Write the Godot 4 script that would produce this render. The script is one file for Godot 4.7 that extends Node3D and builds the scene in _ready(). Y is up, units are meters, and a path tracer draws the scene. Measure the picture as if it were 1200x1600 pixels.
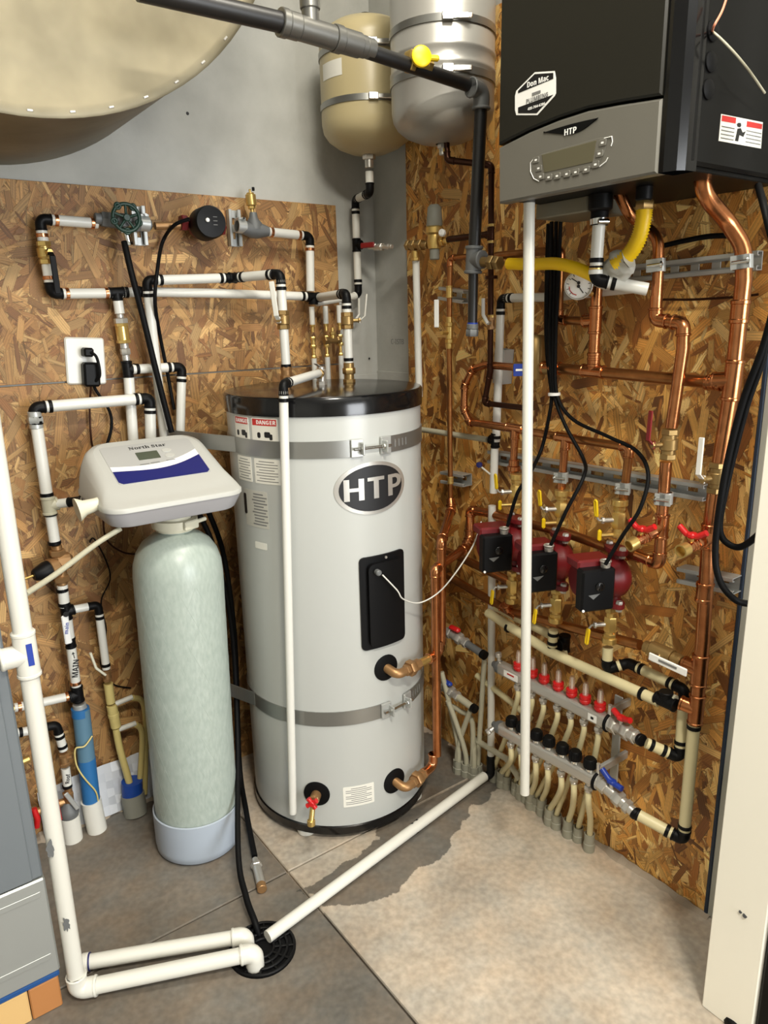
extends Node3D
# A mechanical room corner: water tank, softener, boiler, pumps and manifolds. Metres, y up.
# The corner of the two walls is the origin; the left wall is the plane z = 0, the right wall the plane x = 0.

var M := {}
var taken := {}
var rng := RandomNumberGenerator.new()

func V(x: float, y: float, z: float) -> Vector3:
	return Vector3(x, y, z)

# ---------------------------------------------------------------- shapes
class B:
	var v := PackedVector3Array()
	var n := PackedVector3Array()

	func tri(a: Vector3, b: Vector3, c: Vector3, na: Vector3, nb: Vector3, nc: Vector3) -> void:
		var w := (b - a).cross(c - a)
		if w.length_squared() < 1e-18:
			return
		if w.dot(na + nb + nc) > 0.0:
			v.append(a); v.append(c); v.append(b)
			n.append(na); n.append(nc); n.append(nb)
		else:
			v.append(a); v.append(b); v.append(c)
			n.append(na); n.append(nb); n.append(nc)

	func quad(a: Vector3, b: Vector3, c: Vector3, d: Vector3, na: Vector3, nb: Vector3, nc: Vector3, nd: Vector3) -> void:
		tri(a, b, c, na, nb, nc)
		tri(a, c, d, na, nc, nd)

	func flat4(a: Vector3, b: Vector3, c: Vector3, d: Vector3, out: Vector3) -> void:
		var w := (b - a).cross(d - a).normalized()
		if w.dot(out) < 0.0:
			w = -w
		quad(a, b, c, d, w, w, w, w)

	func mesh() -> ArrayMesh:
		var arr := []
		arr.resize(Mesh.ARRAY_MAX)
		arr[Mesh.ARRAY_VERTEX] = v
		arr[Mesh.ARRAY_NORMAL] = n
		var m := ArrayMesh.new()
		m.add_surface_from_arrays(Mesh.PRIMITIVE_TRIANGLES, arr)
		return m

	# profile of Vector2(radius, height) from the bottom middle, out and up to the top middle
	func lathe(prof: Array, xf: Transform3D, sides := 24, faceted := false) -> B:
		var k := prof.size()
		var sn := []
		for i in k - 1:
			var d: Vector2 = prof[i + 1] - prof[i]
			sn.append(Vector2(d.y, -d.x).normalized())
		for i in k - 1:
			var p: Vector2 = prof[i]
			var q: Vector2 = prof[i + 1]
			var np: Vector2 = sn[i]
			var nq: Vector2 = sn[i]
			if i > 0 and sn[i - 1].dot(sn[i]) > 0.75:
				np = (sn[i - 1] + sn[i]).normalized()
			if i < k - 2 and sn[i + 1].dot(sn[i]) > 0.75:
				nq = (sn[i + 1] + sn[i]).normalized()
			for j in sides:
				var a := TAU * j / sides
				var b := TAU * (j + 1) / sides
				var u := Vector3(sin(a), 0, cos(a))
				var w := Vector3(sin(b), 0, cos(b))
				var nu := u
				var nw := w
				if faceted:
					nu = (u + w).normalized()
					nw = nu
				var bs := xf.basis
				quad(xf * (u * p.x + Vector3.UP * p.y), xf * (w * p.x + Vector3.UP * p.y), xf * (w * q.x + Vector3.UP * q.y), xf * (u * q.x + Vector3.UP * q.y), bs * (nu * np.x + Vector3.UP * np.y), bs * (nw * np.x + Vector3.UP * np.y), bs * (nw * nq.x + Vector3.UP * nq.y), bs * (nu * nq.x + Vector3.UP * nq.y))
		return self

	func tube(pts: Array, rad, sides := 14, caps := true) -> B:
		var k := pts.size()
		var d: Vector3 = (pts[1] - pts[0]).normalized()
		var u := d.cross(Vector3.UP if absf(d.y) < 0.9 else Vector3.RIGHT).normalized()
		var prev := []
		var pn := []
		for i in k:
			var t: Vector3
			if i == 0:
				t = (pts[1] - pts[0]).normalized()
			elif i == k - 1:
				t = (pts[k - 1] - pts[k - 2]).normalized()
			else:
				t = ((pts[i + 1] - pts[i]).normalized() + (pts[i] - pts[i - 1]).normalized()).normalized()
			u = (u - t * u.dot(t)).normalized()
			var w := t.cross(u)
			var r: float = rad[i] if rad is Array else rad
			var ring := []
			var rn := []
			for j in sides:
				var a := TAU * j / sides
				var o := u * cos(a) + w * sin(a)
				ring.append(pts[i] + o * r)
				rn.append(o)
			if i > 0:
				for j in sides:
					var l := (j + 1) % sides
					quad(prev[j], prev[l], ring[l], ring[j], pn[j], pn[l], rn[l], rn[j])
			if caps and (i == 0 or i == k - 1):
				var o: Vector3 = -t if i == 0 else t
				for j in sides:
					tri(pts[i], ring[j], ring[(j + 1) % sides], o, o, o)
			prev = ring
			pn = rn
		return self

	func box(size: Vector3, xf: Transform3D, bevel := 0.002) -> B:
		var h := size / 2.0
		var e := minf(bevel, minf(h.x, minf(h.y, h.z)) * 0.9)
		var corner := func(s: Vector3, ax: int) -> Vector3:
			var p := s * (h - Vector3(e, e, e))
			p[ax] = s[ax] * h[ax]
			return xf * p
		for ax in 3:
			var b := (ax + 1) % 3
			var c := (ax + 2) % 3
			for sg in [-1.0, 1.0]:
				var q := []
				for st in [[-1, -1], [1, -1], [1, 1], [-1, 1]]:
					var s := Vector3.ZERO
					s[ax] = sg; s[b] = st[0]; s[c] = st[1]
					q.append(corner.call(s, ax))
				var out := Vector3.ZERO
				out[ax] = sg
				flat4(q[0], q[1], q[2], q[3], xf.basis * out)
			for sb in [-1.0, 1.0]:
				for sc in [-1.0, 1.0]:
					var s0 := Vector3.ZERO
					s0[ax] = -1; s0[b] = sb; s0[c] = sc
					var s1 := s0
					s1[ax] = 1
					var out := Vector3.ZERO
					out[b] = sb; out[c] = sc
					flat4(corner.call(s0, b), corner.call(s1, b), corner.call(s1, c), corner.call(s0, c), xf.basis * out)
		for sx in [-1.0, 1.0]:
			for sy in [-1.0, 1.0]:
				for sz in [-1.0, 1.0]:
					var s := Vector3(sx, sy, sz)
					var o := (xf.basis * s).normalized()
					tri(corner.call(s, 0), corner.call(s, 1), corner.call(s, 2), o, o, o)
		return self

	# a polygon in the xy plane of xf, from z = 0 to z = depth, its front edge chamfered
	func prism(poly: PackedVector2Array, depth: float, xf: Transform3D, bevel := 0.0) -> B:
		var k := poly.size()
		var pl := poly
		if Geometry2D.is_polygon_clockwise(pl):
			pl = poly.duplicate()
			pl.reverse()
		var inner := PackedVector2Array()
		for i in k:
			var a := (pl[i] - pl[(i + k - 1) % k]).normalized()
			var c := (pl[(i + 1) % k] - pl[i]).normalized()
			var na := Vector2(-a.y, a.x)
			var nc := Vector2(-c.y, c.x)
			var m := (na + nc)
			if m.length() < 0.01:
				m = na
			m = m.normalized()
			inner.append(pl[i] + m * bevel / maxf(0.4, m.dot(na)))
		var idx := Geometry2D.triangulate_polygon(pl)
		var bs := xf.basis
		var zf := bs * Vector3.BACK
		for t in range(0, idx.size(), 3):
			var f := []
			var g := []
			for q in 3:
				var p := inner[idx[t + q]]
				var o := pl[idx[t + q]]
				f.append(xf * Vector3(p.x, p.y, depth))
				g.append(xf * Vector3(o.x, o.y, 0))
			tri(f[0], f[1], f[2], zf, zf, zf)
			tri(g[0], g[1], g[2], -zf, -zf, -zf)
		for i in k:
			var j := (i + 1) % k
			var d := (pl[j] - pl[i]).normalized()
			var o := bs * Vector3(d.y, -d.x, 0)
			var hi := depth - bevel
			flat4(xf * Vector3(pl[i].x, pl[i].y, 0), xf * Vector3(pl[j].x, pl[j].y, 0), xf * Vector3(pl[j].x, pl[j].y, hi), xf * Vector3(pl[i].x, pl[i].y, hi), o)
			if bevel > 0.0:
				flat4(xf * Vector3(pl[i].x, pl[i].y, hi), xf * Vector3(pl[j].x, pl[j].y, hi), xf * Vector3(inner[j].x, inner[j].y, depth), xf * Vector3(inner[i].x, inner[i].y, depth), o + zf)
		return self

	# rings of equally many points, skinned smoothly
	func loft(rings: Array, close := true) -> B:
		var k := rings.size()
		var m: int = rings[0].size()
		var mid := Vector3.ZERO
		for r in rings:
			for p in r:
				mid += p
		mid /= float(k * m)
		var nr := []
		for i in k:
			var row := []
			for j in m:
				var t: Vector3 = rings[i][(j + 1) % m] - rings[i][(j + m - 1) % m]
				var s: Vector3 = rings[mini(i + 1, k - 1)][j] - rings[maxi(i - 1, 0)][j]
				var w := t.cross(s).normalized()
				if w.dot(rings[i][j] - mid) < 0.0:
					w = -w
				row.append(w)
			nr.append(row)
		for i in k - 1:
			for j in m:
				var l := (j + 1) % m
				quad(rings[i][j], rings[i][l], rings[i + 1][l], rings[i + 1][j], nr[i][j], nr[i][l], nr[i + 1][l], nr[i + 1][j])
		if close:
			for e in [0, k - 1]:
				var c := Vector3.ZERO
				for p in rings[e]:
					c += p
				c /= float(m)
				for j in m:
					var a: Vector3 = rings[e][j]
					var b: Vector3 = rings[e][(j + 1) % m]
					var w := (a - c).cross(b - c).normalized()
					if w.dot(c - mid) < 0.0:
						w = -w
					tri(c, a, b, w, w, w)
		return self

	func torus(c: Vector3, axis: Vector3, R: float, r: float, sides := 28, thin := 8) -> B:
		var a := axis.normalized()
		var u := a.cross(Vector3.UP if absf(a.y) < 0.9 else Vector3.RIGHT).normalized()
		var w := a.cross(u)
		for i in sides:
			for j in thin:
				var q := []
				var m := []
				for s in [[0, 0], [1, 0], [1, 1], [0, 1]]:
					var t: float = TAU * (i + s[0]) / sides
					var p: float = TAU * (j + s[1]) / thin
					var o := u * cos(t) + w * sin(t)
					var nn := o * cos(p) + a * sin(p)
					q.append(c + o * R + nn * r)
					m.append(nn)
				quad(q[0], q[1], q[2], q[3], m[0], m[1], m[2], m[3])
		return self

# a frame whose Y axis runs along d, placed at c
func along(c: Vector3, d: Vector3) -> Transform3D:
	var y := d.normalized()
	var x := y.cross(Vector3.BACK if absf(y.z) < 0.9 else Vector3.RIGHT).normalized()
	return Transform3D(Basis(x, y, x.cross(y)), c)

# a frame at c whose Z axis is the outward normal z and whose Y axis is as near to up as can be
func facing(c: Vector3, z: Vector3, up := Vector3.UP) -> Transform3D:
	var zz := z.normalized()
	var x := up.cross(zz).normalized()
	return Transform3D(Basis(x, zz.cross(x), zz), c)

func rounded(pts: Array, bend: float) -> Array:
	var out := [pts[0]]
	for i in range(1, pts.size() - 1):
		var p: Vector3 = pts[i]
		var a: Vector3 = pts[i - 1] - p
		var b: Vector3 = pts[i + 1] - p
		var turn := PI - a.angle_to(b)
		if turn < 0.03:
			out.append(p)
			continue
		var t := minf(bend * tan(turn / 2.0), minf(a.length(), b.length()) * 0.49)
		var r := t / tan(turn / 2.0)
		var from := p + a.normalized() * t
		var c := p + (a.normalized() + b.normalized()).normalized() * (r / cos(turn / 2.0))
		var ax := (from - c).cross(p + b.normalized() * t - c).normalized()
		var k := maxi(3, int(turn / 0.2))
		for s in k + 1:
			out.append(c + (from - c).rotated(ax, turn * s / k))
	out.append(pts[pts.size() - 1])
	return out

func curve(pts: Array, k := 8) -> Array:
	var out := []
	for i in pts.size() - 1:
		var p0: Vector3 = pts[maxi(i - 1, 0)]
		var p1: Vector3 = pts[i]
		var p2: Vector3 = pts[i + 1]
		var p3: Vector3 = pts[mini(i + 2, pts.size() - 1)]
		for s in k:
			out.append(p1.cubic_interpolate(p2, p0, p3, float(s) / k))
	out.append(pts[pts.size() - 1])
	return out

func rrect(w: float, h: float, r: float, k := 4) -> PackedVector2Array:
	var out := PackedVector2Array()
	for q in 4:
		var c: Vector2 = [Vector2(1, 1), Vector2(-1, 1), Vector2(-1, -1), Vector2(1, -1)][q] * Vector2(w / 2 - r, h / 2 - r)
		for s in k + 1:
			out.append(c + Vector2.from_angle(PI / 2 * (q + float(s) / k)) * r)
	return out

func oval(w: float, h: float, k := 32) -> PackedVector2Array:
	var out := PackedVector2Array()
	for i in k:
		out.append(Vector2(cos(TAU * i / k) * w / 2, sin(TAU * i / k) * h / 2))
	return out

# ---------------------------------------------------------------- things and parts
func numbered(called: String) -> String:
	if not taken.has(called):
		taken[called] = 0
		return called
	taken[called] += 1
	return "%s_%03d" % [called, taken[called]]

func thing(called: String, label: String, category: String, at := Vector3.ZERO, group := "") -> Node3D:
	var o := Node3D.new()
	o.name = numbered(called)
	add_child(o)
	o.position = at
	o.set_meta("label", label)
	o.set_meta("category", category)
	if group:
		o.set_meta("group", group)
	return o

# a part whose mesh is given in room coordinates (or in the thing's own with own = true)
func part(o: Node3D, called: String, mesh: Mesh, mat: Material, label := "", own := false) -> MeshInstance3D:
	var mi := MeshInstance3D.new()
	mi.name = called
	mi.mesh = mesh
	mi.material_override = mat
	if not own:
		mi.transform = o.global_transform.affine_inverse()
	o.add_child(mi, true)
	if label:
		mi.set_meta("label", label)
	return mi

func struct(called: String, mesh: Mesh, mat: Material, parent: Node = self) -> MeshInstance3D:
	var mi := MeshInstance3D.new()
	mi.name = called
	mi.mesh = mesh
	mi.material_override = mat
	parent.add_child(mi, true)
	if parent == self:
		mi.set_meta("kind", "structure")
	return mi

func bx(lo: Vector3, hi: Vector3, bevel := 0.002) -> Mesh:
	return B.new().box((hi - lo).abs(), Transform3D(Basis(), (lo + hi) / 2), bevel).mesh()

func cyl(a: Vector3, b: Vector3, r: float, sides := 20, ch := 0.0) -> Mesh:
	return rod(B.new(), a, b, r, sides, ch).mesh()

func rod(s: B, a: Vector3, b: Vector3, r: float, sides := 20, ch := 0.0) -> B:
	var l := a.distance_to(b)
	var e := minf(ch, minf(r, l / 2) * 0.8)
	var prof := [Vector2(0, 0), Vector2(r, 0), Vector2(r, l), Vector2(0, l)]
	if e > 0.0:
		prof = [Vector2(0, 0), Vector2(r - e, 0), Vector2(r, e), Vector2(r, l - e), Vector2(r - e, l), Vector2(0, l)]
	return s.lathe(prof, along(a, b - a), sides)

func hexnut(s: B, a: Vector3, b: Vector3, r: float) -> B:
	var l := a.distance_to(b)
	return s.lathe([Vector2(0, 0), Vector2(r * 0.9, 0), Vector2(r, l * 0.12), Vector2(r, l * 0.88), Vector2(r * 0.9, l), Vector2(0, l)], along(a, b - a), 6, true)

func tubed(pts: Array, r, sides := 14) -> Mesh:
	return B.new().tube(pts, r, sides).mesh()

# lettering as a mesh: h is the height of a capital; map turns flat (x, y, z) into room coordinates
func letters(s: String, h: float, map: Callable, wide := 1.0, bold := true, serif := false) -> Mesh:
	var f := SystemFont.new()
	f.font_names = PackedStringArray(["Droid Serif" if serif else "Droid Sans"])
	f.font_weight = 700 if bold else 400
	var t := TextMesh.new()
	t.text = s
	t.font = f
	t.font_size = 40
	t.pixel_size = h / 29.0
	t.depth = 0.0004
	t.curve_step = 4.0
	var arr := t.get_mesh_arrays()
	var v: PackedVector3Array = arr[Mesh.ARRAY_VERTEX]
	var n: PackedVector3Array = arr[Mesh.ARRAY_NORMAL]
	var ix: PackedInt32Array = arr[Mesh.ARRAY_INDEX]
	var b := B.new()
	for i in range(0, ix.size(), 3):
		var q := []
		var m := []
		for k in 3:
			var p := v[ix[i + k]]
			p.x *= wide
			var o: Vector3 = map.call(p)
			q.append(o)
			m.append((map.call(p + n[ix[i + k]] * 0.001) - o).normalized())
		b.tri(q[0], q[1], q[2], m[0], m[1], m[2])
	return b.mesh()

func flatmap(xf: Transform3D) -> Callable:
	return func(p: Vector3) -> Vector3: return xf * p

# ---------------------------------------------------------------- pipework
# st: mat, elbow (material), ring (material or null), leg, er (elbow radius factor), bend
func pipe_run(o: Node3D, pts: Array, r: float, st: Dictionary, ring_start := false, ring_end := false) -> void:
	var leg: float = st.leg
	var cur := [pts[0]]
	var k := pts.size()
	var start_ring := ring_start
	for i in range(1, k):
		var p: Vector3 = pts[i]
		var corner := false
		if i < k - 1:
			var turn: float = PI - (pts[i - 1] - p).angle_to(pts[i + 1] - p)
			corner = turn > 0.3
		if i < k - 1 and not corner:
			cur.append(p)
			continue
		var back: Vector3 = (cur[cur.size() - 1] - p).normalized()
		var room: float = cur[cur.size() - 1].distance_to(p)
		var stop := p
		if i < k - 1:
			stop = p + back * minf(leg * 0.6, room * 0.4)
		cur.append(stop)
		if cur[0].distance_to(stop) > 0.004:
			part(o, "pipe", tubed(rounded(cur, r * 3.0), r, st.get("sides", 14)), st.mat)
		var a: Vector3 = cur[0]
		var b: Vector3 = cur[1]
		if st.ring:
			var long: float = a.distance_to(b)
			if start_ring and long > 0.06:
				var c := a + (b - a).normalized() * (leg * 0.4 + 0.012 if cur[0] != pts[0] else 0.014)
				part(o, "crimp_ring", ring_mesh(c, b - a, r), st.ring)
			var e: Vector3 = cur[cur.size() - 2]
			long = e.distance_to(stop)
			if (i < k - 1 or ring_end) and long > 0.06:
				var c := stop + (e - stop).normalized() * (leg * 0.4 + 0.012 if i < k - 1 else 0.014)
				part(o, "crimp_ring", ring_mesh(c, e - stop, r), st.ring)
		if i < k - 1:
			var nd: Vector3 = (pts[i + 1] - p).normalized()
			var nl: float = minf(leg, p.distance_to(pts[i + 1]) * 0.5)
			var bl: float = minf(leg, room * 0.5)
			part(o, "elbow", elbow_mesh(p + back * bl, p, p + nd * nl, r * st.er, st.bend * r, st.get("lip", 1.0)), st.elbow)
			cur = [p + nd * minf(leg * 0.6, p.distance_to(pts[i + 1]) * 0.4)]
			start_ring = true

func ring_mesh(c: Vector3, d: Vector3, r: float) -> Mesh:
	var t := d.normalized() * 0.005
	return cyl(c - t, c + t, r * 1.13, 16, 0.001)

func elbow_mesh(a: Vector3, p: Vector3, b: Vector3, r: float, bend: float, lip := 1.0) -> Mesh:
	var q := rounded([a, p, b], bend)
	var s := B.new().tube(q, r, 14)
	if lip > 1.0:
		var da: Vector3 = (p - a).normalized()
		var db: Vector3 = (p - b).normalized()
		rod(s, a, a + da * r * 0.35, r * lip, 14, r * 0.1)
		rod(s, b, b + db * r * 0.35, r * lip, 14, r * 0.1)
	return s.mesh()

func tee_mesh(c: Vector3, d: Vector3, br: Vector3, r: float, l: float, lip := 1.08) -> Mesh:
	var s := B.new()
	var dd := d.normalized()
	var b := br.normalized()
	rod(s, c - dd * l, c + dd * l, r, 16, r * 0.1)
	rod(s, c, c + b * l, r, 16, r * 0.1)
	for q in [dd, -dd, b]:
		rod(s, c + q * (l - r * 0.4), c + q * (l + 0.0005), r * lip, 16, r * 0.1)
	return s.mesh()

func coupling_mesh(c: Vector3, d: Vector3, r: float, l: float, lip := 1.1) -> Mesh:
	var s := B.new()
	var dd := d.normalized()
	rod(s, c - dd * l, c + dd * l, r, 16, r * 0.08)
	for q in [dd, -dd]:
		rod(s, c + q * (l - r * 0.5), c + q * (l + 0.0005), r * lip, 16, r * 0.1)
	return s.mesh()

# a stepped turned body along d, given as [distance, radius] pairs, with hexagons where radius is negative
func turned(c: Vector3, d: Vector3, steps: Array) -> Mesh:
	var s := B.new()
	var dd := d.normalized()
	for i in steps.size():
		var e: Array = steps[i]
		if e[2] < 0.0:
			hexnut(s, c + dd * e[0], c + dd * e[1], -e[2])
		else:
			rod(s, c + dd * e[0], c + dd * e[1], e[2], 18, minf(0.0015, e[2] * 0.2))
	return s.mesh()

# a lever: flat bar from the stem, stepping out and then running along
func lever_mesh(a: Vector3, out: Vector3, run: Vector3, step: float, long: float, wide: float, thick: float) -> Mesh:
	var s := B.new()
	var o := out.normalized()
	var d := run.normalized()
	var side := o.cross(d).normalized()
	var p1 := a + d * step * 0.9 + o * step
	var bs := Basis(side, d, o)
	s.box(V(wide, wide * 1.3, thick), Transform3D(bs, a), thick * 0.3)
	var m := (p1 - a)
	s.box(V(wide, m.length(), thick), Transform3D(Basis(side, m.normalized(), side.cross(m.normalized())), (a + p1) / 2), thick * 0.3)
	s.box(V(wide * 1.15, long, thick * 1.5), Transform3D(bs, p1 + d * (long / 2 - 0.002)), thick * 0.6)
	return s.mesh()

func ball_valve(called: String, label: String, c: Vector3, d: Vector3, out: Vector3, run: Vector3, r: float, body: Material, grip: Material, long := 0.09, half := 0.035, group := "") -> Node3D:
	var o := thing(called, label, "valve", c - d.normalized() * half, group)
	part(o, "body", turned(c, d, [[-half, -half + 0.014, -r * 1.35], [-half + 0.012, half - 0.012, r * 1.12], [-0.013, 0.013, r * 1.4], [half - 0.014, half, -r * 1.35]]), body)
	var oo := out.normalized()
	var st := c + oo * (r * 1.3 + 0.022)
	var s := B.new()
	rod(s, c, st, r * 0.42, 14, 0.001)
	hexnut(s, st - oo * 0.006, st + oo * 0.003, r * 0.6)
	part(o, "stem", s.mesh(), body)
	part(o, "lever", lever_mesh(st, oo, run, 0.014, long, 0.014, 0.003), grip)
	return o

func cable(called: String, label: String, pts: Array, r: float, mat: Material, category := "cable", group := "") -> MeshInstance3D:
	var b := B.new().tube(curve(pts, 7), r, 8)
	var mi := MeshInstance3D.new()
	mi.name = numbered(called)
	mi.mesh = b.mesh()
	mi.material_override = mat
	add_child(mi)
	mi.set_meta("label", label)
	mi.set_meta("category", category)
	if group:
		mi.set_meta("group", group)
	return mi

# ---------------------------------------------------------------- materials
func mat(called: String, c: Color, rough := 0.5, metal := 0.0) -> StandardMaterial3D:
	var m := StandardMaterial3D.new()
	m.albedo_color = c
	m.roughness = rough
	m.metallic = metal
	M[called] = m
	return m

func rgb(r: int, g: int, b: int) -> Color:
	return Color8(r, g, b)

func noise_tex(size: int, freq: float, lo: Color, hi: Color, seed_ := 1, octaves := 4) -> NoiseTexture2D:
	var f := FastNoiseLite.new()
	f.seed = seed_
	f.frequency = freq
	f.fractal_octaves = octaves
	var t := NoiseTexture2D.new()
	t.width = size
	t.height = size
	t.seamless = true
	t.noise = f
	var g := Gradient.new()
	g.set_color(0, lo)
	g.set_color(1, hi)
	t.color_ramp = g
	return t

func bump_tex(size: int, freq: float, strength: float, seed_ := 1) -> NoiseTexture2D:
	var f := FastNoiseLite.new()
	f.seed = seed_
	f.frequency = freq
	f.fractal_octaves = 4
	var t := NoiseTexture2D.new()
	t.width = size
	t.height = size
	t.seamless = true
	t.noise = f
	t.as_normal_map = true
	t.bump_strength = strength
	return t

# pressed wood strands: many thin chips laid one over the other, each with its own tone and grain
func strand_board(size: int, count: int, tones: Array, seed_: int) -> Array:
	rng.seed = seed_
	var px := PackedByteArray()
	px.resize(size * size * 3)
	var ht := PackedByteArray()
	ht.resize(size * size)
	var base: Color = tones[0]
	for i in size * size:
		px[i * 3] = int(base.r * 200); px[i * 3 + 1] = int(base.g * 200); px[i * 3 + 2] = int(base.b * 200)
	for q in count:
		var c: Color = tones[rng.randi() % tones.size()]
		var t := rng.randf()
		var k := rng.randf_range(0.84, 1.12)
		var ln := rng.randf_range(45, 130) if t < 0.5 else rng.randf_range(16, 70)
		var wd := rng.randf_range(10, 30) if t < 0.5 else rng.randf_range(2, 11)
		var ang := rng.randfn(PI / 2, 0.8)
		var ux := cos(ang)
		var uy := sin(ang)
		var cx := rng.randf() * size
		var cy := rng.randf() * size
		var lean := rng.randf_range(-0.9, 0.9)
		var taper := rng.randf_range(0.0, 0.9)
		var rag := rng.randf_range(2.0, 9.0)
		var hgt := 70 + rng.randi() % 150
		var grain := rng.randf_range(0.5, 1.6)
		var steps := int(wd * 1.5)
		for j in steps:
			var w := -wd / 2 + wd * j / steps
			var g := k * (1.0 + 0.08 * sin(w * grain * 1.3 + q) + rng.randf_range(-0.07, 0.07))
			var edge := 1.0
			if j >= steps - 1:
				edge = 0.7
			elif j >= steps - 2 or j == 0:
				edge = 0.86
			g *= edge
			var rr := clampi(int(c.r * g * 255), 0, 255)
			var gg := clampi(int(c.g * g * 255), 0, 255)
			var bb := clampi(int(c.b * g * 255), 0, 255)
			var short := taper * absf(w) / wd
			var l0 := -ln / 2 + lean * w + rng.randf_range(-rag, rag) + ln * short * 0.5
			var x := cx + ux * l0 - uy * w
			var y := cy + uy * l0 + ux * w
			for s in int(ln * (1.0 - short)):
				var at := (int(y) & (size - 1)) * size + (int(x) & (size - 1))
				var a3 := at * 3
				if s < 1 or s > ln - 2:
					px[a3] = rr * 5 / 6; px[a3 + 1] = gg * 5 / 6; px[a3 + 2] = bb * 5 / 6
				else:
					px[a3] = rr; px[a3 + 1] = gg; px[a3 + 2] = bb
				ht[at] = int(hgt * edge)
				x += ux
				y += uy
	var im := Image.create_from_data(size, size, false, Image.FORMAT_RGB8, px)
	var hm := Image.create_from_data(size, size, false, Image.FORMAT_L8, ht)
	hm.convert(Image.FORMAT_RGBA8)
	hm.bump_map_to_normal_map(2.0)
	return [ImageTexture.create_from_image(im), ImageTexture.create_from_image(hm)]

func board_mat(called: String, tones: Array, seed_: int, rough: float) -> void:
	var t := strand_board(1024, 5200, tones, seed_)
	var m := mat(called, Color.WHITE, rough)
	m.albedo_texture = t[0]
	m.normal_enabled = true
	m.normal_texture = t[1]
	m.normal_scale = 0.6
	m.uv1_triplanar = true
	m.uv1_world_triplanar = true
	m.uv1_scale = Vector3.ONE * 0.95
	m.uv1_triplanar_sharpness = 8.0

# the slab: mottled trowelled concrete; damp patch and spots lie where they dried in
func concrete_tex(size: int, span: float, corner: Vector2) -> ImageTexture:
	var big := FastNoiseLite.new()
	big.seed = 11; big.frequency = 0.006; big.fractal_octaves = 5
	var fine := FastNoiseLite.new()
	fine.seed = 5; fine.frequency = 0.13; fine.fractal_octaves = 5
	var edge := FastNoiseLite.new()
	edge.seed = 23; edge.frequency = 0.02; edge.fractal_octaves = 4
	var a := big.get_image(size, size, false, false, false).get_data()
	var b := fine.get_image(size, size, false, false, false).get_data()
	var e := edge.get_image(size, size, false, false, false).get_data()
	var px := PackedByteArray()
	px.resize(size * size * 3)
	var damp := PackedVector2Array([Vector2(-0.86, 0.70), Vector2(-0.79, 0.80), Vector2(-0.72, 0.87), Vector2(-0.62, 0.91), Vector2(-0.45, 0.87), Vector2(-0.30, 0.81), Vector2(-0.12, 0.73), Vector2(0.0, 0.68), Vector2(0.0, 0.3), Vector2(-0.2, 0.3), Vector2(-0.3, 0.6), Vector2(-0.6, 0.70)])
	var dmp := PackedByteArray()
	dmp.resize(size * size)
	for j in size:
		var z := corner.y + span * j / size
		for i in size:
			var x := corner.x + span * i / size
			var at := j * size + i
			var g := 0.86 + (a[at] - 128) / 128.0 * 0.17 + (b[at] - 128) / 128.0 * 0.1
			g *= 0.76 if x < -0.831 else 1.22  # left slabs darkened, right ones lightened, mostly to stand in for uneven light
			var red := 0.04 * (e[at] - 128) / 128.0
			if x > -1.1 and x < 0.05 and z < 1.35:
				var w := Vector2(x + (e[at] - 128) / 128.0 * 0.08, z + (a[at] - 128) / 128.0 * 0.07)
				if Geometry2D.is_point_in_polygon(w, damp):
					g *= 0.6
			px[at * 3] = clampi(int(168 * (g + red)), 0, 255)
			px[at * 3 + 1] = clampi(int(156 * g), 0, 255)
			px[at * 3 + 2] = clampi(int(140 * (g - red)), 0, 255)
	var im := Image.create_from_data(size, size, false, Image.FORMAT_RGB8, px)
	return ImageTexture.create_from_image(im)


func _ready() -> void:
	# camera
	var cam := Camera3D.new()
	cam.name = "camera"
	add_child(cam)
	cam.position = V(-1.655, 1.6, 2.2955)
	cam.rotation_degrees = V(-14.945, -36.067, -1.396)
	cam.fov = 70.37
	cam.current = true
	# surroundings and exposure
	var env := Environment.new()
	env.background_mode = Environment.BG_COLOR
	env.background_color = Color(0.5, 0.55, 0.6)
	env.tonemap_mode = Environment.TONE_MAPPER_LINEAR
	env.tonemap_exposure = 1.25
	env.sdfgi_enabled = true
	env.ssao_enabled = true
	env.ssil_enabled = true
	var we := WorldEnvironment.new()
	we.name = "world_environment"
	we.environment = env
	add_child(we)
	# ceiling lamps: [middle, size, energy]
	materials()
	ceiling_lamp("long white ceiling lamp nearest the boiler", V(-0.7, 3.34, 1.5), Vector2(1.0, 0.25), 3.4)
	ceiling_lamp("short white ceiling lamp over the viewer", V(-1.5, 3.34, 3.1), Vector2(0.6, 0.25), 9.6)
	bright_window("window_1", V(-0.1, 1.55, 5.985), Vector2(2.0, 2.2), 14.5)
	setting()
	big_things()
	left_wall_plumbing()
	tank_plumbing()
	right_wall_plumbing()
	manifolds()
	small_things()

func ceiling_lamp(label: String, c: Vector3, size: Vector2, energy: float) -> void:
	var o := thing("ceiling_lamp", label, "lamp", c)
	part(o, "housing", bx(c + V(-size.x / 2 - 0.02, -0.02, -size.y / 2 - 0.02), c + V(size.x / 2 + 0.02, 0.07, size.y / 2 + 0.02), 0.008), M.white_paint)
	part(o, "diffuser", bx(c + V(-size.x / 2, -0.03, -size.y / 2), c + V(size.x / 2, -0.015, size.y / 2), 0.004), M.lamp_glow)
	var l := AreaLight3D.new()
	l.name = "area_light"
	l.area_size = size
	l.light_energy = energy
	l.light_color = Color(1.0, 0.975, 0.92)
	l.shadow_enabled = true
	l.area_range = 12.0
	l.area_attenuation = 2.0
	o.add_child(l)
	l.position = V(0, -0.035, 0)
	l.rotation_degrees = V(-90, 0, 0)

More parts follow.
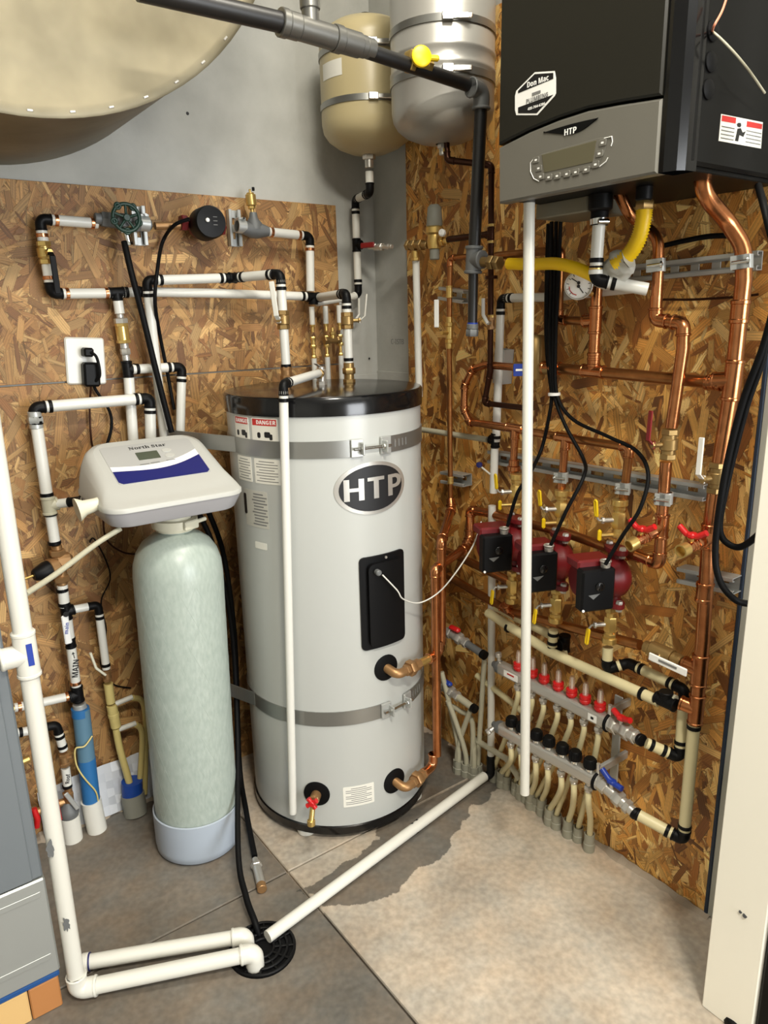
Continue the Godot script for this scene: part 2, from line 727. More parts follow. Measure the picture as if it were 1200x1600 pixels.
# a tall window of frosted panes in the wall behind the viewer, bright with daylight
func bright_window(called: String, c: Vector3, size: Vector2, energy: float) -> void:
	var o := Node3D.new()
	o.name = called
	o.set_meta("kind", "structure")
	add_child(o)
	o.position = c
	for k in 2:
		struct("window_pane", bx(V(-size.x / 2 + k * size.x / 2 + 0.02, -size.y / 2, -0.006), V(-size.x / 2 + (k + 1) * size.x / 2 - 0.02, size.y / 2, 0.006), 0.001), M.window_glow, o)
	for x in [-size.x / 2, 0.0, size.x / 2]:
		struct("window_frame", bx(V(x - 0.03, -size.y / 2 - 0.05, -0.02), V(x + 0.03, size.y / 2 + 0.05, 0.012), 0.003), M.white_paint, o)
	for y in [-size.y / 2 - 0.02, size.y / 2 + 0.02]:
		struct("window_frame", bx(V(-size.x / 2, y - 0.03, -0.02), V(size.x / 2, y + 0.03, 0.012), 0.003), M.white_paint, o)
	var l := AreaLight3D.new()
	l.name = "window_light"
	l.area_size = size
	l.light_energy = energy
	l.light_color = Color(0.97, 0.985, 1.0)
	l.shadow_enabled = true
	l.area_range = 14.0
	l.area_attenuation = 2.0
	o.add_child(l)
	l.position = V(0, 0, -0.03)

func materials() -> void:
	var t := mat("lamp_glow", rgb(255, 250, 238), 0.6)
	t.emission_enabled = true
	t.emission = Color(1.0, 0.975, 0.92)
	t.emission_energy_multiplier = 1.5
	t = mat("window_glow", rgb(240, 244, 250), 0.7)
	t.emission_enabled = true
	t.emission = Color(0.97, 0.985, 1.0)
	t.emission_energy_multiplier = 1.2
	board_mat("board_pale", [rgb(162, 122, 72), rgb(174, 136, 84), rgb(146, 106, 60), rgb(168, 128, 78), rgb(154, 112, 66), rgb(126, 86, 48), rgb(182, 146, 94)], 3, 0.6)
	board_mat("board_amber", [rgb(206, 150, 74), rgb(222, 172, 96), rgb(186, 126, 56), rgb(214, 162, 84), rgb(196, 138, 66), rgb(160, 102, 44), rgb(230, 184, 112), rgb(128, 78, 32), rgb(236, 196, 126)], 8, 0.5)
	var g := mat("wall_paint", Color.WHITE, 0.75)
	g.albedo_texture = noise_tex(512, 0.012, rgb(166, 166, 160), rgb(180, 180, 174), 4)
	g.uv1_triplanar = true
	g.uv1_world_triplanar = true
	g.normal_enabled = true
	g.normal_texture = bump_tex(256, 0.2, 1.2, 9)
	g.normal_scale = 0.15
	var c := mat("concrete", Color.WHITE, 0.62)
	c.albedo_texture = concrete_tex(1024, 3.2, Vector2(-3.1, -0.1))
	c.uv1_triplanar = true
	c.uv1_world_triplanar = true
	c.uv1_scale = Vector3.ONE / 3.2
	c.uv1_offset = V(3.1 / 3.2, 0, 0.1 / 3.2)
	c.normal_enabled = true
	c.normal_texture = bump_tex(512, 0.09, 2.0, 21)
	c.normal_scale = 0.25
	mat("mortar", rgb(160, 146, 128), 0.9)
	mat("white_paint", rgb(248, 245, 232), 0.5)
	mat("ceiling_white", rgb(215, 213, 206), 0.8)
	mat("pex_white", rgb(214, 213, 205), 0.33)
	mat("pvc_white", rgb(216, 214, 204), 0.3)
	mat("pex_cream", rgb(214, 203, 160), 0.35)
	mat("pex_grey", rgb(176, 172, 150), 0.4)
	mat("pex_yellow", rgb(208, 190, 122), 0.4)
	mat("black_plastic", rgb(13, 13, 14), 0.45).metallic_specular = 0.28
	mat("black_rubber", rgb(12, 12, 13), 0.55).metallic_specular = 0.25
	mat("black_gloss", rgb(14, 14, 15), 0.16)
	var ir := mat("black_iron", rgb(17, 16, 16), 0.4)
	ir.clearcoat_enabled = true
	ir.clearcoat = 0.25
	var cu := mat("copper", Color.WHITE, 0.24, 0.97)
	cu.albedo_texture = noise_tex(256, 0.03, rgb(172, 108, 66), rgb(204, 138, 92), 6)
	cu.uv1_triplanar = true
	cu.uv1_scale = Vector3.ONE * 3.0
	var cd := mat("copper_dull", Color.WHITE, 0.3, 0.9)
	cd.albedo_texture = noise_tex(256, 0.03, rgb(150, 98, 56), rgb(180, 122, 72), 7)
	cd.uv1_triplanar = true
	cd.uv1_scale = Vector3.ONE * 3.0
	mat("copper_dark", rgb(62, 36, 24), 0.32, 0.8)  # on the pipes this tone stands in for dark reflections in plain copper
	mat("copper_bright", rgb(214, 148, 104), 0.25, 1.0)
	mat("steel_dull", rgb(122, 121, 116), 0.36, 0.75)
	mat("brass", rgb(212, 180, 108), 0.3, 0.8)
	mat("brass_dull", rgb(160, 132, 84), 0.4, 0.75)
	mat("bronze", rgb(166, 128, 86), 0.42, 0.65)
	mat("galvanized", rgb(182, 184, 181), 0.4, 0.5)
	mat("cast_grey", rgb(112, 114, 114), 0.6, 0.4)
	mat("chrome", rgb(214, 214, 210), 0.16, 1.0)
	mat("nickel", rgb(200, 197, 190), 0.34, 0.7)
	var dm := mat("duct_metal", Color.WHITE, 0.46, 0.6)
	dm.albedo_texture = noise_tex(512, 0.01, rgb(104, 97, 78), rgb(130, 122, 100), 31)
	dm.uv1_triplanar = true
	dm.normal_enabled = true
	dm.normal_texture = bump_tex(256, 0.015, 1.5, 12)
	dm.normal_scale = 0.2
	mat("red_plastic", rgb(196, 28, 30), 0.35)
	mat("red_dark", rgb(128, 22, 24), 0.4)
	mat("pump_red", rgb(104, 18, 22), 0.42)
	mat("yellow_plastic", rgb(238, 200, 16), 0.4)
	mat("yellow_hose", rgb(250, 206, 8), 0.42)
	mat("blue_plastic", rgb(26, 56, 150), 0.4)
	mat("blue_pipe", rgb(40, 104, 160), 0.5)
	mat("blue_faded", rgb(88, 124, 146), 0.55)
	mat("green_wheel", rgb(16, 52, 40), 0.45)
	mat("tank_grey", rgb(180, 182, 178), 0.28)
	mat("tank_beige", rgb(186, 172, 132), 0.35)
	mat("tank_silver", rgb(172, 170, 164), 0.36, 0.45)
	mat("steel_band", rgb(150, 150, 146), 0.35, 0.8)
	var fg := mat("fibreglass", Color.WHITE, 0.35)
	fg.albedo_texture = noise_tex(512, 0.05, rgb(150, 162, 154), rgb(174, 184, 176), 14, 3)
	fg.uv1_triplanar = true
	fg.uv1_scale = V(3, 1, 3)
	mat("base_plastic", rgb(168, 178, 190), 0.3)
	mat("cover_plastic", rgb(176, 175, 166), 0.45)
	mat("cover_light", rgb(178, 178, 172), 0.4)
	mat("cover_shade", rgb(160, 159, 162), 0.4)
	mat("ivory_plastic", rgb(216, 212, 190), 0.4)
	mat("panel_grey", rgb(168, 168, 165), 0.35)
	mat("navy", rgb(28, 32, 98), 0.3)
	mat("print_white", rgb(240, 240, 236), 0.45)
	mat("print_black", rgb(16, 16, 18), 0.5)
	mat("print_grey", rgb(120, 120, 118), 0.5)
	mat("print_red", rgb(190, 40, 36), 0.5)
	mat("lcd", rgb(74, 80, 66), 0.2)
	mat("boiler_lcd", rgb(92, 88, 70), 0.12)
	mat("boiler_black", rgb(36, 35, 30), 0.34).metallic_specular = 0.35
	mat("boiler_side", rgb(17, 17, 17), 0.4).metallic_specular = 0.22
	mat("boiler_grey", rgb(112, 110, 102), 0.42, 0.2)
	mat("boiler_under", rgb(120, 116, 100), 0.5, 0.2)
	mat("furnace_grey", rgb(110, 116, 120), 0.45, 0.1)
	mat("furnace_galv", rgb(168, 170, 166), 0.45, 0.5)
	mat("blue_foam", rgb(20, 70, 128), 0.8)
	mat("navy_strip", rgb(30, 44, 62), 0.6)
	mat("grey_strip", rgb(170, 170, 160), 0.5)
	mat("pine", rgb(214, 176, 116), 0.65)
	mat("pine_dark", rgb(176, 118, 66), 0.65)
	mat("paper", rgb(226, 224, 214), 0.6)
	mat("tag_grey", rgb(190, 188, 178), 0.4)
	mat("tape_blue", rgb(20, 66, 150), 0.5)
	mat("sleeve_grey", rgb(132, 132, 122), 0.55)
	mat("conduit_grey", rgb(150, 148, 132), 0.55)
	mat("sheet_white", rgb(206, 210, 216), 0.3)
	mat("clear_tube", Color(0.85, 0.75, 0.68, 0.35), 0.1).transparency = BaseMaterial3D.TRANSPARENCY_ALPHA
	mat("copper_wire", rgb(190, 120, 90), 0.4)

func dict(m: String, e: String, ring, leg: float, er: float, bend: float, lip := 1.0) -> Dictionary:
	return {"mat": M[m], "elbow": M[e], "ring": M[ring] if ring else null, "leg": leg, "er": er, "bend": bend, "lip": lip}

# ---------------------------------------------------------------- the room
func setting() -> void:
	var fl := Node3D.new()
	fl.name = "floor"
	fl.set_meta("kind", "structure")
	add_child(fl)
	struct("slab_base", bx(V(-4.2, -0.2, -0.2), V(3.7, -0.012, 6.2), 0.0), M.mortar, fl)
	var jx := -0.831
	var jz := 0.629
	var xs := [-4.2, jx, 3.7]
	var zs := [-0.2, jz, 6.2]
	for i in 2:
		for j in 2:
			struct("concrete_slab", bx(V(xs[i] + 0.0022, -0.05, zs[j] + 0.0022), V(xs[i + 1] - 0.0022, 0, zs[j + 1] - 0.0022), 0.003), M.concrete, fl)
	struct("ceiling", bx(V(-4.2, 3.4, -0.2), V(3.7, 3.6, 6.2), 0.0), M.ceiling_white)
	var wl := struct("wall_left", bx(V(-4.2, 0, -0.2), V(0.2, 3.4, -0.012), 0.0), M.wall_paint)
	# two sheets of pressed board one above the other, a green-edged joint between
	struct("board_sheet", bx(V(-2.5, 0.0, -0.012), V(-0.166, 1.4375, 0.0), 0.001), M.board_pale, wl)
	struct("board_sheet", bx(V(-2.5, 1.4425, -0.012), V(-0.160, 1.985, 0.0), 0.001), M.board_pale, wl)
	struct("wallboard_strip", bx(V(-0.15, 0, -0.012), V(0.012, 1.395, -0.009), 0.001), M.wall_paint, wl)
	var wr := struct("wall_right", bx(V(0.012, 0, -0.2), V(0.2, 3.4, 1.93), 0.0), M.wall_paint)
	struct("board_sheet", bx(V(0.0, 0.0, 0.195), V(0.012, 2.44, 1.472), 0.001), M.board_amber, wr)
	struct("wallboard_strip", bx(V(0.008, 0, -0.012), V(0.012, 1.405, 0.193), 0.001), M.wall_paint, wr)
	struct("pencil_mark", letters("C-ISTB", 0.018, flatmap(facing(V(0,1.5151,0.1168) + V(0.0115, 0, 0), V(-1, 0, 0))), 1.1, false), M.print_grey, wr)
	struct("edge_gasket", bx(V(-0.004, 0.0, 1.472), V(0.012, 3.4, 1.482), 0.002), M.navy_strip, wr)
	struct("edge_strip", bx(V(-0.002, 0.0, 1.482), V(0.012, 3.4, 1.53), 0.002), M.grey_strip, wr)
	struct("wall_front", bx(V(-4.2, 0, 6.0), V(3.7, 3.4, 6.2), 0.0), M.wall_paint)
	struct("wall_garage", bx(V(3.5, 0, 1.7), V(3.7, 3.4, 6.0), 0.0), M.wall_paint)
	struct("wall_garage_back", bx(V(0.2, 0, 1.73), V(3.5, 3.4, 1.93), 0.0), M.wall_paint)
	struct("wall_far_left", bx(V(-4.2, 0, -0.012), V(-4.0, 3.4, 6.0), 0.0), M.wall_paint)
	# rough mortar along the foot of both walls
	rng.seed = 77
	struct("trim_1", ridge(V(-0.002, 0, 0.55), V(-0.002, 0, 1.49), V(-1, 0, 0), 0.022, 0.009), M.mortar)
	struct("trim_2", ridge(V(-1.5, 0, 0.0), V(-0.9, 0, 0.0), V(0, 0, 1), 0.04, 0.014), M.mortar)

# an uneven ridge of mortar
func ridge(a: Vector3, b: Vector3, out: Vector3, wide: float, high: float) -> Mesh:
	var s := B.new()
	var k := 40
	var rows := []
	for i in k + 1:
		var p := a.lerp(b, float(i) / k)
		var w := wide * rng.randf_range(0.5, 1.15)
		var h := high * rng.randf_range(0.4, 1.2)
		rows.append([p + V(0, h * 1.3, 0), p + out * w * 0.45 + V(0, h, 0), p + out * w * 0.9 + V(0, h * 0.4, 0), p + out * w * 1.2])
	for i in k:
		for j in 3:
			s.flat4(rows[i][j], rows[i + 1][j], rows[i + 1][j + 1], rows[i][j + 1], out + Vector3.UP)
	return s.mesh()


# ---------------------------------------------------------------- the large things
const TANK := Vector2(-0.466, 0.362)
const TR := 0.298

func tank_point(p: Vector2, out := 0.0) -> Vector3:
	return V(TANK.x + sin(p.x) * (TR + out), p.y, TANK.y + cos(p.x) * (TR + out))

func tank_out(p: Vector2) -> Vector3:
	return V(sin(p.x), 0, cos(p.x))

func tank_map(c: Vector2, r := TR) -> Callable:
	return func(p: Vector3) -> Vector3:
		var a: float = c.x + p.x / r
		return V(TANK.x + sin(a) * (r + p.z), c.y + p.y, TANK.y + cos(a) * (r + p.z))

# a patch that lies on the tank: half gives its half width at heights -1 ... 1
func tank_patch(c: Vector2, h: float, half: Callable, lift: float, thick: float, r := TR) -> Mesh:
	var s := B.new()
	var m := tank_map(c, r)
	var rows := 22
	var cols := 14
	var grid := []
	for j in rows + 1:
		var t := -1.0 + 2.0 * j / rows
		t = sin(t * PI / 2)
		var w: float = half.call(t)
		var row := []
		for i in cols + 1:
			row.append(m.call(V(-w + 2.0 * w * i / cols, t * h / 2, lift + thick)))
		grid.append(row)
	for j in rows:
		for i in cols:
			var a: Vector3 = grid[j][i]
			var o := V(a.x - TANK.x, 0, a.z - TANK.y).normalized()
			var b: Vector3 = grid[j][i + 1]
			var p := V(b.x - TANK.x, 0, b.z - TANK.y).normalized()
			s.quad(a, b, grid[j + 1][i + 1], grid[j + 1][i], o, p, p, o)
		for i in [0, cols]:
			var a: Vector3 = grid[j][i]
			var b: Vector3 = grid[j + 1][i]
			var ia := V(TANK.x, a.y, TANK.y).lerp(a, 1.0 - (thick + lift) / (r + lift))
			var ib := V(TANK.x, b.y, TANK.y).lerp(b, 1.0 - (thick + lift) / (r + lift))
			s.flat4(a, b, ib, ia, (grid[j][cols] - grid[j][0]) * (1.0 if i else -1.0))
	for j in [0, rows]:
		for i in cols:
			var a: Vector3 = grid[j][i]
			var b: Vector3 = grid[j][i + 1]
			var k := 1.0 - (thick + lift) / (r + lift)
			s.flat4(a, b, V(TANK.x, b.y, TANK.y).lerp(b, k), V(TANK.x, a.y, TANK.y).lerp(a, k), Vector3.UP * (1.0 if j else -1.0))
	return s.mesh()

func box_half(w: float, h: float, r: float) -> Callable:
	return func(t: float) -> float:
		var d: float = absf(t) * h / 2 - (h / 2 - r)
		return w / 2 if d <= 0.0 else w / 2 - r + sqrt(maxf(0.0, r * r - d * d))

func oval_half(w: float) -> Callable:
	return func(t: float) -> float: return maxf(0.0005, w / 2 * sqrt(maxf(0.0, 1.0 - t * t)))

func big_things() -> void:
	storage_tank()
	softener()
	expansion_tanks()
	boiler()
	# capped round duct through the left wall
	var dc := Vector2(-1.273, 2.65)
	var dr := 0.633
	var dl := 0.55
	var du := thing("round_duct", "large capped round galvanized duct sticking out of the left wall", "duct", V(dc.x, dc.y, 0))
	part(du, "duct_body", B.new().lathe([Vector2(0, 0), Vector2(dr, 0), Vector2(dr, dl - 0.012)], along(V(dc.x, dc.y, -0.012), V(0, 0, 1)), 96).mesh(), M.duct_metal)
	var cap := B.new().lathe([Vector2(dr - 0.004, dl - 0.02), Vector2(dr + 0.003, dl - 0.02), Vector2(dr + 0.004, dl + 0.003), Vector2(dr - 0.004, dl + 0.006), Vector2(dr - 0.02, dl + 0.002), Vector2(dr - 0.1, dl + 0.001), Vector2(0, dl + 0.001)], along(V(dc.x, dc.y, 0), V(0, 0, 1)), 96)
	part(du, "end_cap", cap.mesh(), M.duct_metal)
	rng.seed = 5
	for i in 13:
		var a := -2.35 + i * 0.135
		part(du, "crimp_tab", B.new().box(V(0.012, 0.005, 0.004), Transform3D(Basis(V(0, 0, 1), a + PI / 2), V(dc.x + cos(a) * (dr - 0.008), dc.y + sin(a) * (dr - 0.008), dl + 0.005)), 0.001).mesh(), M.nickel)
	# furnace cabinet at the left edge
	var fz := 0.68
	var fu := thing("furnace", "grey furnace cabinet with a pale metal plinth at the left edge", "furnace", V(-1.85, 0.1, fz - 0.25))
	part(fu, "cabinet", bx(V(-2.3, 0.372, fz - 0.55), V(-1.478, 1.262, fz), 0.004), M.furnace_grey)
	part(fu, "door_panel", bx(V(-2.28, 0.376, fz), V(-1.5, 1.25, fz + 0.006), 0.003), M.furnace_grey)
	part(fu, "plinth", bx(V(-2.3, 0.105, fz - 0.55), V(-1.476, 0.37, fz + 0.004), 0.004), M.furnace_galv)
	part(fu, "plinth_rib", bx(V(-2.28, 0.325, fz + 0.004), V(-1.49, 0.34, fz + 0.006), 0.002), M.furnace_galv)
	part(fu, "plinth_rib", bx(V(-2.28, 0.15, fz + 0.004), V(-1.49, 0.165, fz + 0.006), 0.002), M.furnace_galv)
	var fo := thing("foam_strip", "blue foam strip between the furnace plinth and its wooden stand", "strip", V(-1.9, 0.09, fz))
	part(fo, "foam", bx(V(-2.3, 0.09, fz - 0.5), V(-1.479, 0.105, fz + 0.003), 0.003), M.blue_foam)
	var wd := thing("wooden_stand", "pine lumber stand under the furnace at the lower left", "stand", V(-1.9, 0, fz))
	part(wd, "rail", bx(V(-2.3, 0, fz - 0.04), V(-1.552, 0.089, fz), 0.003), M.pine)
	part(wd, "post", bx(V(-1.55, 0, fz - 0.5), V(-1.483, 0.089, fz + 0.001), 0.003), M.pine_dark)
	# the white slab at the right edge
	var pn := thing("white_panel", "tall white board standing upright in front of the right wall's end", "panel", V(-0.235, 0, 1.68))
	part(pn, "board", bx(V(-0.264, 0.0, 1.622), V(-0.226, 3.38, 1.738), 0.002), M.white_paint)
	part(pn, "screw_hole", cyl(V(-.263,0.3166,1.6824), V(-.2655,0.3189,1.6835), 0.0035, 10), M.print_black, "small dark hole")
	part(pn, "screw_hole", cyl(V(-.263,0.3142,1.6927), V(-.2655,0.3165,1.6938), 0.005, 10), M.print_black, "small dark hole")
	var ft := thing("black_foot", "black rounded rubber foot on the floor by the white board", "foot", V(-.2449,0,1.6985))
	var fp := V(-.2449,0,1.6985)
	part(ft, "foot", B.new().lathe([Vector2(0, 0), Vector2(0.028, 0), Vector2(0.03, 0.008), Vector2(0.026, 0.022), Vector2(0.012, 0.03), Vector2(0, 0.031)], Transform3D(Basis(), fp), 20).mesh(), M.black_rubber)
	var dk := thing("dark_cabinet", "dark cabinet edge beside the white board at the bottom right", "cabinet", V(-0.1, 0, 2.0))
	part(dk, "case", bx(V(-0.258, 0.0, 1.741), V(-0.01, 0.93, 2.3), 0.006), M.boiler_side)
	gas_line()

func storage_tank() -> void:
	var o := thing("storage_tank", "large pale grey cylindrical water tank with a black lid", "water tank", V(TANK.x, 0, TANK.y))
	var at := Transform3D(Basis(), V(TANK.x, 0, TANK.y))
	part(o, "base_ring", B.new().lathe([Vector2(0, 0.015), Vector2(TR - 0.004, 0.015), Vector2(TR + 0.004, 0.022), Vector2(TR + 0.005, 0.048), Vector2(TR - 0.002, 0.052)], at, 72).mesh(), M.black_gloss)
	part(o, "shell", B.new().lathe([Vector2(TR - 0.01, 0.045), Vector2(TR, 0.05), Vector2(TR, 1.35)], at, 96).mesh(), M.tank_grey)
	part(o, "lid", B.new().lathe([Vector2(TR - 0.002, 1.345), Vector2(TR + 0.005, 1.346), Vector2(TR + 0.006, 1.392), Vector2(TR + 0.002, 1.398), Vector2(TR - 0.01, 1.4), Vector2(0, 1.402)], at, 96).mesh(), M.black_gloss)
	for a in [0.6, 2.7, -1.0]:
		part(o, "foot", cyl(V(TANK.x + sin(a) * 0.27, 0, TANK.y + cos(a) * 0.27), V(TANK.x + sin(a) * 0.27, 0.02, TANK.y + cos(a) * 0.27), 0.03, 18, 0.003), M.pvc_white)
	# emblem
	var c := Vector2(-0.105, 1.136)
	part(o, "emblem_rim", tank_patch(c, 0.152, oval_half(0.236), 0.0, 0.002), M.nickel)
	var em := part(o, "emblem", tank_patch(c, 0.132, oval_half(0.208), 0.002, 0.001), M.print_black, "black oval emblem with silver letters")
	part(em, "lettering", letters("HTP", 0.062, tank_map(c, TR + 0.0045), 1.28), M.nickel)
	# access panel
	var pc := Vector2(-0.02, 0.79)
	var ap := part(o, "access_panel", tank_patch(pc, 0.29, box_half(0.158, 0.29, 0.014), 0.0, 0.006), M.black_plastic, "black access panel")
	part(ap, "raised_cover", tank_patch(pc + Vector2(0.01, -0.004), 0.26, box_half(0.12, 0.26, 0.018), 0.006, 0.014), M.black_plastic)
	part(ap, "screw", cyl(tank_point(pc + Vector2(0.02, 0.135), 0.005), tank_point(pc + Vector2(0.02, 0.135), 0.009), 0.004, 10), M.nickel)
	var gl := tank_point(Vector2(-0.1352,0.8934), 0.02)
	part(ap, "cable_gland", cyl(gl, gl + tank_out(Vector2(-0.1352,0.8934)) * 0.02, 0.009, 14, 0.003), M.cast_grey)
	# warning labels: two wide ones above the band, two below, and a data plate
	for i in 2:
		var lc := Vector2([-1.475, -1.155][i], 1.305)
		var w: float = [0.072, 0.092][i]
		var lb := part(o, "danger_label", tank_patch(lc, 0.072, box_half(w, 0.072, 0.003), 0.0, 0.0008), M.paper, "white label with a red danger header and a tap sign")
		part(lb, "header", tank_patch(lc + Vector2(0, 0.024), 0.018, box_half(w - 0.008, 0.018, 0.001), 0.0008, 0.0004), M.print_red)
		part(lb, "lettering", letters("DANGER", 0.011, tank_map(lc + Vector2(0.02, 0.024), TR + 0.0014), 1.1), M.print_white)
		part(lb, "tap_sign", tank_patch(lc + Vector2(0.035, -0.01), 0.016, box_half(0.02, 0.016, 0.004), 0.0008, 0.0004), M.print_black)
		part(lb, "tap_sign", tank_patch(lc + Vector2(0.075, -0.016), 0.016, box_half(0.01, 0.016, 0.003), 0.0008, 0.0004), M.print_black)
		part(lb, "tap_sign", tank_patch(lc + Vector2(-0.065, -0.012), 0.016, box_half(0.012, 0.016, 0.005), 0.0008, 0.0004), M.print_black)
		lc.y = 1.19
		lb = part(o, "notice_label", tank_patch(lc, 0.072, box_half(w, 0.072, 0.003), 0.0, 0.0008), M.paper, "white label of small print")
		for k in 8:
			part(lb, "text_line", tank_patch(lc + Vector2(0, 0.028 - k * 0.008), 0.0022, box_half(w * (0.84 if k % 3 else 0.6), 0.0022, 0.0005), 0.0008, 0.0003), M.print_grey)
	var dp := part(o, "data_plate", tank_patch(Vector2(-1.34, 1.075), 0.11, box_half(0.1, 0.11, 0.003), 0.0, 0.0006), M.tag_grey, "grey data plate of small print")
	for k in 11:
		part(dp, "text_line", tank_patch(Vector2(-1.29 + (0.02 if k % 2 else 0.0), 1.12 - k * 0.009), 0.004, box_half(0.055 if k % 4 else 0.04, 0.004, 0.001), 0.0006, 0.0003), M.print_grey)
	part(dp, "black_mark", tank_patch(Vector2(-1.50, 1.085), 0.062, box_half(0.014, 0.062, 0.005), 0.0006, 0.0006), M.print_black)
	part(o, "old_sticker", tank_patch(Vector2(-1.30, 0.965), 0.02, box_half(0.05, 0.02, 0.003), 0.0, 0.0006), M.paper)
	var ll := part(o, "lower_label", tank_patch(Vector2(-0.3676,0.1535), 0.072, box_half(0.1, 0.072, 0.003), 0.0, 0.0008), M.paper, "white label low on the tank")
	for k in 9:
		part(ll, "text_line", tank_patch(Vector2(-0.3676,0.1535) + Vector2(0.0, 0.028 - k * 0.0068), 0.002, box_half(0.084 if k % 3 else 0.05, 0.002, 0.0005), 0.0008, 0.0003), M.print_grey)
	# port collars
	for p in [Vector2(-0.0162,0.5699), Vector2(0.0578,0.1628), Vector2(-0.8131,0.1679)]:
		part(o, "port_collar", B.new().lathe([Vector2(0, 0), Vector2(0.042, 0), Vector2(0.042, 0.004), Vector2(0.03, 0.008), Vector2(0, 0.008)], along(tank_point(p, -0.002), tank_out(p)), 28).mesh(), M.black_rubber)
	# two seismic bands, each a thing that goes round the tank and back to the wall
	for i in 2:
		var y: float = [1.255, 0.43][i]
		var b := thing("seismic_band", ["galvanized strap with a bolt round the top of the grey tank", "galvanized strap with a bolt round the lower part of the grey tank"][i], "strap", V(TANK.x, y, TANK.y), "straps round the grey tank")
		var open: float = [-0.12, 0.11][i]
		var st := B.new()
		var n := 90
		for k in n:
			var a := open + 0.16 + (TAU - 0.32) * k / n
			var e := open + 0.16 + (TAU - 0.32) * (k + 1) / n
			var q := []
			for g in [[a, -1.0], [e, -1.0], [e, 1.0], [a, 1.0]]:
				q.append(tank_point(Vector2(g[0], y + g[1] * 0.0235), 0.003))
			st.quad(q[0], q[1], q[2], q[3], tank_out(Vector2(a, 0)), tank_out(Vector2(e, 0)), tank_out(Vector2(e, 0)), tank_out(Vector2(a, 0)))
			for sg in [-1.0, 1.0]:
				st.flat4(tank_point(Vector2(a, y + sg * 0.0235), 0.003), tank_point(Vector2(e, y + sg * 0.0235), 0.003), tank_point(Vector2(e, y + sg * 0.0235), 0.0), tank_point(Vector2(a, y + sg * 0.0235), 0.0), Vector3.UP * sg)
		part(b, "band", st.mesh(), M.steel_band)
		var e0 := open - 0.15
		var e1 := open + 0.15
		for a in [e0, e1]:
			var f := facing(tank_point(Vector2(a, y), 0.006), tank_out(Vector2(a, 0)))
			part(b, "end_bracket", B.new().box(V(0.036, 0.05, 0.008), f, 0.002).box(V(0.006, 0.034, 0.026), f.translated_local(V(0.012 if a == e0 else -0.012, 0, 0.014)), 0.002).mesh(), M.galvanized)
		part(b, "bolt", B.new().tube([tank_point(Vector2(e0 - 0.04, y), 0.02), tank_point(Vector2(e1 + 0.03, y), 0.02)], 0.0045, 10).mesh(), M.chrome)
		part(b, "nut", hexnut(B.new(), tank_point(Vector2(e1 - 0.06, y), 0.02), tank_point(Vector2(e1 - 0.035, y), 0.02), 0.008).mesh(), M.chrome)
		for k in 4:
			part(b, "slot", tank_patch(Vector2(e1 + 0.13 + k * 0.055, y), 0.022, box_half(0.004, 0.022, 0.002), 0.003, 0.0005), M.print_grey)
		# straight tail to the wall
		var ta := -1.62
		var from := tank_point(Vector2(ta, y), 0.002)
		var dir := V(-0.35, 0, -1.0).normalized()
		var to := from + dir * ((from.z - 0.004) / absf(dir.z))
		part(b, "tail", B.new().box(V(0.003, 0.047, from.distance_to(to)), facing((from + to) / 2, dir), 0.0008).mesh(), M.steel_band)

func ring_at(c: Vector3, w: float, d: float, r: float, tilt: float, k := 5) -> Array:
	var out := []
	for p in rrect(w, d, r, k):
		out.append(c + V(p.x, -p.y * sin(tilt), p.y * cos(tilt)))
	return out

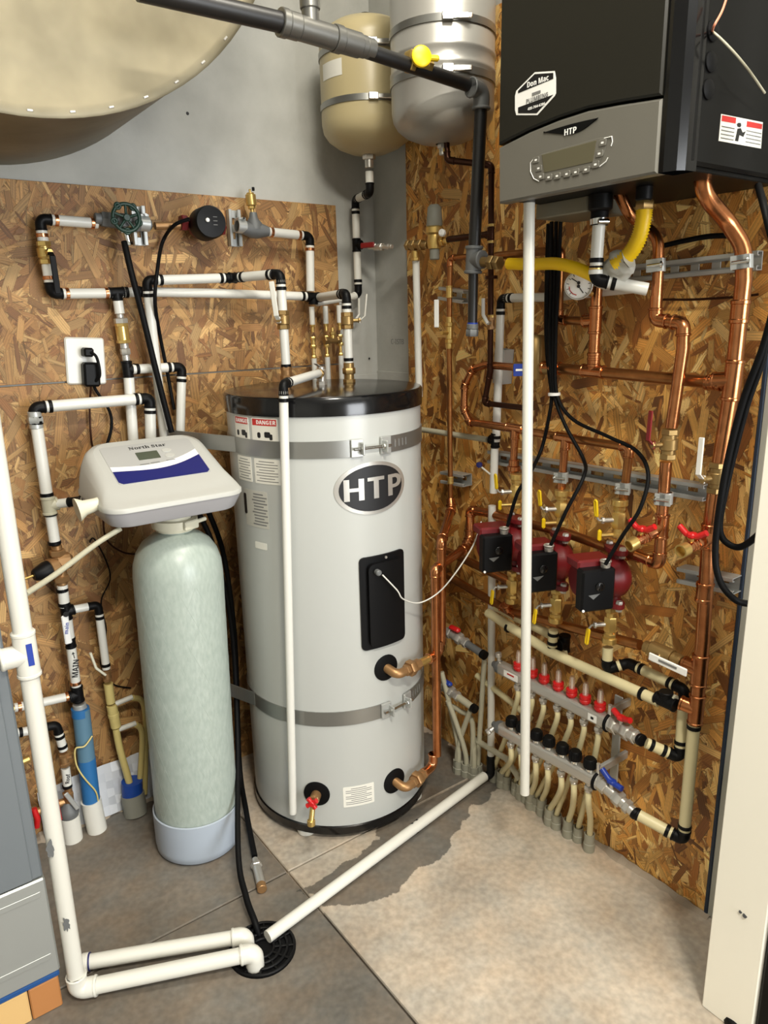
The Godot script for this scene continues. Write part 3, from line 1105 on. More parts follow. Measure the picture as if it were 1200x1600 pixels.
func softener() -> void:
	var ax := V(-0.985, 0, 0.325)
	var o := thing("water_softener", "pale green softener tank with a grey control head on top", "water softener", ax)
	o.rotation_degrees = V(0, 0, -1.3)
	var at := Transform3D(o.transform.basis, ax)
	part(o, "vessel", B.new().lathe([Vector2(0, 0.012), Vector2(0.11, 0.015), Vector2(0.126, 0.03), Vector2(0.127, 0.9), Vector2(0.124, 0.935), Vector2(0.114, 0.968), Vector2(0.096, 0.996), Vector2(0.07, 1.016), Vector2(0.046, 1.026), Vector2(0.046, 1.04), Vector2(0, 1.04)], at, 72).mesh(), M.fibreglass)
	# the wound glass threads stand slightly proud
	var th := B.new()
	for w in 15:
		for sg in [-1.0, 1.0]:
			var q := []
			for i in 26:
				var a: float = w * TAU / 15 + sg * i * 0.1
				var y := 0.14 + i * 0.03
				var tr := 0.1253 + 0.00115 * y
				q.append(at * V(sin(a) * tr, y, cos(a) * tr))
			th.tube(q, 0.0011, 5)
	var thp := part(o, "wound_threads", th.mesh(), M.fibreglass)
	thp.set_meta("kind", "stuff")
	part(o, "base_cup", B.new().lathe([Vector2(0, 0), Vector2(0.12, 0.0), Vector2(0.129, 0.008), Vector2(0.132, 0.03), Vector2(0.133, 0.135), Vector2(0.129, 0.137), Vector2(0.127, 0.13)], at, 64).mesh(), M.base_plastic)
	part(o, "neck", B.new().lathe([Vector2(0, 1.03), Vector2(0.052, 1.03), Vector2(0.056, 1.036), Vector2(0.056, 1.056), Vector2(0.048, 1.06), Vector2(0.048, 1.13), Vector2(0, 1.13)], at, 40).mesh(), M.ivory_plastic)
	var cl := part(o, "clamp", B.new().lathe([Vector2(0.05, 1.04), Vector2(0.064, 1.041), Vector2(0.065, 1.064), Vector2(0.05, 1.065)], at, 40).mesh(), M.ivory_plastic)
	part(cl, "clamp_latch", B.new().box(V(0.05, 0.026, 0.012), at * facing(V(0.025, 1.053, 0.062), V(0.4, 0, 1)), 0.003).mesh(), M.ivory_plastic)
	part(cl, "clamp_screw", B.new().tube([at * V(0.045, 1.056, 0.05), at * V(0.075, 1.06, 0.045)], 0.006, 10).mesh(), M.ivory_plastic)
	# head: skirt below, domed cover above with a sloping face
	var c := V(-0.99, 1.1, 0.32)
	var w := 0.38
	var d := 0.31
	var sk := []
	for g in [[0.0, 0.9, 0.86], [0.004, 0.925, 0.89], [0.034, 0.985, 0.975], [0.046, 1.0, 1.0]]:
		sk.append(ring_at(c + V(0, g[0], 0), w * g[1], d * g[2], 0.05, 0.04))
	part(o, "skirt", B.new().loft(sk).mesh(), M.cover_shade)
	var cv := []
	for g in [[0.044, 1.015, 1.02, 0.04, 0.0], [0.054, 1.015, 1.02, 0.04, 0.0], [0.058, 1.0, 0.995, 0.05, 0.0], [0.076, 0.985, 0.97, 0.15, -0.002], [0.098, 0.95, 0.92, 0.28, -0.005], [0.117, 0.9, 0.86, 0.39, -0.008], [0.126, 0.85, 0.8, 0.44, -0.009], [0.129, 0.79, 0.74, 0.46, -0.01]]:
		cv.append(ring_at(c + V(0, g[0], g[4]), w * g[1], d * g[2], 0.055, g[3]))
	var cover := part(o, "cover", B.new().loft(cv).mesh(), M.cover_light)
	# the face: frame on the sloping top
	var n := V(0, cos(0.46), sin(0.46))
	var f := Transform3D(Basis(V(1, 0, 0), V(0, sin(0.46), -cos(0.46)), n), c + V(0, 0.129, -0.01) + V(0, 0.004 * sin(0.46), -0.004) + n * 0.0002)
	var pw := 0.258
	var ph := 0.176
	var fp := part(cover, "control_panel", B.new().prism(rrect(pw, ph, 0.012), 0.0012, f, 0.0004).mesh(), M.panel_grey)
	var wave := PackedVector2Array()
	var swoosh := PackedVector2Array()
	for i in 17:
		var t := i / 16.0
		wave.append(Vector2(-pw / 2 + 0.002 + (pw - 0.004) * t, -0.028 - 0.014 * sin(t * PI * 1.15 - 0.1) * (0.6 + t) + 0.022 * t * t))
	for i in 17:
		swoosh.append(wave[i])
	for i in 17:
		var t := 1.0 - i / 16.0
		swoosh.append(Vector2(-pw / 2 + 0.002 + (pw - 0.004) * t, -0.006 - 0.014 * sin(t * PI) + 0.036 * t * t * t))
	wave.append(Vector2(pw / 2 - 0.002, -ph / 2 + 0.012)); wave.append(Vector2(pw / 2 - 0.012, -ph / 2 + 0.002)); wave.append(Vector2(-pw / 2 + 0.012, -ph / 2 + 0.002)); wave.append(Vector2(-pw / 2 + 0.002, -ph / 2 + 0.012))
	part(o, "blue_wave", B.new().prism(wave, 0.0005, f.translated_local(V(0, 0, 0.0012))).mesh(), M.navy)
	part(o, "white_swoosh", B.new().prism(swoosh, 0.0005, f.translated_local(V(0, 0, 0.0012))).mesh(), M.print_white)
	part(o, "lettering", letters("North Star", 0.0125, flatmap(f.translated_local(V(0.0, 0.068, 0.0016))), 1.15, true, true), M.print_black)
	part(o, "display", B.new().prism(rrect(0.062, 0.036, 0.002), 0.0008, f.translated_local(V(-0.012, 0.027, 0.0012))).mesh(), M.lcd)
	for k in 2:
		part(o, "button", B.new().prism(oval(0.028, 0.018, 24), 0.0016, f.translated_local(V(0.046, 0.04 - k * 0.026, 0.0012)), 0.0006).mesh(), M.cover_light)
	for k in 3:
		part(o, "print_line", B.new().prism(rrect(0.026, 0.003, 0.001), 0.0004, f.translated_local(V([-0.035, -0.005, 0.04][k], -0.012 + k * 0.002, 0.0017))).mesh(), M.print_grey)
	# inlet horn on the left side
	var h0 := V(-1.1651,1.154,0.38)
	var h1 := V(-1.23,1.1448,0.38)
	var hd := (h1 - h0)
	part(o, "inlet_horn", B.new().lathe([Vector2(0, -0.02), Vector2(0.017, -0.02), Vector2(0.017, 0.02), Vector2(0.02, hd.length() * 0.7), Vector2(0.03, hd.length() * 0.95), Vector2(0.031, hd.length()), Vector2(0, hd.length())], along(h0, hd), 28).mesh(), M.ivory_plastic)

func expansion_tanks() -> void:
	var a := V(-0.165, 2.105, 0.215)
	var o := thing("expansion_tank", "beige expansion tank hanging in the corner with one steel band", "expansion tank", a)
	var r := 0.147
	var xf := Transform3D(Basis(), a)
	part(o, "shell", B.new().lathe([Vector2(0.02, 0.004), Vector2(0.06, 0.01), Vector2(0.1, 0.026), Vector2(0.128, 0.046), Vector2(0.142, 0.066), Vector2(r, 0.09), Vector2(r, 0.31), Vector2(0.142, 0.335), Vector2(0.128, 0.353), Vector2(0.1, 0.37), Vector2(0.06, 0.382), Vector2(0, 0.386)], xf, 56).mesh(), M.tank_beige)
	part(o, "nipple", turned(a + V(0, 0.01, 0), Vector3.DOWN, [[0, 0.02, -0.021], [0.015, 0.045, 0.014]]), M.nickel)
	part(o, "air_cap", cyl(a + V(0, 0.38, 0), a + V(0, 0.402, 0), 0.02, 18, 0.004), M.black_plastic)
	for y in [0.126, 0.27]:
		var b := part(o, "band", B.new().lathe([Vector2(r, y), Vector2(r + 0.003, y), Vector2(r + 0.003, y + 0.018), Vector2(r, y + 0.018)], xf, 56).mesh(), M.steel_band)
		var f := facing(xf * V(sin(-0.5) * (r + 0.007), y + 0.009, cos(-0.5) * (r + 0.007)), V(sin(-0.5), 0, cos(-0.5)))
		part(b, "clamp_box", B.new().box(V(0.03, 0.02, 0.012), f, 0.002).box(V(0.05, 0.014, 0.006), f.translated_local(V(0.035, 0.001, -0.002)), 0.002).mesh(), M.chrome)
	part(o, "paper_label", label_on(xf, r, -1.45, 0.2, 0.09, 0.045), M.paper)
	a = V(-0.172, 2.068, 0.585)
	o = thing("expansion_tank", "silver grey expansion tank hanging beside the boiler with two bands", "expansion tank", a)
	r = 0.143
	xf = Transform3D(Basis(), a)
	part(o, "shell", B.new().lathe([Vector2(0.02, 0.004), Vector2(0.07, 0.012), Vector2(0.105, 0.026), Vector2(0.128, 0.044), Vector2(0.139, 0.062), Vector2(r, 0.084), Vector2(r, 0.165), Vector2(r + 0.003, 0.17), Vector2(r + 0.003, 0.176), Vector2(r, 0.181), Vector2(r, 0.205), Vector2(r + 0.003, 0.21), Vector2(r + 0.003, 0.216), Vector2(r, 0.221), Vector2(r, 0.45), Vector2(0.12, 0.5), Vector2(0.07, 0.53), Vector2(0, 0.54)], xf, 56).mesh(), M.tank_silver)
	part(o, "nipple", turned(a + V(0, 0.01, 0), Vector3.DOWN, [[0, 0.018, -0.015], [0.015, 0.035, 0.01]]), M.nickel)
	for y in [0.143, 0.262]:
		var b := part(o, "band", B.new().lathe([Vector2(r, y), Vector2(r + 0.003, y), Vector2(r + 0.003, y + 0.018), Vector2(r, y + 0.018)], xf, 56).mesh(), M.steel_band)
		var f := facing(xf * V(sin(-0.62) * (r + 0.007), y + 0.009, cos(-0.62) * (r + 0.007)), V(sin(-0.62), 0, cos(-0.62)))
		part(b, "clamp_box", B.new().box(V(0.03, 0.02, 0.012), f, 0.002).box(V(0.05, 0.014, 0.006), f.translated_local(V(0.038, 0.001, -0.004)), 0.002).mesh(), M.chrome)

# a label bent round an upright cylinder
func label_on(xf: Transform3D, r: float, ang: float, y: float, w: float, h: float) -> Mesh:
	var s := B.new()
	for i in 10:
		var a := ang + (float(i) / 10 - 0.5) * w / r
		var b := ang + (float(i + 1) / 10 - 0.5) * w / r
		var u := V(sin(a), 0, cos(a))
		var v := V(sin(b), 0, cos(b))
		s.quad(xf * (u * (r + 0.001) + V(0, y, 0)), xf * (v * (r + 0.001) + V(0, y, 0)), xf * (v * (r + 0.001) + V(0, y + h, 0)), xf * (u * (r + 0.001) + V(0, y + h, 0)), u, v, v, u)
		s.flat4(xf * (u * (r + 0.001) + V(0, y + h, 0)), xf * (v * (r + 0.001) + V(0, y + h, 0)), xf * (v * (r - 0.001) + V(0, y + h, 0)), xf * (u * (r - 0.001) + V(0, y + h, 0)), Vector3.UP)
		s.flat4(xf * (u * (r + 0.001) + V(0, y, 0)), xf * (v * (r + 0.001) + V(0, y, 0)), xf * (v * (r - 0.001) + V(0, y, 0)), xf * (u * (r - 0.001) + V(0, y, 0)), Vector3.DOWN)
	return s.mesh()

func boiler() -> void:
	# front face in the plane x = -BD, the shell between z = bl and z = br
	var BD := 0.38
	var bl: float = V(-.38,1.8465,1.0184).z
	var br: float = V(-.38,1.8419,1.4726).z
	var y0: float = V(-.38,1.8465,1.0184).y
	var y1 := 2.62
	var o := thing("boiler", "black wall hung boiler with a grey control panel and display", "boiler", V(-BD / 2, y0, (bl + br) / 2))
	part(o, "casing", bx(V(-BD + 0.03, y0 + 0.012, bl + 0.002), V(0.0, y1, br), 0.006), M.boiler_side)
	part(o, "bottom_plate", bx(V(-BD + 0.05, y0 + 0.004, bl + 0.012), V(-0.004, y0 + 0.014, br - 0.012), 0.002), M.boiler_side)
	part(o, "bottom_tray", bx(V(-0.26, V(-.26,1.8182,1.0487).y, bl + 0.003), V(-0.12, y0 + 0.006, V(-.26,1.8173,1.1732).z), 0.003), M.boiler_under)
	# the front cover bows out a little; the frame is seen face on: x to the right, y up
	var f := Transform3D(Basis(V(0, 0, 1), V(0, 1, 0), V(-1, 0, 0)), V(-BD + 0.028, 0, 0))
	var ze: float = V(-.38,1.8516,1.4251).z
	var seam := [V(-.38,1.9658,1.0155), V(-.38,1.9796,1.1051), V(-.38,1.9865,1.1856), V(-.38,1.9883,1.26), V(-.38,1.9829,1.3306), V(-.38,1.9733,1.4216)]
	var low := PackedVector2Array([Vector2(bl, y0), Vector2(ze, y0)])
	var up := PackedVector2Array()
	for i in seam.size():
		var p: Vector3 = seam[seam.size() - 1 - i]
		low.append(Vector2(p.z if i else ze, p.y - 0.002))
	for i in seam.size():
		var p: Vector3 = seam[i]
		up.append(Vector2(p.z if i < seam.size() - 1 else ze, p.y + 0.003))
	up.append(Vector2(ze, y1)); up.append(Vector2(bl, y1))
	var cp := part(o, "control_panel", B.new().prism(low, 0.028, mirror(f), 0.004).mesh(), M.boiler_grey)
	var fc := part(o, "front_cover", B.new().prism(up, 0.03, mirror(f), 0.004).mesh(), M.boiler_black)
	# rounded corner post
	var s := B.new()
	var prof := [V(-BD + 0.004, 0, ze + 0.002), V(-BD + 0.002, 0, ze + 0.012), V(-BD + 0.008, 0, br - 0.012), V(-BD + 0.022, 0, br - 0.003), V(-BD + 0.05, 0, br + 0.001), V(-BD + 0.05, 0, ze + 0.002)]
	var ra := []
	var rb := []
	for p in prof:
		ra.append(p + V(0, y0, 0))
		rb.append(p + V(0, y1, 0))
	for i in prof.size():
		var j := (i + 1) % prof.size()
		var nrm: Vector3 = (prof[j] - prof[i]).cross(Vector3.UP)
		s.flat4(ra[i], ra[j], rb[j], rb[i], nrm)
	for i in range(1, prof.size() - 1):
		s.flat4(ra[0], ra[i], ra[i + 1], ra[0], Vector3.DOWN)
		s.tri(ra[0], ra[i], ra[i + 1], Vector3.DOWN, Vector3.DOWN, Vector3.DOWN)
	part(o, "corner_post", s.mesh(), M.black_gloss)
	# badge, display, buttons on the control panel
	var lens := PackedVector2Array()
	var bc := [V(-.38,1.9686,1.1486), V(-.38,1.9677,1.2873), V(-.38,1.9721,1.2211), V(-.38,1.9477,1.2257)]
	var c0: Vector3 = bc[0]
	var c1: Vector3 = bc[1]
	for i in 13:
		var p: Vector3 = c0.lerp(c1, i / 12.0)
		lens.append(Vector2(p.z, p.y + 0.002 * sin(PI * i / 12.0)))
	for i in 13:
		var p: Vector3 = c1.lerp(c0, i / 12.0)
		lens.append(Vector2(p.z, p.y - 0.022 * sin(PI * i / 12.0) * (0.75 + 0.25 * cos(PI * i / 12.0))))
	var bd := part(cp, "badge", B.new().prism(lens, 0.002, mirror(f.translated_local(V(0, 0, 0.028))), 0.0008).mesh(), M.boiler_side)
	var up_dir := (c1 - c0).normalized()
	var tx := facing_dir(V(-.38,1.957,1.2203) + V(-0.0024, 0, 0), up_dir)
	part(o, "lettering", letters("HTP", 0.0115, flatmap(tx), 1.1), M.print_white)
	var dsp := pix_poly([V(-.38,1.9261,1.1452), V(-.38,1.928,1.2868), V(-.38,1.8899,1.28), V(-.38,1.8898,1.1538)])
	part(cp, "display", B.new().prism(dsp, 0.002, mirror(f.translated_local(V(0, 0, 0.028))), 0.0006).mesh(), M.boiler_lcd)
	var pad := pix_poly([V(-.38,1.9214,1.1147), V(-.38,1.9277,1.1433), V(-.38,1.9312,1.2881), V(-.38,1.9289,1.3124), V(-.38,1.9006,1.3053), V(-.38,1.8822,1.2913), V(-.38,1.878,1.2666), V(-.38,1.8757,1.2047), V(-.38,1.8775,1.1526), V(-.38,1.8857,1.1234)])
	part(cp, "keypad", B.new().prism(pad, 0.001, mirror(f.translated_local(V(0, 0, 0.028))), 0.0004).mesh(), M.boiler_grey)
	for p in [V(-.381,1.9186,1.1302), V(-.381,1.901,1.1382), V(-.381,1.8837,1.1443), V(-.381,1.8789,1.1675), V(-.381,1.8779,1.1901), V(-.381,1.8776,1.2155), V(-.381,1.8776,1.2385), V(-.381,1.8783,1.2642), V(-.381,1.8839,1.2873), V(-.381,1.9022,1.2953), V(-.381,1.9206,1.3017)]:
		var kf := facing_dir(p, up_dir)
		var bt := part(cp, "button", B.new().prism(rrect(0.017, 0.012, 0.002), 0.0016, kf, 0.0005).mesh(), M.boiler_grey)
		part(o, "button_mark", B.new().prism(rrect(0.006, 0.0035, 0.001), 0.0004, kf.translated_local(V(0, 0, 0.0016))).mesh(), M.print_white)
	for q in [[V(-.3815,1.9223,1.1233), V(-.3815,1.9162,1.1144), V(-.3815,1.8983,1.1151), V(-.3815,1.8828,1.1249), V(-.3815,1.8755,1.1397)], [V(-.3815,1.9279,1.3046), V(-.3815,1.9279,1.3225), V(-.3815,1.9185,1.3246), V(-.3815,1.9111,1.3221)], [V(-.3815,1.8788,1.2972), V(-.3815,1.8856,1.3119), V(-.3815,1.8917,1.316)]]:
		part(o, "outline_mark", tubed(q, 0.0009, 6), M.print_white)
	# round sticker of the plumber: an upright hexagon badge
	var hx := pix_poly([V(-.38,2.0882,1.1207), V(-.38,2.0771,1.1745), V(-.38,2.0634,1.1785), V(-.38,2.035,1.1799), V(-.38,2.031,1.1767), V(-.38,2.0051,1.1312), V(-.38,2.0178,1.0704), V(-.38,2.0287,1.0663), V(-.38,2.0563,1.0654), V(-.38,2.0655,1.0689)])
	var sp := part(fc, "sticker", B.new().prism(hx, 0.0006, mirror(f.translated_local(V(0, 0, 0.03)))).mesh(), M.print_white, "white and black hexagon sticker")
	var inn := pix_poly([V(-.38,2.0846,1.1209), V(-.38,2.0744,1.1713), V(-.38,2.0638,1.1718), V(-.38,2.0592,1.0747), V(-.38,2.0641,1.0745)])
	part(o, "sticker_field", B.new().prism(inn, 0.0005, mirror(f.translated_local(V(0, 0, 0.0306)))).mesh(), M.print_black)
	inn = pix_poly([V(-.38,2.0317,1.0756), V(-.38,2.0342,1.1732), V(-.38,2.0091,1.1293), V(-.38,2.0204,1.0759)])
	part(o, "sticker_field", B.new().prism(inn, 0.0005, mirror(f.translated_local(V(0, 0, 0.0306)))).mesh(), M.print_black)
	var sd := (V(-.38,2.0635,1.1684) - V(-.38,2.0625,1.0764)).normalized()
	part(o, "lettering", letters("Don Mac", 0.0105, flatmap(facing_dir(V(-.3835,2.0687,1.13), sd)), 1.0), M.print_white)
	part(o, "lettering", letters("PLUMBING", 0.0085, flatmap(facing_dir(V(-.3835,2.0377,1.1295), sd)), 1.0), M.print_grey)
	part(o, "lettering", letters("435-764-6206", 0.0052, flatmap(facing_dir(V(-.3835,2.0222,1.1283), sd)), 1.1), M.print_white)
	part(o, "sticker_mark", B.new().prism(rrect(0.024, 0.005, 0.001), 0.0004, facing_dir(V(-.3833,2.0479,1.1271), sd)).mesh(), M.print_grey)
	# warning label and knock-out plugs on the side
	var sf := Transform3D(Basis(), V(0, 0, br))
	var wl := poly_xy([V(-.2616,1.9503,1.473), V(-.1109,1.9546,1.473), V(-.1081,1.9077,1.473), V(-.2624,1.9049,1.473)])
	var lb := part(o, "warning_label", B.new().prism(wl, 0.0008, sf).mesh(), M.paper, "white warning label with red headers")
	for q in [[V(-.2591,1.9485,1.473), V(-.2101,1.9503,1.473), V(-.2105,1.9403,1.473), V(-.2595,1.9387,1.473)], [V(-.1704,1.9496,1.473), V(-.1126,1.951,1.473), V(-.113,1.9418,1.473), V(-.1707,1.9395,1.473)]]:
		part(lb, "header", B.new().prism(poly_xy(q), 0.0004, sf.translated_local(V(0, 0, 0.0008))).mesh(), M.print_red)
	for q in [[V(-.202,1.9325,1.473), V(-.1909,1.9349,1.473), V(-.1826,1.9281,1.473), V(-.1715,1.9316,1.473), V(-.1787,1.9207,1.473), V(-.1931,1.9224,1.473), V(-.1956,1.911,1.473), V(-.2071,1.9109,1.473)], [V(-.2017,1.9425,1.473), V(-.1926,1.9436,1.473), V(-.1895,1.9395,1.473), V(-.1934,1.9357,1.473), V(-.2027,1.9358,1.473), V(-.2058,1.9398,1.473)]]:
		part(lb, "figure_sign", B.new().prism(poly_xy(q), 0.0004, sf.translated_local(V(0, 0, 0.0008))).mesh(), M.print_black)
	for k in 4:
		for q in [[V(-.258,1.9303,1.473), V(-.2133,1.9312,1.473)], [V(-.1694,1.933,1.473), V(-.1138,1.9337,1.473)]]:
			var a: Vector3 = q[0] - V(0, k * 0.0065, -0.001)
			var b: Vector3 = q[1] - V(0, k * 0.0065, -0.001)
			part(lb, "text_line", B.new().tube([a, b], 0.0008, 5).mesh(), M.print_grey)
	for p in [V(-.3132,2.0754,1.473), V(-.3113,2.0275,1.473), V(-.3123,1.9834,1.473)]:
		part(o, "knockout_plug", B.new().lathe([Vector2(0, -0.003), Vector2(0.017, -0.003), Vector2(0.017, 0.003), Vector2(0.013, 0.006), Vector2(0, 0.006)], along(p, V(0, 0, 1)), 20).mesh(), M.black_rubber)
	# outlets below
	for e in [[V(-.25,1.8653,1.2019), 0.026, 0.035], [V(-.25,1.8643,1.3106), 0.017, 0.03]]:
		var p: Vector3 = V(e[0].x, y0 + 0.006, e[0].z)
		part(o, "outlet", cyl(p - V(0, e[2], 0), p, e[1], 20, 0.003), M.black_plastic)

func mirror(f: Transform3D) -> Transform3D:
	return f

# outlines given as points in the plane of the boiler's front, or of its side
func pix_poly(pts: Array) -> PackedVector2Array:
	var out := PackedVector2Array()
	for p in pts:
		out.append(Vector2(p.z, p.y))
	return out

func poly_xy(pts: Array) -> PackedVector2Array:
	var out := PackedVector2Array()
	for p in pts:
		out.append(Vector2(p.x, p.y))
	return out

# a frame on the boiler's front whose X axis runs along d
func facing_dir(c: Vector3, d: Vector3) -> Transform3D:
	var z := V(-1, 0, 0)
	var x := (d - z * d.dot(z)).normalized()
	return Transform3D(Basis(x, z.cross(x), z), c)

func gas_line() -> void:
	var st := dict("black_iron", "galvanized", null, 0.035, 1.3, 1.2, 1.14)
	var g := [V(-1.0811,2.2095,0.76), V(-.7742,2.2115,0.76), V(-.6477,2.2013,0.76), V(-.5502,2.1949,0.76), V(-.4281,2.1923,0.76), V(-.364,2.1942,0.76), V(-.2004,2.1685,0.76)]
	var o := thing("gas_pipe", "black iron gas pipe running overhead and down beside the boiler", "pipe", g[6])
	part(o, "pipe", cyl(g[0], g[1], 0.0205, 20), M.black_iron)
	var d: Vector3 = (g[6] - g[0]).normalized()
	part(o, "reducer", turned(g[1], d, [[-0.005, 0.012, 0.0285], [0.012, 0.04, 0.0268], [0.04, 0.13, 0.0252], [0.13, 0.15, 0.0285], [0.15, 0.2, 0.0262], [0.2, 0.215, 0.0235], [0.215, 0.238, 0.0222]]), M.steel_dull, "stepped galvanized reducer")
	part(o, "pipe", cyl(g[3], g[6], 0.0165, 18), M.black_iron)
	part(o, "upper_branch", turned(V(-.7018,2.2091,0.76), V(0, 1, 0), [[0.0, 0.05, 0.019], [0.04, 0.06, 0.022], [0.06, 0.3, 0.016]]), M.steel_dull)
	var bend: Vector3 = V(-.2,2.1614,0.7715)
	var low: Vector3 = V(-.2,1.7721,0.7476)
	part(o, "elbow", elbow_mesh(bend - d * 0.04, bend, bend + (low - bend).normalized() * 0.045, 0.0215, 0.035, 1.15), M.cast_grey)
	part(o, "pipe", cyl(bend, low, 0.0168, 18), M.black_iron)
	var tc: Vector3 = V(-.2,1.749,0.7454)
	var dn := (low - bend).normalized()
	part(o, "tee", tee_mesh(tc, dn, V(0, -0.05, 1), 0.0215, 0.036, 1.15), M.cast_grey, "galvanized tee")
	var cap: Vector3 = V(-.2,1.5644,0.7424)
	part(o, "drip_leg", cyl(tc, cap, 0.0135, 16), M.black_iron)
	part(o, "cap", turned(cap, dn, [[-0.014, 0.0, 0.0165], [0, 0.02, -0.018]]), M.cast_grey)
	part(o, "tape_ring", cyl(cap - dn * 0.018, cap - dn * 0.013, 0.015, 16), M.blue_plastic)
	# shut-off valve with a yellow handle
	var c: Vector3 = V(-.4043,2.1933,0.76)
	var vo := thing("gas_valve", "brass gas valve with a yellow handle on the overhead black pipe", "valve", c)
	part(vo, "body", turned(c, d, [[-0.03, -0.014, -0.026], [-0.016, 0.03, 0.021], [0.02, 0.036, -0.024]]), M.brass)
	var out := V(-0.45, 0.1, 1.0).normalized()
	part(vo, "stem", cyl(c, c + out * 0.032, 0.009, 14), M.brass)
	part(vo, "handle", B.new().lathe([Vector2(0, 0.03), Vector2(0.022, 0.03), Vector2(0.024, 0.034), Vector2(0.024, 0.042), Vector2(0.02, 0.045), Vector2(0, 0.045)], along(c, out), 24).box(V(0.05, 0.012, 0.014), facing(c + out * 0.042 + d * 0.022, out, d.cross(out)), 0.003).mesh(), M.yellow_plastic)


# ---------------------------------------------------------------- pipework on the left wall
func left_wall_plumbing() -> void:
	var pex := dict("pex_white", "black_plastic", "black_plastic", 0.03, 1.02, 1.1, 1.1)
	var pexc := dict("pex_white", "black_plastic", "copper_bright", 0.03, 1.02, 1.1, 1.1)
	var R1 := 0.0143
	# upper loop
	var o := thing("pex_pipe", "white pipe loop with copper rings left of the green handwheel", "pipe", V(-1.1431,1.6853,0.05))
	pipe_run(o, [V(-.9984,1.8779,0.05), V(-1.1496,1.8815,0.05), V(-1.1462,1.6871,0.05), V(-.9816,1.6888,0.05)], R1, pexc, true, true)
	part(o, "tee", tee_mesh(V(-.9667,1.6905,0.05), V(-.9519,1.6905,0.05) - V(-.9816,1.6888,0.05), V(0, -1, 0), 0.0150, 0.022), M.black_plastic)
	ball_valve("ball_valve", "brass valve with a black lever on the leftmost short upright of the upper loop", V(-1.1483,1.7947,0.05), V(-1.1462,1.6871,0.05) - V(-1.1496,1.8815,0.05), V(0.1, 0, 1), V(-1.1462,1.6871,0.05) - V(-1.1496,1.8815,0.05), 0.0143, M.brass, M.black_plastic, 0.1, 0.03)
	o = thing("pex_pipe", "long white pipe running level across the left wall to the tank corner", "pipe", V(-.6768,1.6883,0.06))
	pipe_run(o, [V(-.9519,1.6905,0.05), V(-.8852,1.6922,0.055), V(-.6768,1.6883,0.06), V(-.334,1.6779,0.06)], R1, pex, true, true)
	part(o, "coupling", coupling_mesh(V(-.8926,1.6922,0.054), V(1, 0, 0), 0.0155, 0.012), M.black_plastic)
	part(o, "tee", tee_mesh(V(-.3062,1.6757,0.06), V(1, 0, 0), V(0, -1, 0), 0.0155, 0.024), M.black_plastic)
	# pressure valve drop
	o = thing("pex_pipe", "short white pipe with brass fittings dropping from the black tee at left", "pipe", V(-.9651,1.5761,0.05))
	var dd := V(-.9603,1.4695,0.05) - V(-.9667,1.6905,0.05)
	part(o, "pipe", tubed([V(-.9657,1.6672,0.05), V(-.9643,1.631,0.05)], R1), M.pex_white)
	part(o, "fitting", turned(V(-.964,1.6182,0.05), dd, [[-0.012, 0.0, 0.011], [0.0, 0.016, -0.02], [0.016, 0.024, 0.014]]), M.nickel)
	part(o, "valve_body", turned(V(-.9628,1.5797,0.05), dd, [[-0.026, -0.014, -0.019], [-0.016, 0.026, 0.0185], [0.024, 0.034, -0.021]]), M.brass)
	part(o, "fitting", turned(V(-.9606,1.5165,0.05), dd, [[-0.03, -0.014, 0.012], [-0.014, 0.004, -0.015], [0.004, 0.022, 0.011]]), M.nickel)
	part(o, "tee", tee_mesh(V(-.9603,1.4695,0.05), dd, V(1, 0, 0), 0.0152, 0.024), M.black_plastic)
	part(o, "pipe", tubed([V(-.9592,1.4447,0.05), V(-.9678,1.2312,0.05)], R1 * 1.1), M.pex_white)
	o = thing("pex_pipe", "short white branch to the right of the brass drop, turning down behind the softener", "pipe", V(-.8721,1.4684,0.055))
	pipe_run(o, [V(-.9466,1.4689,0.055), V(-.7926,1.4677,0.055), V(-.8241,1.2141,0.055)], R1, pex, true, false)
	# gate valve, clamps, pump and air separator along the top
	var c := V(-.9324,1.8853,0.06)
	var dx := (V(-.8399,1.8796,0.06) - c).normalized()
	o = thing("gate_valve", "grey iron valve with a dark green handwheel on the upper left wall", "valve", c)
	part(o, "body", turned(c, dx, [[-0.075, -0.055, 0.015], [-0.058, -0.03, -0.022], [-0.035, 0.03, 0.021], [0.025, 0.05, -0.026], [0.05, 0.085, 0.014]]), M.cast_grey)
	part(o, "bonnet", turned(c, V(-0.1, 0, 1), [[0.0, 0.03, 0.018], [0.03, 0.04, -0.02], [0.04, 0.065, 0.007]]), M.cast_grey)
	var wc := c + V(-0.006, 0.003, 0.062)
	var wh := B.new().torus(wc, V(-0.1, 0, 1), 0.036, 0.0055, 30, 8)
	for k in 5:
		var a := TAU * k / 5 + 0.3
		wh.tube([wc, wc + V(cos(a), sin(a), 0) * 0.034], 0.004, 8)
		wh.torus(wc + V(cos(a + 0.63), sin(a + 0.63), 0) * 0.036, V(-0.1, 0, 1), 0.007, 0.004, 12, 6)
	rod(wh, wc + V(0, 0, -0.008), wc + V(0, 0, 0.008), 0.01, 14, 0.002)
	part(o, "handwheel", wh.mesh(), M.green_wheel)
	part(o, "drain_nipple", turned(c + V(0, -0.012, 0.02), V(-.926,1.8303,0.06) - V(-.9332,1.8784,0.06), [[0, 0.02, -0.02], [0.02, 0.05, 0.009], [0.045, 0.055, -0.012]]), M.chrome)
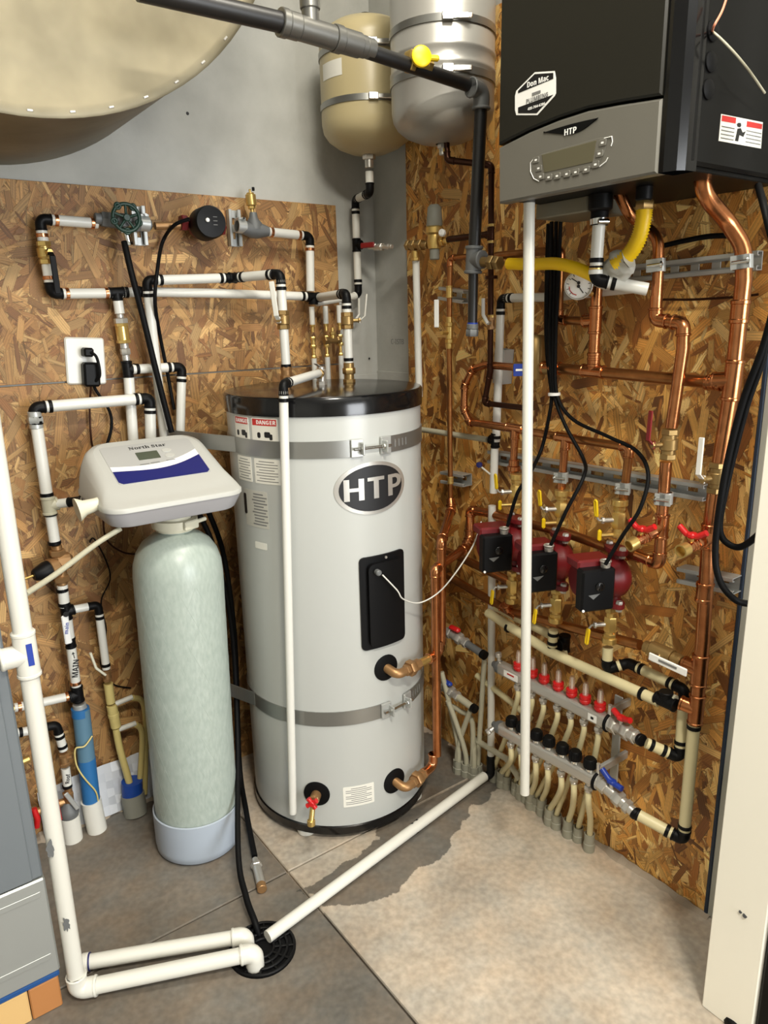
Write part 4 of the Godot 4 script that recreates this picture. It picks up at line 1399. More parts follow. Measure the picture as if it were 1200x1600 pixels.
	for q in [[V(-.8685,1.8823,0.022), "galvanized channel stub and clamp beside the green handwheel"], [V(-.5593,1.89,0.022), "galvanized channel stub and clamp beside the black round pump"]]:
		o = thing("strut_bracket", q[1], "bracket", q[0], "short strut brackets on the left wall")
		strut(o, q[0] + V(0, -0.055, -0.02), q[0] + V(0, 0.055, -0.02), V(0, 0, 1), 0.041, 0.021, 2)
		var pc: Vector3 = q[0] + V(0, 0, 0.038)
		part(o, "clamp", B.new().lathe([Vector2(0.017, -0.014), Vector2(0.021, -0.014), Vector2(0.021, 0.014), Vector2(0.017, 0.014)], along(pc, dx), 20).box(V(0.026, 0.008, 0.03), Transform3D(Basis(), pc + V(0, 0.022, 0)), 0.002).mesh(), M.galvanized)
		part(o, "clamp_bolt", B.new().tube([pc + V(0, 0.022, -0.014), pc + V(0, 0.022, 0.026)], 0.004, 8).mesh(), M.chrome)
	c = V(-.6888,1.8869,0.062)
	o = thing("circulator_pump", "small round black and dark red pump on the upper left wall", "pump", c)
	part(o, "inlet_pipe", cyl(V(-.8362,1.878,0.06), V(-.7372,1.8847,0.06), 0.011, 16), M.bronze)
	part(o, "volute", turned(c, dx, [[-0.07, -0.05, -0.024], [-0.05, 0.05, 0.017], [0.05, 0.07, -0.024]]), M.pump_red)
	part(o, "housing", B.new().lathe([Vector2(0, -0.03), Vector2(0.036, -0.03), Vector2(0.042, -0.01), Vector2(0.042, 0.02), Vector2(0, 0.02)], along(c, V(0, 0, 1)), 32).mesh(), M.pump_red)
	part(o, "motor_cap", B.new().lathe([Vector2(0, 0.015), Vector2(0.046, 0.015), Vector2(0.048, 0.02), Vector2(0.047, 0.08), Vector2(0.043, 0.088), Vector2(0, 0.09)], along(c, V(-0.1, 0, 1)), 36).mesh(), M.black_plastic, "round black motor cap")
	part(o, "switch", cyl(c + V(-0.022, 0.004, 0.088), c + V(-0.022, 0.004, 0.096), 0.006, 12, 0.002), M.print_white)
	for k in 3:
		part(o, "print_line", B.new().box(V(0.013, 0.0018, 0.0006), Transform3D(Basis(), c + V(0.003, 0.014 - k * 0.011, 0.0905)), 0.0002).mesh(), M.print_grey)
	c = V(-.5133,1.8824,0.06)
	o = thing("air_separator", "grey cast fitting with a small brass air vent on top", "fitting", c)
	part(o, "body", B.new().tube([c - dx * 0.045, c - dx * 0.025, c - dx * 0.012, c + dx * 0.012, c + dx * 0.025, c + dx * 0.05], [0.016, 0.022, 0.026, 0.026, 0.022, 0.015], 18).lathe([Vector2(0.028, 0.0), Vector2(0.026, 0.02), Vector2(0.014, 0.035), Vector2(0.011, 0.052), Vector2(0, 0.052)], Transform3D(Basis(), c), 18).mesh(), M.cast_grey)
	part(o, "air_vent", turned(c + V(-0.002, 0.05, 0), V(-0.06, 1, 0), [[0, 0.012, 0.006], [0.012, 0.022, -0.012], [0.022, 0.055, 0.0165], [0.055, 0.06, 0.012], [0.06, 0.07, 0.004]]), M.brass)
	part(o, "vent_cap", cyl(c + V(0.004, 0.115, 0.004), c + V(0.004, 0.126, 0.004), 0.0045, 10, 0.001), M.black_plastic)
	o = thing("pex_pipe", "white pipe from the grey air fitting turning down beside the board's edge", "pipe", V(-.3074,1.8738,0.06))
	pipe_run(o, [V(-.4656,1.8788,0.06), V(-.3076,1.8718,0.06), V(-.3153,1.6946,0.06)], R1, pexc, true, false)
	# second level pipe and its long drop
	o = thing("pex_pipe", "upper white pipe from behind the softener head over to the tank lid's left side", "pipe", V(-.8881,1.7231,0.09))
	pipe_run(o, [V(-.869,1.2088,0.05), V(-.8863,1.7234,0.085), V(-.6107,1.7337,0.085), V(-0.54, 1.736, 0.264), V(-0.538, 1.45, 0.264)], R1, pex, false, true)
	part(o, "coupling", coupling_mesh(V(-.6128,1.7336,0.085), V(1, 0, 0), 0.0155, 0.014), M.black_plastic)
	# pipe to the filter column
	o = thing("pex_pipe", "thick white pipe with black elbows left of and behind the softener head", "pipe", V(-1.2286,1.3853,0.09))
	pipe_run(o, [V(-.9238,1.2189,0.075), V(-.9103,1.3812,0.075), V(-1.2377,1.3813,0.075), V(-1.2378,1.118,0.075)], 0.0165, pex, false, true)
	part(o, "coupling", turned(V(-1.2388,1.3492,0.075), V(-1.2378,1.118,0.075) - V(-1.2377,1.3813,0.075), [[-0.022, -0.006, 0.018], [-0.008, 0.012, -0.021], [0.012, 0.026, 0.018]]), M.galvanized, "grey metal coupling")
	part(o, "tee", tee_mesh(V(-1.2369,1.0988,0.075), V(-1.2378,1.118,0.075) - V(-1.2377,1.3813,0.075), V(1, 0.12, 0), 0.019, 0.026), M.pex_grey)
	pipe_run(o, [V(-1.2228,1.1002,0.075), V(-1.1655,1.1086,0.12), V(-1.1522,1.1289,0.2)], 0.0135, pex, true, true)
	part(o, "pipe", tubed([V(-1.2358,1.0679,0.075), V(-1.2349,0.982,0.075)], 0.0155), M.pex_white)
	for q in [V(-1.2351,1.0736,0.075), V(-1.2361,0.9862,0.075)]:
		part(o, "crimp_ring", ring_mesh(q, dd, 0.0165), M.black_plastic)
	# pressure reducing valve
	c = V(-1.2314,0.9138,0.075)
	var dv := (V(-1.2345,0.8214,0.075) - V(-1.2349,0.982,0.075)).normalized()
	o = thing("pressure_valve", "bronze pressure reducing valve with a black cone pointing left", "valve", c)
	part(o, "body", turned(c, dv, [[-0.064, -0.05, 0.0145], [-0.05, -0.032, -0.023], [-0.034, 0.034, 0.0175], [0.03, 0.05, -0.023], [0.05, 0.06, 0.015]]), M.bronze)
	part(o, "side_body", B.new().box(V(0.05, 0.045, 0.045), facing(c + V(0.012, 0.012, 0.0), V(0, 0, 1)), 0.008).mesh(), M.bronze)
	var cl := V(-1, -0.1, 0.25).normalized()
	part(o, "bonnet", B.new().lathe([Vector2(0.02, 0), Vector2(0.03, 0.008), Vector2(0.031, 0.03), Vector2(0.028, 0.032), Vector2(0, 0.032)], along(c, cl), 26).mesh(), M.bronze)
	part(o, "cone", B.new().lathe([Vector2(0.0285, 0.03), Vector2(0.028, 0.045), Vector2(0.018, 0.075), Vector2(0.014, 0.08), Vector2(0, 0.081)], along(c, cl), 26).mesh(), M.black_plastic)
	part(o, "screw", cyl(c + cl * 0.08, c + cl * 0.105, 0.004, 8), M.brass)
	# labelled column below it
	o = thing("pex_pipe", "white pipe marked MAIN running down into the blue sleeve", "pipe", V(-1.2317,0.7588,0.075))
	part(o, "pipe", tubed([V(-1.2321,0.8534,0.075), V(-1.2339,0.7843,0.075)], 0.0155), M.pex_white)
	part(o, "crimp_ring", ring_mesh(V(-1.2342,0.8377,0.075), dv, 0.0155), M.black_plastic)
	part(o, "crimp_ring", ring_mesh(V(-1.2346,0.7927,0.075), dv, 0.0155), M.black_plastic)
	part(o, "tee", tee_mesh(V(-1.2324,0.7673,0.075), dv, V(1, 0.1, 0), 0.0158, 0.024), M.black_plastic)
	part(o, "pipe", tubed([V(-1.232,0.7423,0.075), V(-1.2343,0.5205,0.075)], 0.0145), M.pex_white)
	part(o, "coupling", coupling_mesh(V(-1.2325,0.6667,0.075), dv, 0.0152, 0.016), M.black_plastic)
	var mf := facing(V(-1.2317,0.585,0.075) + V(0, 0, 0.0155), V(0, 0, 1), V(-1, 0.2, 0))
	part(o, "lettering", letters("MAIN", 0.017, flatmap(mf), 0.95), M.print_black)
	part(o, "arrow", B.new().prism(PackedVector2Array([Vector2(0.0, 0.011), Vector2(0.005, 0.003), Vector2(0.0012, 0.004), Vector2(0.0012, -0.011), Vector2(-0.0012, -0.011), Vector2(-0.0012, 0.004), Vector2(-0.005, 0.003)]), 0.0005, facing(V(-1.2316,0.6301,0.075) + V(0, 0, 0.015), V(0, 0, 1), V(-0.12, 1, 0))).mesh(), M.print_black)
	part(o, "crimp_ring", ring_mesh(V(-1.2347,0.5316,0.075), dv, 0.0145), M.copper_bright)
	part(o, "tee", tee_mesh(V(-1.2338,0.4939,0.075), dv, V(-1, -0.14, 0), 0.0175, 0.026), M.black_plastic)
	part(o, "collar", turned(V(-1.2332,0.4537,0.075), dv, [[-0.006, 0.012, 0.02], [0.01, 0.016, 0.0225]]), M.galvanized)
	pipe_run(o, [V(-1.251,0.4933,0.075), V(-1.3387,0.5003,0.075), V(-1.4117,0.5095,0.075)], 0.0135, pexc, true, true)
	o = thing("ball_valve", "valve with a white lever and blue lettering on the pipe marked MAIN", "valve", V(-1.2429,0.7185,0.1))
	part(o, "stem", cyl(V(-1.2335,0.7593,0.075), V(-1.2401,0.7726,0.11), 0.008, 12), M.black_plastic)
	part(o, "lever", B.new().box(V(0.02, 0.092, 0.007), facing(V(-1.2434,0.7221,0.104), V(0, 0, 1), -dv), 0.003).mesh(), M.print_white)
	part(o, "lettering", letters("main", 0.011, flatmap(facing(V(-1.2437,0.7279,0.1085), V(0, 0, 1), V(-1, 0.2, 0))), 1.0), M.blue_plastic)
	o = thing("blue_sleeve", "faded blue pipe sleeve with a white foot standing against the left wall", "sleeve", V(-1.2439,0.019,0.075))
	part(o, "sleeve", tubed([V(-1.2311,0.4396,0.075), V(-1.2363,0.2428,0.075)], 0.0265, 24), M.blue_faded)
	part(o, "sleeve", tubed([V(-1.2354,0.2657,0.075), V(-1.2398,0.0852,0.075)], 0.027, 24), M.blue_pipe)
	part(o, "sleeve_top", tubed([V(-1.2324,0.4445,0.075), V(-1.2338,0.4182,0.075)], 0.0268, 24), M.blue_pipe)
	part(o, "foot", tubed([V(-1.2403,0.1143,0.075), V(V(-1.2406,0.0952,0.075).x + 0.006, 0, 0.075)], 0.031, 24), M.pvc_white)
	o = thing("pex_pipe", "white pipe that branches right below the pressure valve and drops beside the softener", "pipe", V(-1.1407,0.7661,0.075))
	pipe_run(o, [V(-1.2156,0.7691,0.075), V(-1.1389,0.7656,0.075), V(-1.1396,0.5487,0.075)], 0.0125, pex, true, true)
	# yellow branch cluster
	o = thing("branch_valve", "small brass valve with a white bent lever above the yellow pipe", "valve", V(-1.1405,0.5245,0.075))
	part(o, "body", turned(V(-1.1403,0.5266,0.075), dv, [[-0.018, -0.008, -0.014], [-0.01, 0.012, 0.012], [0.01, 0.02, -0.014]]), M.bronze)
	part(o, "lever", B.new().tube(rounded([V(-1.1499,0.54,0.1), V(-1.1751,0.5723,0.1), V(-1.1856,0.6275,0.1)], 0.01), 0.0042, 8).mesh(), M.ivory_plastic)
	o = thing("yellow_pipe", "yellowish branch pipe with two side outlets behind the softener", "pipe", V(-1.1284,0.3676,0.06))
	part(o, "pipe", tubed([V(-1.1375,0.4923,0.065), V(-1.1375,0.424,0.065)], 0.0145), M.pex_yellow)
	part(o, "manifold", turned(V(-1.1342,0.3836,0.065), V(-1.1309,0.3241,0.065) - V(-1.1379,0.4379,0.065), [[-0.032, 0.0, 0.0165], [-0.002, 0.012, 0.018], [0.01, 0.05, 0.0165]]), M.pex_yellow)
	part(o, "pipe", tubed(curve([V(-1.1324,0.3293,0.065), V(-1.1289,0.2522,0.065), V(-1.116,0.1453,0.065), V(-1.1092,0.0732,0.065)]), 0.0115), M.pex_yellow)
	for q in [[V(-1.1244,0.4147,0.065), V(-1.068,0.4202,0.065)], [V(-1.125,0.3218,0.065), V(-1.0683,0.3238,0.065)]]:
		part(o, "outlet", cyl(q[0], q[1], 0.0085, 14), M.pex_white)
	for q in [[V(-1.0688,0.3192,0.065), V(-1.0515,0.267,0.06), V(-1.0853,0.0595,0.06)], [V(-1.0682,0.418,0.065), V(-1.0303,0.3505,0.05), V(-1.0639,0.044,0.05)]]:
		o = thing("yellow_pipe", "thin yellowish pipe dropping into the blue tape from the " + ("lower" if q[0].y < 0.37 else "upper") + " side outlet", "pipe", q[2])
		part(o, "pipe", tubed(curve(q), 0.0095), M.pex_yellow)
	o = thing("conduit_stub", "grey floor sleeve wrapped in blue tape where the yellow pipes go down", "sleeve", V(-1.1127,0.0092,0.06))
	part(o, "sleeve", tubed([V(-1.1064,0.0702,0.062), V(V(-1.1064,0.0702,0.062).x, 0.0, 0.075)], 0.038, 22), M.sleeve_grey)
	part(o, "tape", tubed([V(-1.1032,0.1184,0.062), V(-1.1075,0.0607,0.062)], 0.034, 22), M.tape_blue)
	o = thing("plastic_sheet", "white plastic sheet crumpled at the foot of the left wall", "sheet", V(-1.2172,0.0469,0.02))
	var sh := B.new()
	var top := [V(-1.3831,0.1713,0.02), V(-1.3016,0.1774,0.02), V(-1.2008,0.1816,0.02), V(-1.1258,0.1792,0.02), V(-1.0167,0.1789,0.02)]
	rng.seed = 9
	var rows := []
	for i in 17:
		var t := i / 16.0
		var p: Vector3 = top[0].lerp(top[4], t)
		p.y = lerpf(top[int(t * 3.99)].y, top[int(t * 3.99) + 1].y, fmod(t * 3.99, 1.0))
		var row := []
		for j in 7:
			var h: float = p.y * (1.0 - j / 6.0) + 0.004
			row.append(V(p.x, h, 0.012 + 0.012 * j / 6.0 + rng.randf_range(0, 0.012)))
		rows.append(row)
	for i in 16:
		for j in 6:
			sh.flat4(rows[i][j], rows[i + 1][j], rows[i + 1][j + 1], rows[i][j + 1], V(0, 0, 1))
	part(o, "sheet", sh.mesh(), M.sheet_white)
	# lower left column
	o = thing("pex_pipe", "white pipe with handwritten lettering at the lower left, ending in a bronze valve", "pipe", V(-1.3011,0.2815,0.075))
	pipe_run(o, [V(-1.4199,0.4271,0.075), V(-1.3065,0.412,0.075), V(-1.2978,0.3211,0.075)], 0.0135, pex, true, true)
	part(o, "fitting", turned(V(-1.3002,0.288,0.075), dv, [[-0.022, -0.01, -0.015], [-0.012, 0.014, 0.013], [0.01, 0.022, -0.016]]), M.bronze)
	part(o, "side_port", cyl(V(-1.2999,0.2902,0.075), V(-1.2769,0.295,0.085), 0.007, 12), M.bronze)
	part(o, "pipe", tubed([V(-1.3003,0.2583,0.075), V(-1.3015,0.1894,0.075)], 0.0135), M.pex_white)
	part(o, "lettering", letters("Roof", 0.012, flatmap(facing(V(-1.3006,0.2261,0.075) + V(0, 0, 0.0142), V(0, 0, 1), V(-1, 0.2, 0))), 0.9), M.print_black)
	part(o, "crimp_ring", ring_mesh(V(-1.3028,0.1946,0.075), dv, 0.0135), M.black_plastic)
	part(o, "pipe", tubed([V(-1.3015,0.1894,0.075), V(-1.3052,0.1158,0.075)], 0.012), M.bronze)
	o = thing("ball_valve", "bronze valve with a grey slanting lever over the white floor stub", "valve", V(-1.303,0.1478,0.075))
	part(o, "body", turned(V(-1.3043,0.1531,0.075), dv, [[-0.02, -0.008, -0.017], [-0.01, 0.02, 0.015]]), M.bronze)
	part(o, "lever", B.new().box(V(0.014, 0.075, 0.006), facing(V(-1.3017,0.1554,0.105), V(0, 0, 1), V(-1.3181,0.1907,0.105) - V(-1.2889,0.119,0.105)), 0.002).mesh(), M.galvanized)
	o = thing("floor_stub", "white floor stub with a dark funnel at the lower left", "sleeve", V(-1.314,0.0171,0.075))
	part(o, "funnel", B.new().lathe([Vector2(0, 0.085), Vector2(0.027, 0.085), Vector2(0.03, 0.1), Vector2(0.028, 0.115), Vector2(0.014, 0.14), Vector2(0, 0.14)], Transform3D(Basis(), V(V(-1.3096,0.0511,0.075).x, 0, 0.075)), 22).mesh(), M.cast_grey)
	part(o, "stub", cyl(V(V(-1.3096,0.0511,0.075).x, 0, 0.075), V(V(-1.3096,0.0511,0.075).x, 0.088, 0.075), 0.0295, 22), M.pvc_white)
	var rv := V(-1.3639,0.1403,0.07)
	o = thing("red_valve", "red tee handled valve half hidden behind the white waste pipe", "valve", rv)
	part(o, "body", turned(rv, V(1, 0, 0), [[-0.035, 0.05, 0.012]]), M.bronze)
	part(o, "handle", B.new().tube(rounded([rv + V(0.02, -0.035, 0.03), rv + V(0.018, 0.0, 0.035), rv + V(0.018, 0.038, 0.03)], 0.02), 0.009, 10).tube(rounded([rv + V(-0.045, -0.03, 0.03), rv + V(-0.04, 0.0, 0.035), rv + V(-0.045, 0.035, 0.03)], 0.02), 0.009, 10).mesh(), M.red_plastic)
	for q in [V(-1.4139,0.5061,0.075), V(-1.4138,0.4205,0.075), V(-1.4053,0.3295,0.075)]:
		o = thing("hose_bib", "small brass end fitting at the left edge behind the white waste pipe, " + ("topmost" if q.y > 0.5 else "middle" if q.y > 0.38 else "lowest") + " of three", "fitting", q)
		part(o, "fitting", turned(q, V(1, 0.12, 0), [[-0.03, -0.012, -0.014], [-0.014, 0.012, 0.011]]), M.brass)
	# outlet
	c = V(-1.0658,1.498,0)
	o = thing("wall_outlet", "white wall outlet plate on the left board", "outlet", c)
	var pf := facing(c, V(0, 0, 1), V(0.06, 1, 0))
	part(o, "plate", B.new().prism(rrect(0.112, 0.136, 0.008), 0.008, pf, 0.004).mesh(), M.pvc_white)
	part(o, "receptacle", B.new().prism(rrect(0.036, 0.03, 0.008), 0.009, pf.translated_local(V(0, 0.024, 0)), 0.001).mesh(), M.pvc_white)
	part(o, "receptacle", B.new().prism(rrect(0.036, 0.03, 0.008), 0.009, pf.translated_local(V(0, -0.024, 0)), 0.001).mesh(), M.pvc_white)
	o = thing("power_adapter", "black plug and adapter in the white wall outlet", "adapter", c + V(0.012, -0.03, 0))
	part(o, "plug", B.new().box(V(0.028, 0.026, 0.04), pf.translated_local(V(0.0, 0.026, 0.03)), 0.005).mesh(), M.black_plastic)
	part(o, "adapter", B.new().box(V(0.046, 0.07, 0.036), pf.translated_local(V(0.006, -0.038, 0.028)), 0.006).mesh(), M.black_plastic)
	o = get_node("power_adapter")
	cord(o, "plug_cord", [c + V(0.006, 0.026, 0.05), c + V(0.018, 0.01, 0.06), c + V(0.02, -0.04, 0.062), V(-1.0573,1.424,0.03), V(-1.023,1.3526,0.03), V(-1.0218,1.2982,0.03), V(-1.0461,1.2382,0.03)], 0.0045, M.black_rubber)
	cord(o, "adapter_cord", [c + V(0.0, -0.07, 0.03), V(-1.0758,1.3566,0.02), V(-1.0821,1.2609,0.02), V(-1.0762,1.2013,0.02), V(-1.0768,1.0626,0.03), V(-1.0794,0.9601,0.03), V(-1.0365,0.9049,0.03), V(-.9878,0.8859,0.03)], 0.003, M.copper_dark)
	cable("ground_wire", "thin dark cable looped on the board beside the grey drain tube", [V(-1.1228,0.9466,0.006), V(-1.1081,0.9561,0.006), V(-1.082,0.881,0.006), V(-1.0759,0.815,0.006), V(-1.1119,0.7477,0.006), V(-1.1079,0.6472,0.006), V(-1.1262,0.5964,0.006), V(-1.138,0.5321,0.006), V(-1.1119,0.459,0.006), V(-1.055,0.4232,0.006)], 0.0022, M.black_rubber)
	cord(get_node("circulator_pump"), "pump_cord", [V(-.7522,1.8952,0.12), V(-.7891,1.8789,0.09), V(-.8064,1.8375,0.03), V(-.8631,1.7537,0.12), V(-.8801,1.6645,0.12), V(-.8549,1.5728,0.06), V(-.833,1.4651,0.03), V(-.8215,1.3343,0.03)], 0.0055, M.black_rubber)
	cable("drain_hose", "thick black hose from the gate valve slanting down behind the softener head", [V(-.938,1.828,0.08), V(-.937,1.7443,0.11), V(-.9183,1.6291,0.11), V(-.8943,1.4623,0.11), V(-.8659,1.2761,0.11)], 0.0095, M.black_rubber, "hose")
	cable("drain_hose", "black hose between the softener and the tank, ending in the floor drain", [V(-.82,1.0122,0.16), V(-.7815,0.8874,0.16), V(-.753,0.6177,0.18), V(-.8158,0.2925,0.3), V(-.9581,0.1,0.5709), V(-.9955,0.05,0.69), V(-1.0081,0.03,0.7671), V(-1.0077,0,0.7883)], 0.009, M.black_rubber, "hose")
	cable("drain_hose", "second black hose beside it, ending in a metal nipple on the floor", [V(-.7773,1.0091,0.13), V(-.7379,0.8484,0.13), V(-.7326,0.5546,0.15), V(-.7704,0.12,0.1897), V(-.8356,0.05,0.3667), V(-.8874,0.014,0.5243)], 0.009, M.black_rubber, "hose")
	o = thing("hose_nipple", "rusty metal nipple at the end of the black hose on the floor", "fitting", V(-.9208,0.016,0.6242))
	part(o, "nipple", turned(V(-.9001,0.016,0.5584), V(-.9436,0.014,0.6961) - V(-.9001,0.016,0.5584), [[-0.022, 0.0, 0.009], [0.0, 0.014, -0.017], [0.014, 0.088, 0.013]]), M.nickel)
	part(o, "rusty_end", turned(V(-.9001,0.016,0.5584), V(-.9436,0.014,0.6961) - V(-.9001,0.016,0.5584), [[0.086, 0.108, 0.0142]]), M.bronze)
	cable("drain_tube", "grey drain tube slanting from the softener head to the white waste pipe", [V(-1.1391,1.0868,0.42), V(-1.2088,1.064,0.44), V(-1.3227,1.0351,0.52), V(-1.4091,1.0275,0.6)], 0.0072, M.pex_grey, "tube")
	cable("ground_wire", "pale yellow wire looped round the blue sleeve", [V(-1.214,0.3502,0.1), V(-1.2424,0.3301,0.11), V(-1.268,0.3289,0.105), V(-1.2735,0.2858,0.105), V(-1.2667,0.2486,0.105), V(-1.2512,0.2089,0.108), V(-1.2275,0.1544,0.105), V(-1.2231,0.0911,0.09)], 0.0026, M.pex_yellow, "wire")
	# waste pipes: riser and two floor runs to the drain, one run from the right wall
	var pvc := dict("pvc_white", "pvc_white", null, 0.045, 1.2, 1.3, 1.06)
	o = thing("waste_pipe", "white waste pipe rising at the left edge and running along the floor, front one", "pipe", V(-1.4483,0.03,0.685))
	var foot := V(-1.4463,0.03,0.6888)
	pipe_run(o, [V(foot.x + 0.011, 1.5, foot.z), foot, V(-1.0684,0.045,0.8681)], 0.0195, pvc)
	part(o, "elbow", elbow_mesh(V(-1.093,0.045,0.8563), V(-1.0602,0.045,0.8696), V(V(-1.0602,0.045,0.8696).x, -0.012, V(-1.0602,0.045,0.8696).z), 0.0235, 0.03, 1.06), M.pvc_white)
	var tc := V(foot.x + 0.007, V(-1.4479,0.9255,0.676).y, foot.z)
	part(o, "tee", tee_mesh(tc, V(0, 1, 0), V(-1, 0, 0), 0.0235, 0.052, 1.06), M.pvc_white)
	part(o, "print_mark", B.new().box(V(0.012, 0.05, 0.0006), Transform3D(Basis(), tc + V(0.004, 0.005, 0.0242)), 0.0002).mesh(), M.blue_plastic)
	for q in [[V(-1.4579,0.4548,0.68), 0.012], [V(-1.4506,0.243,0.68), 0.011]]:
		part(o, "grey_smear", B.new().prism(smear(q[1]), 0.001, facing(V(q[0].x, q[0].y, foot.z + 0.0192), V(0, 0, 1))).mesh(), M.cast_grey)
	o = thing("waste_pipe", "white waste pipe running along the floor to the drain, back one", "pipe", V(-1.2462,0.045,0.7059))
	pipe_run(o, [V(-1.4184,0.03,0.6158), V(-1.2477,0.04,0.7086), V(-1.0868,0.045,0.7939)], 0.0185, pvc)
	part(o, "coupling", cyl(V(-1.4184,0.03,0.6158), V(-1.4031,0.031,0.624), 0.0225, 20, 0.002), M.pvc_white)
	part(o, "glue_ring", cyl(V(-1.4031,0.031,0.624), V(-1.4003,0.031,0.6252), 0.0222, 20), M.navy)
	part(o, "elbow", elbow_mesh(V(-1.0868,0.045,0.7939), V(-1.0552,0.045,0.808), V(V(-1.0552,0.045,0.808).x, 0.0, V(-1.0552,0.045,0.808).z), 0.0225, 0.03, 1.06), M.pvc_white)
	# floor drain
	var fd := V(-1.0219,0,0.8345)
	o = thing("floor_drain", "round black drain grate in the concrete floor", "drain", fd)
	part(o, "pan", cyl(fd + V(0, -0.006, 0), fd + V(0, 0.002, 0), 0.088, 40), M.black_rubber)
	for r in [0.084, 0.066, 0.048, 0.03]:
		part(o, "grate_ring", B.new().torus(fd + V(0, 0.005, 0), Vector3.UP, r, 0.0045, 40, 6).mesh(), M.black_plastic)
	for k in 12:
		var a := TAU * k / 12
		part(o, "grate_bar", B.new().tube([fd + V(cos(a) * 0.028, 0.005, sin(a) * 0.028), fd + V(cos(a) * 0.084, 0.005, sin(a) * 0.084)], 0.0032, 6).mesh(), M.black_plastic)

# a flexible lead that belongs to a thing
func cord(o: Node3D, called: String, pts: Array, r: float, m: Material) -> void:
	part(o, called, B.new().tube(curve(pts, 7), r, 8).mesh(), m)

func smear(w: float) -> PackedVector2Array:
	var out := PackedVector2Array()
	rng.seed = int(w * 10000)
	for i in 22:
		var a := TAU * i / 22
		out.append(Vector2(cos(a) * w * 0.75, sin(a) * w * 2.0) * rng.randf_range(0.55, 1.15))
	return out


# a slotted steel channel from a to b on the wall, open towards out
func strut(o: Node3D, a: Vector3, b: Vector3, out: Vector3, w: float, depth: float, slots: int) -> void:
	var l := a.distance_to(b)
	var y := (b - a).normalized()
	var z := (out - y * out.dot(y)).normalized()
	var f := Transform3D(Basis(y.cross(z), y, z), (a + b) / 2)
	var t := 0.0025
	var s := B.new()
	for sg in [-1.0, 1.0]:
		s.box(V(t, l, depth), f.translated_local(V(sg * (w / 2 - t / 2), 0, depth / 2)), 0.0006)
		s.box(V(0.009, l, t), f.translated_local(V(sg * (w / 2 - 0.0045), 0, depth)), 0.0006)
		s.box(V(t, l, 0.007), f.translated_local(V(sg * (w / 2 - 0.009), 0, depth - 0.0035)), 0.0006)
		s.box(V(w / 2 - 0.007, l, t), f.translated_local(V(sg * (w / 4 + 0.0035), 0, t / 2)), 0.0006)
	var n := maxi(2, slots)
	for i in n + 1:
		var at := -l / 2 + l * i / n
		s.box(V(0.0145, l / n * 0.42, t), f.translated_local(V(0, clampf(at, -l / 2 + l / n * 0.21, l / 2 - l / n * 0.21), t / 2)), 0.0006)
	part(o, "channel", s.mesh(), M.galvanized)

func pipe_clamp(o: Node3D, c: Vector3, d: Vector3, out: Vector3, r: float) -> void:
	var s := B.new()
	s.lathe([Vector2(r + 0.0005, -0.014), Vector2(r + 0.003, -0.014), Vector2(r + 0.003, 0.014), Vector2(r + 0.0005, 0.014)], along(c, d), 20)
	var side := d.cross(out).normalized()
	for q in [-0.006, 0.006]:
		s.box(V(0.003, 0.028, 0.026), Transform3D(Basis(d.cross(side).normalized() * -1.0, d.normalized(), side).orthonormalized(), c + out.normalized() * (r + 0.01) + side * q), 0.0006)
	part(o, "pipe_clamp", s.mesh(), M.galvanized)
	var p := c + out.normalized() * (r + 0.011)
	part(o, "clamp_screw", B.new().tube([p - side * 0.016, p + side * 0.016], 0.0042, 8).lathe([Vector2(0, 0), Vector2(0.008, 0), Vector2(0.007, 0.004), Vector2(0, 0.005)], along(p - side * 0.014, -side), 14).mesh(), M.chrome)

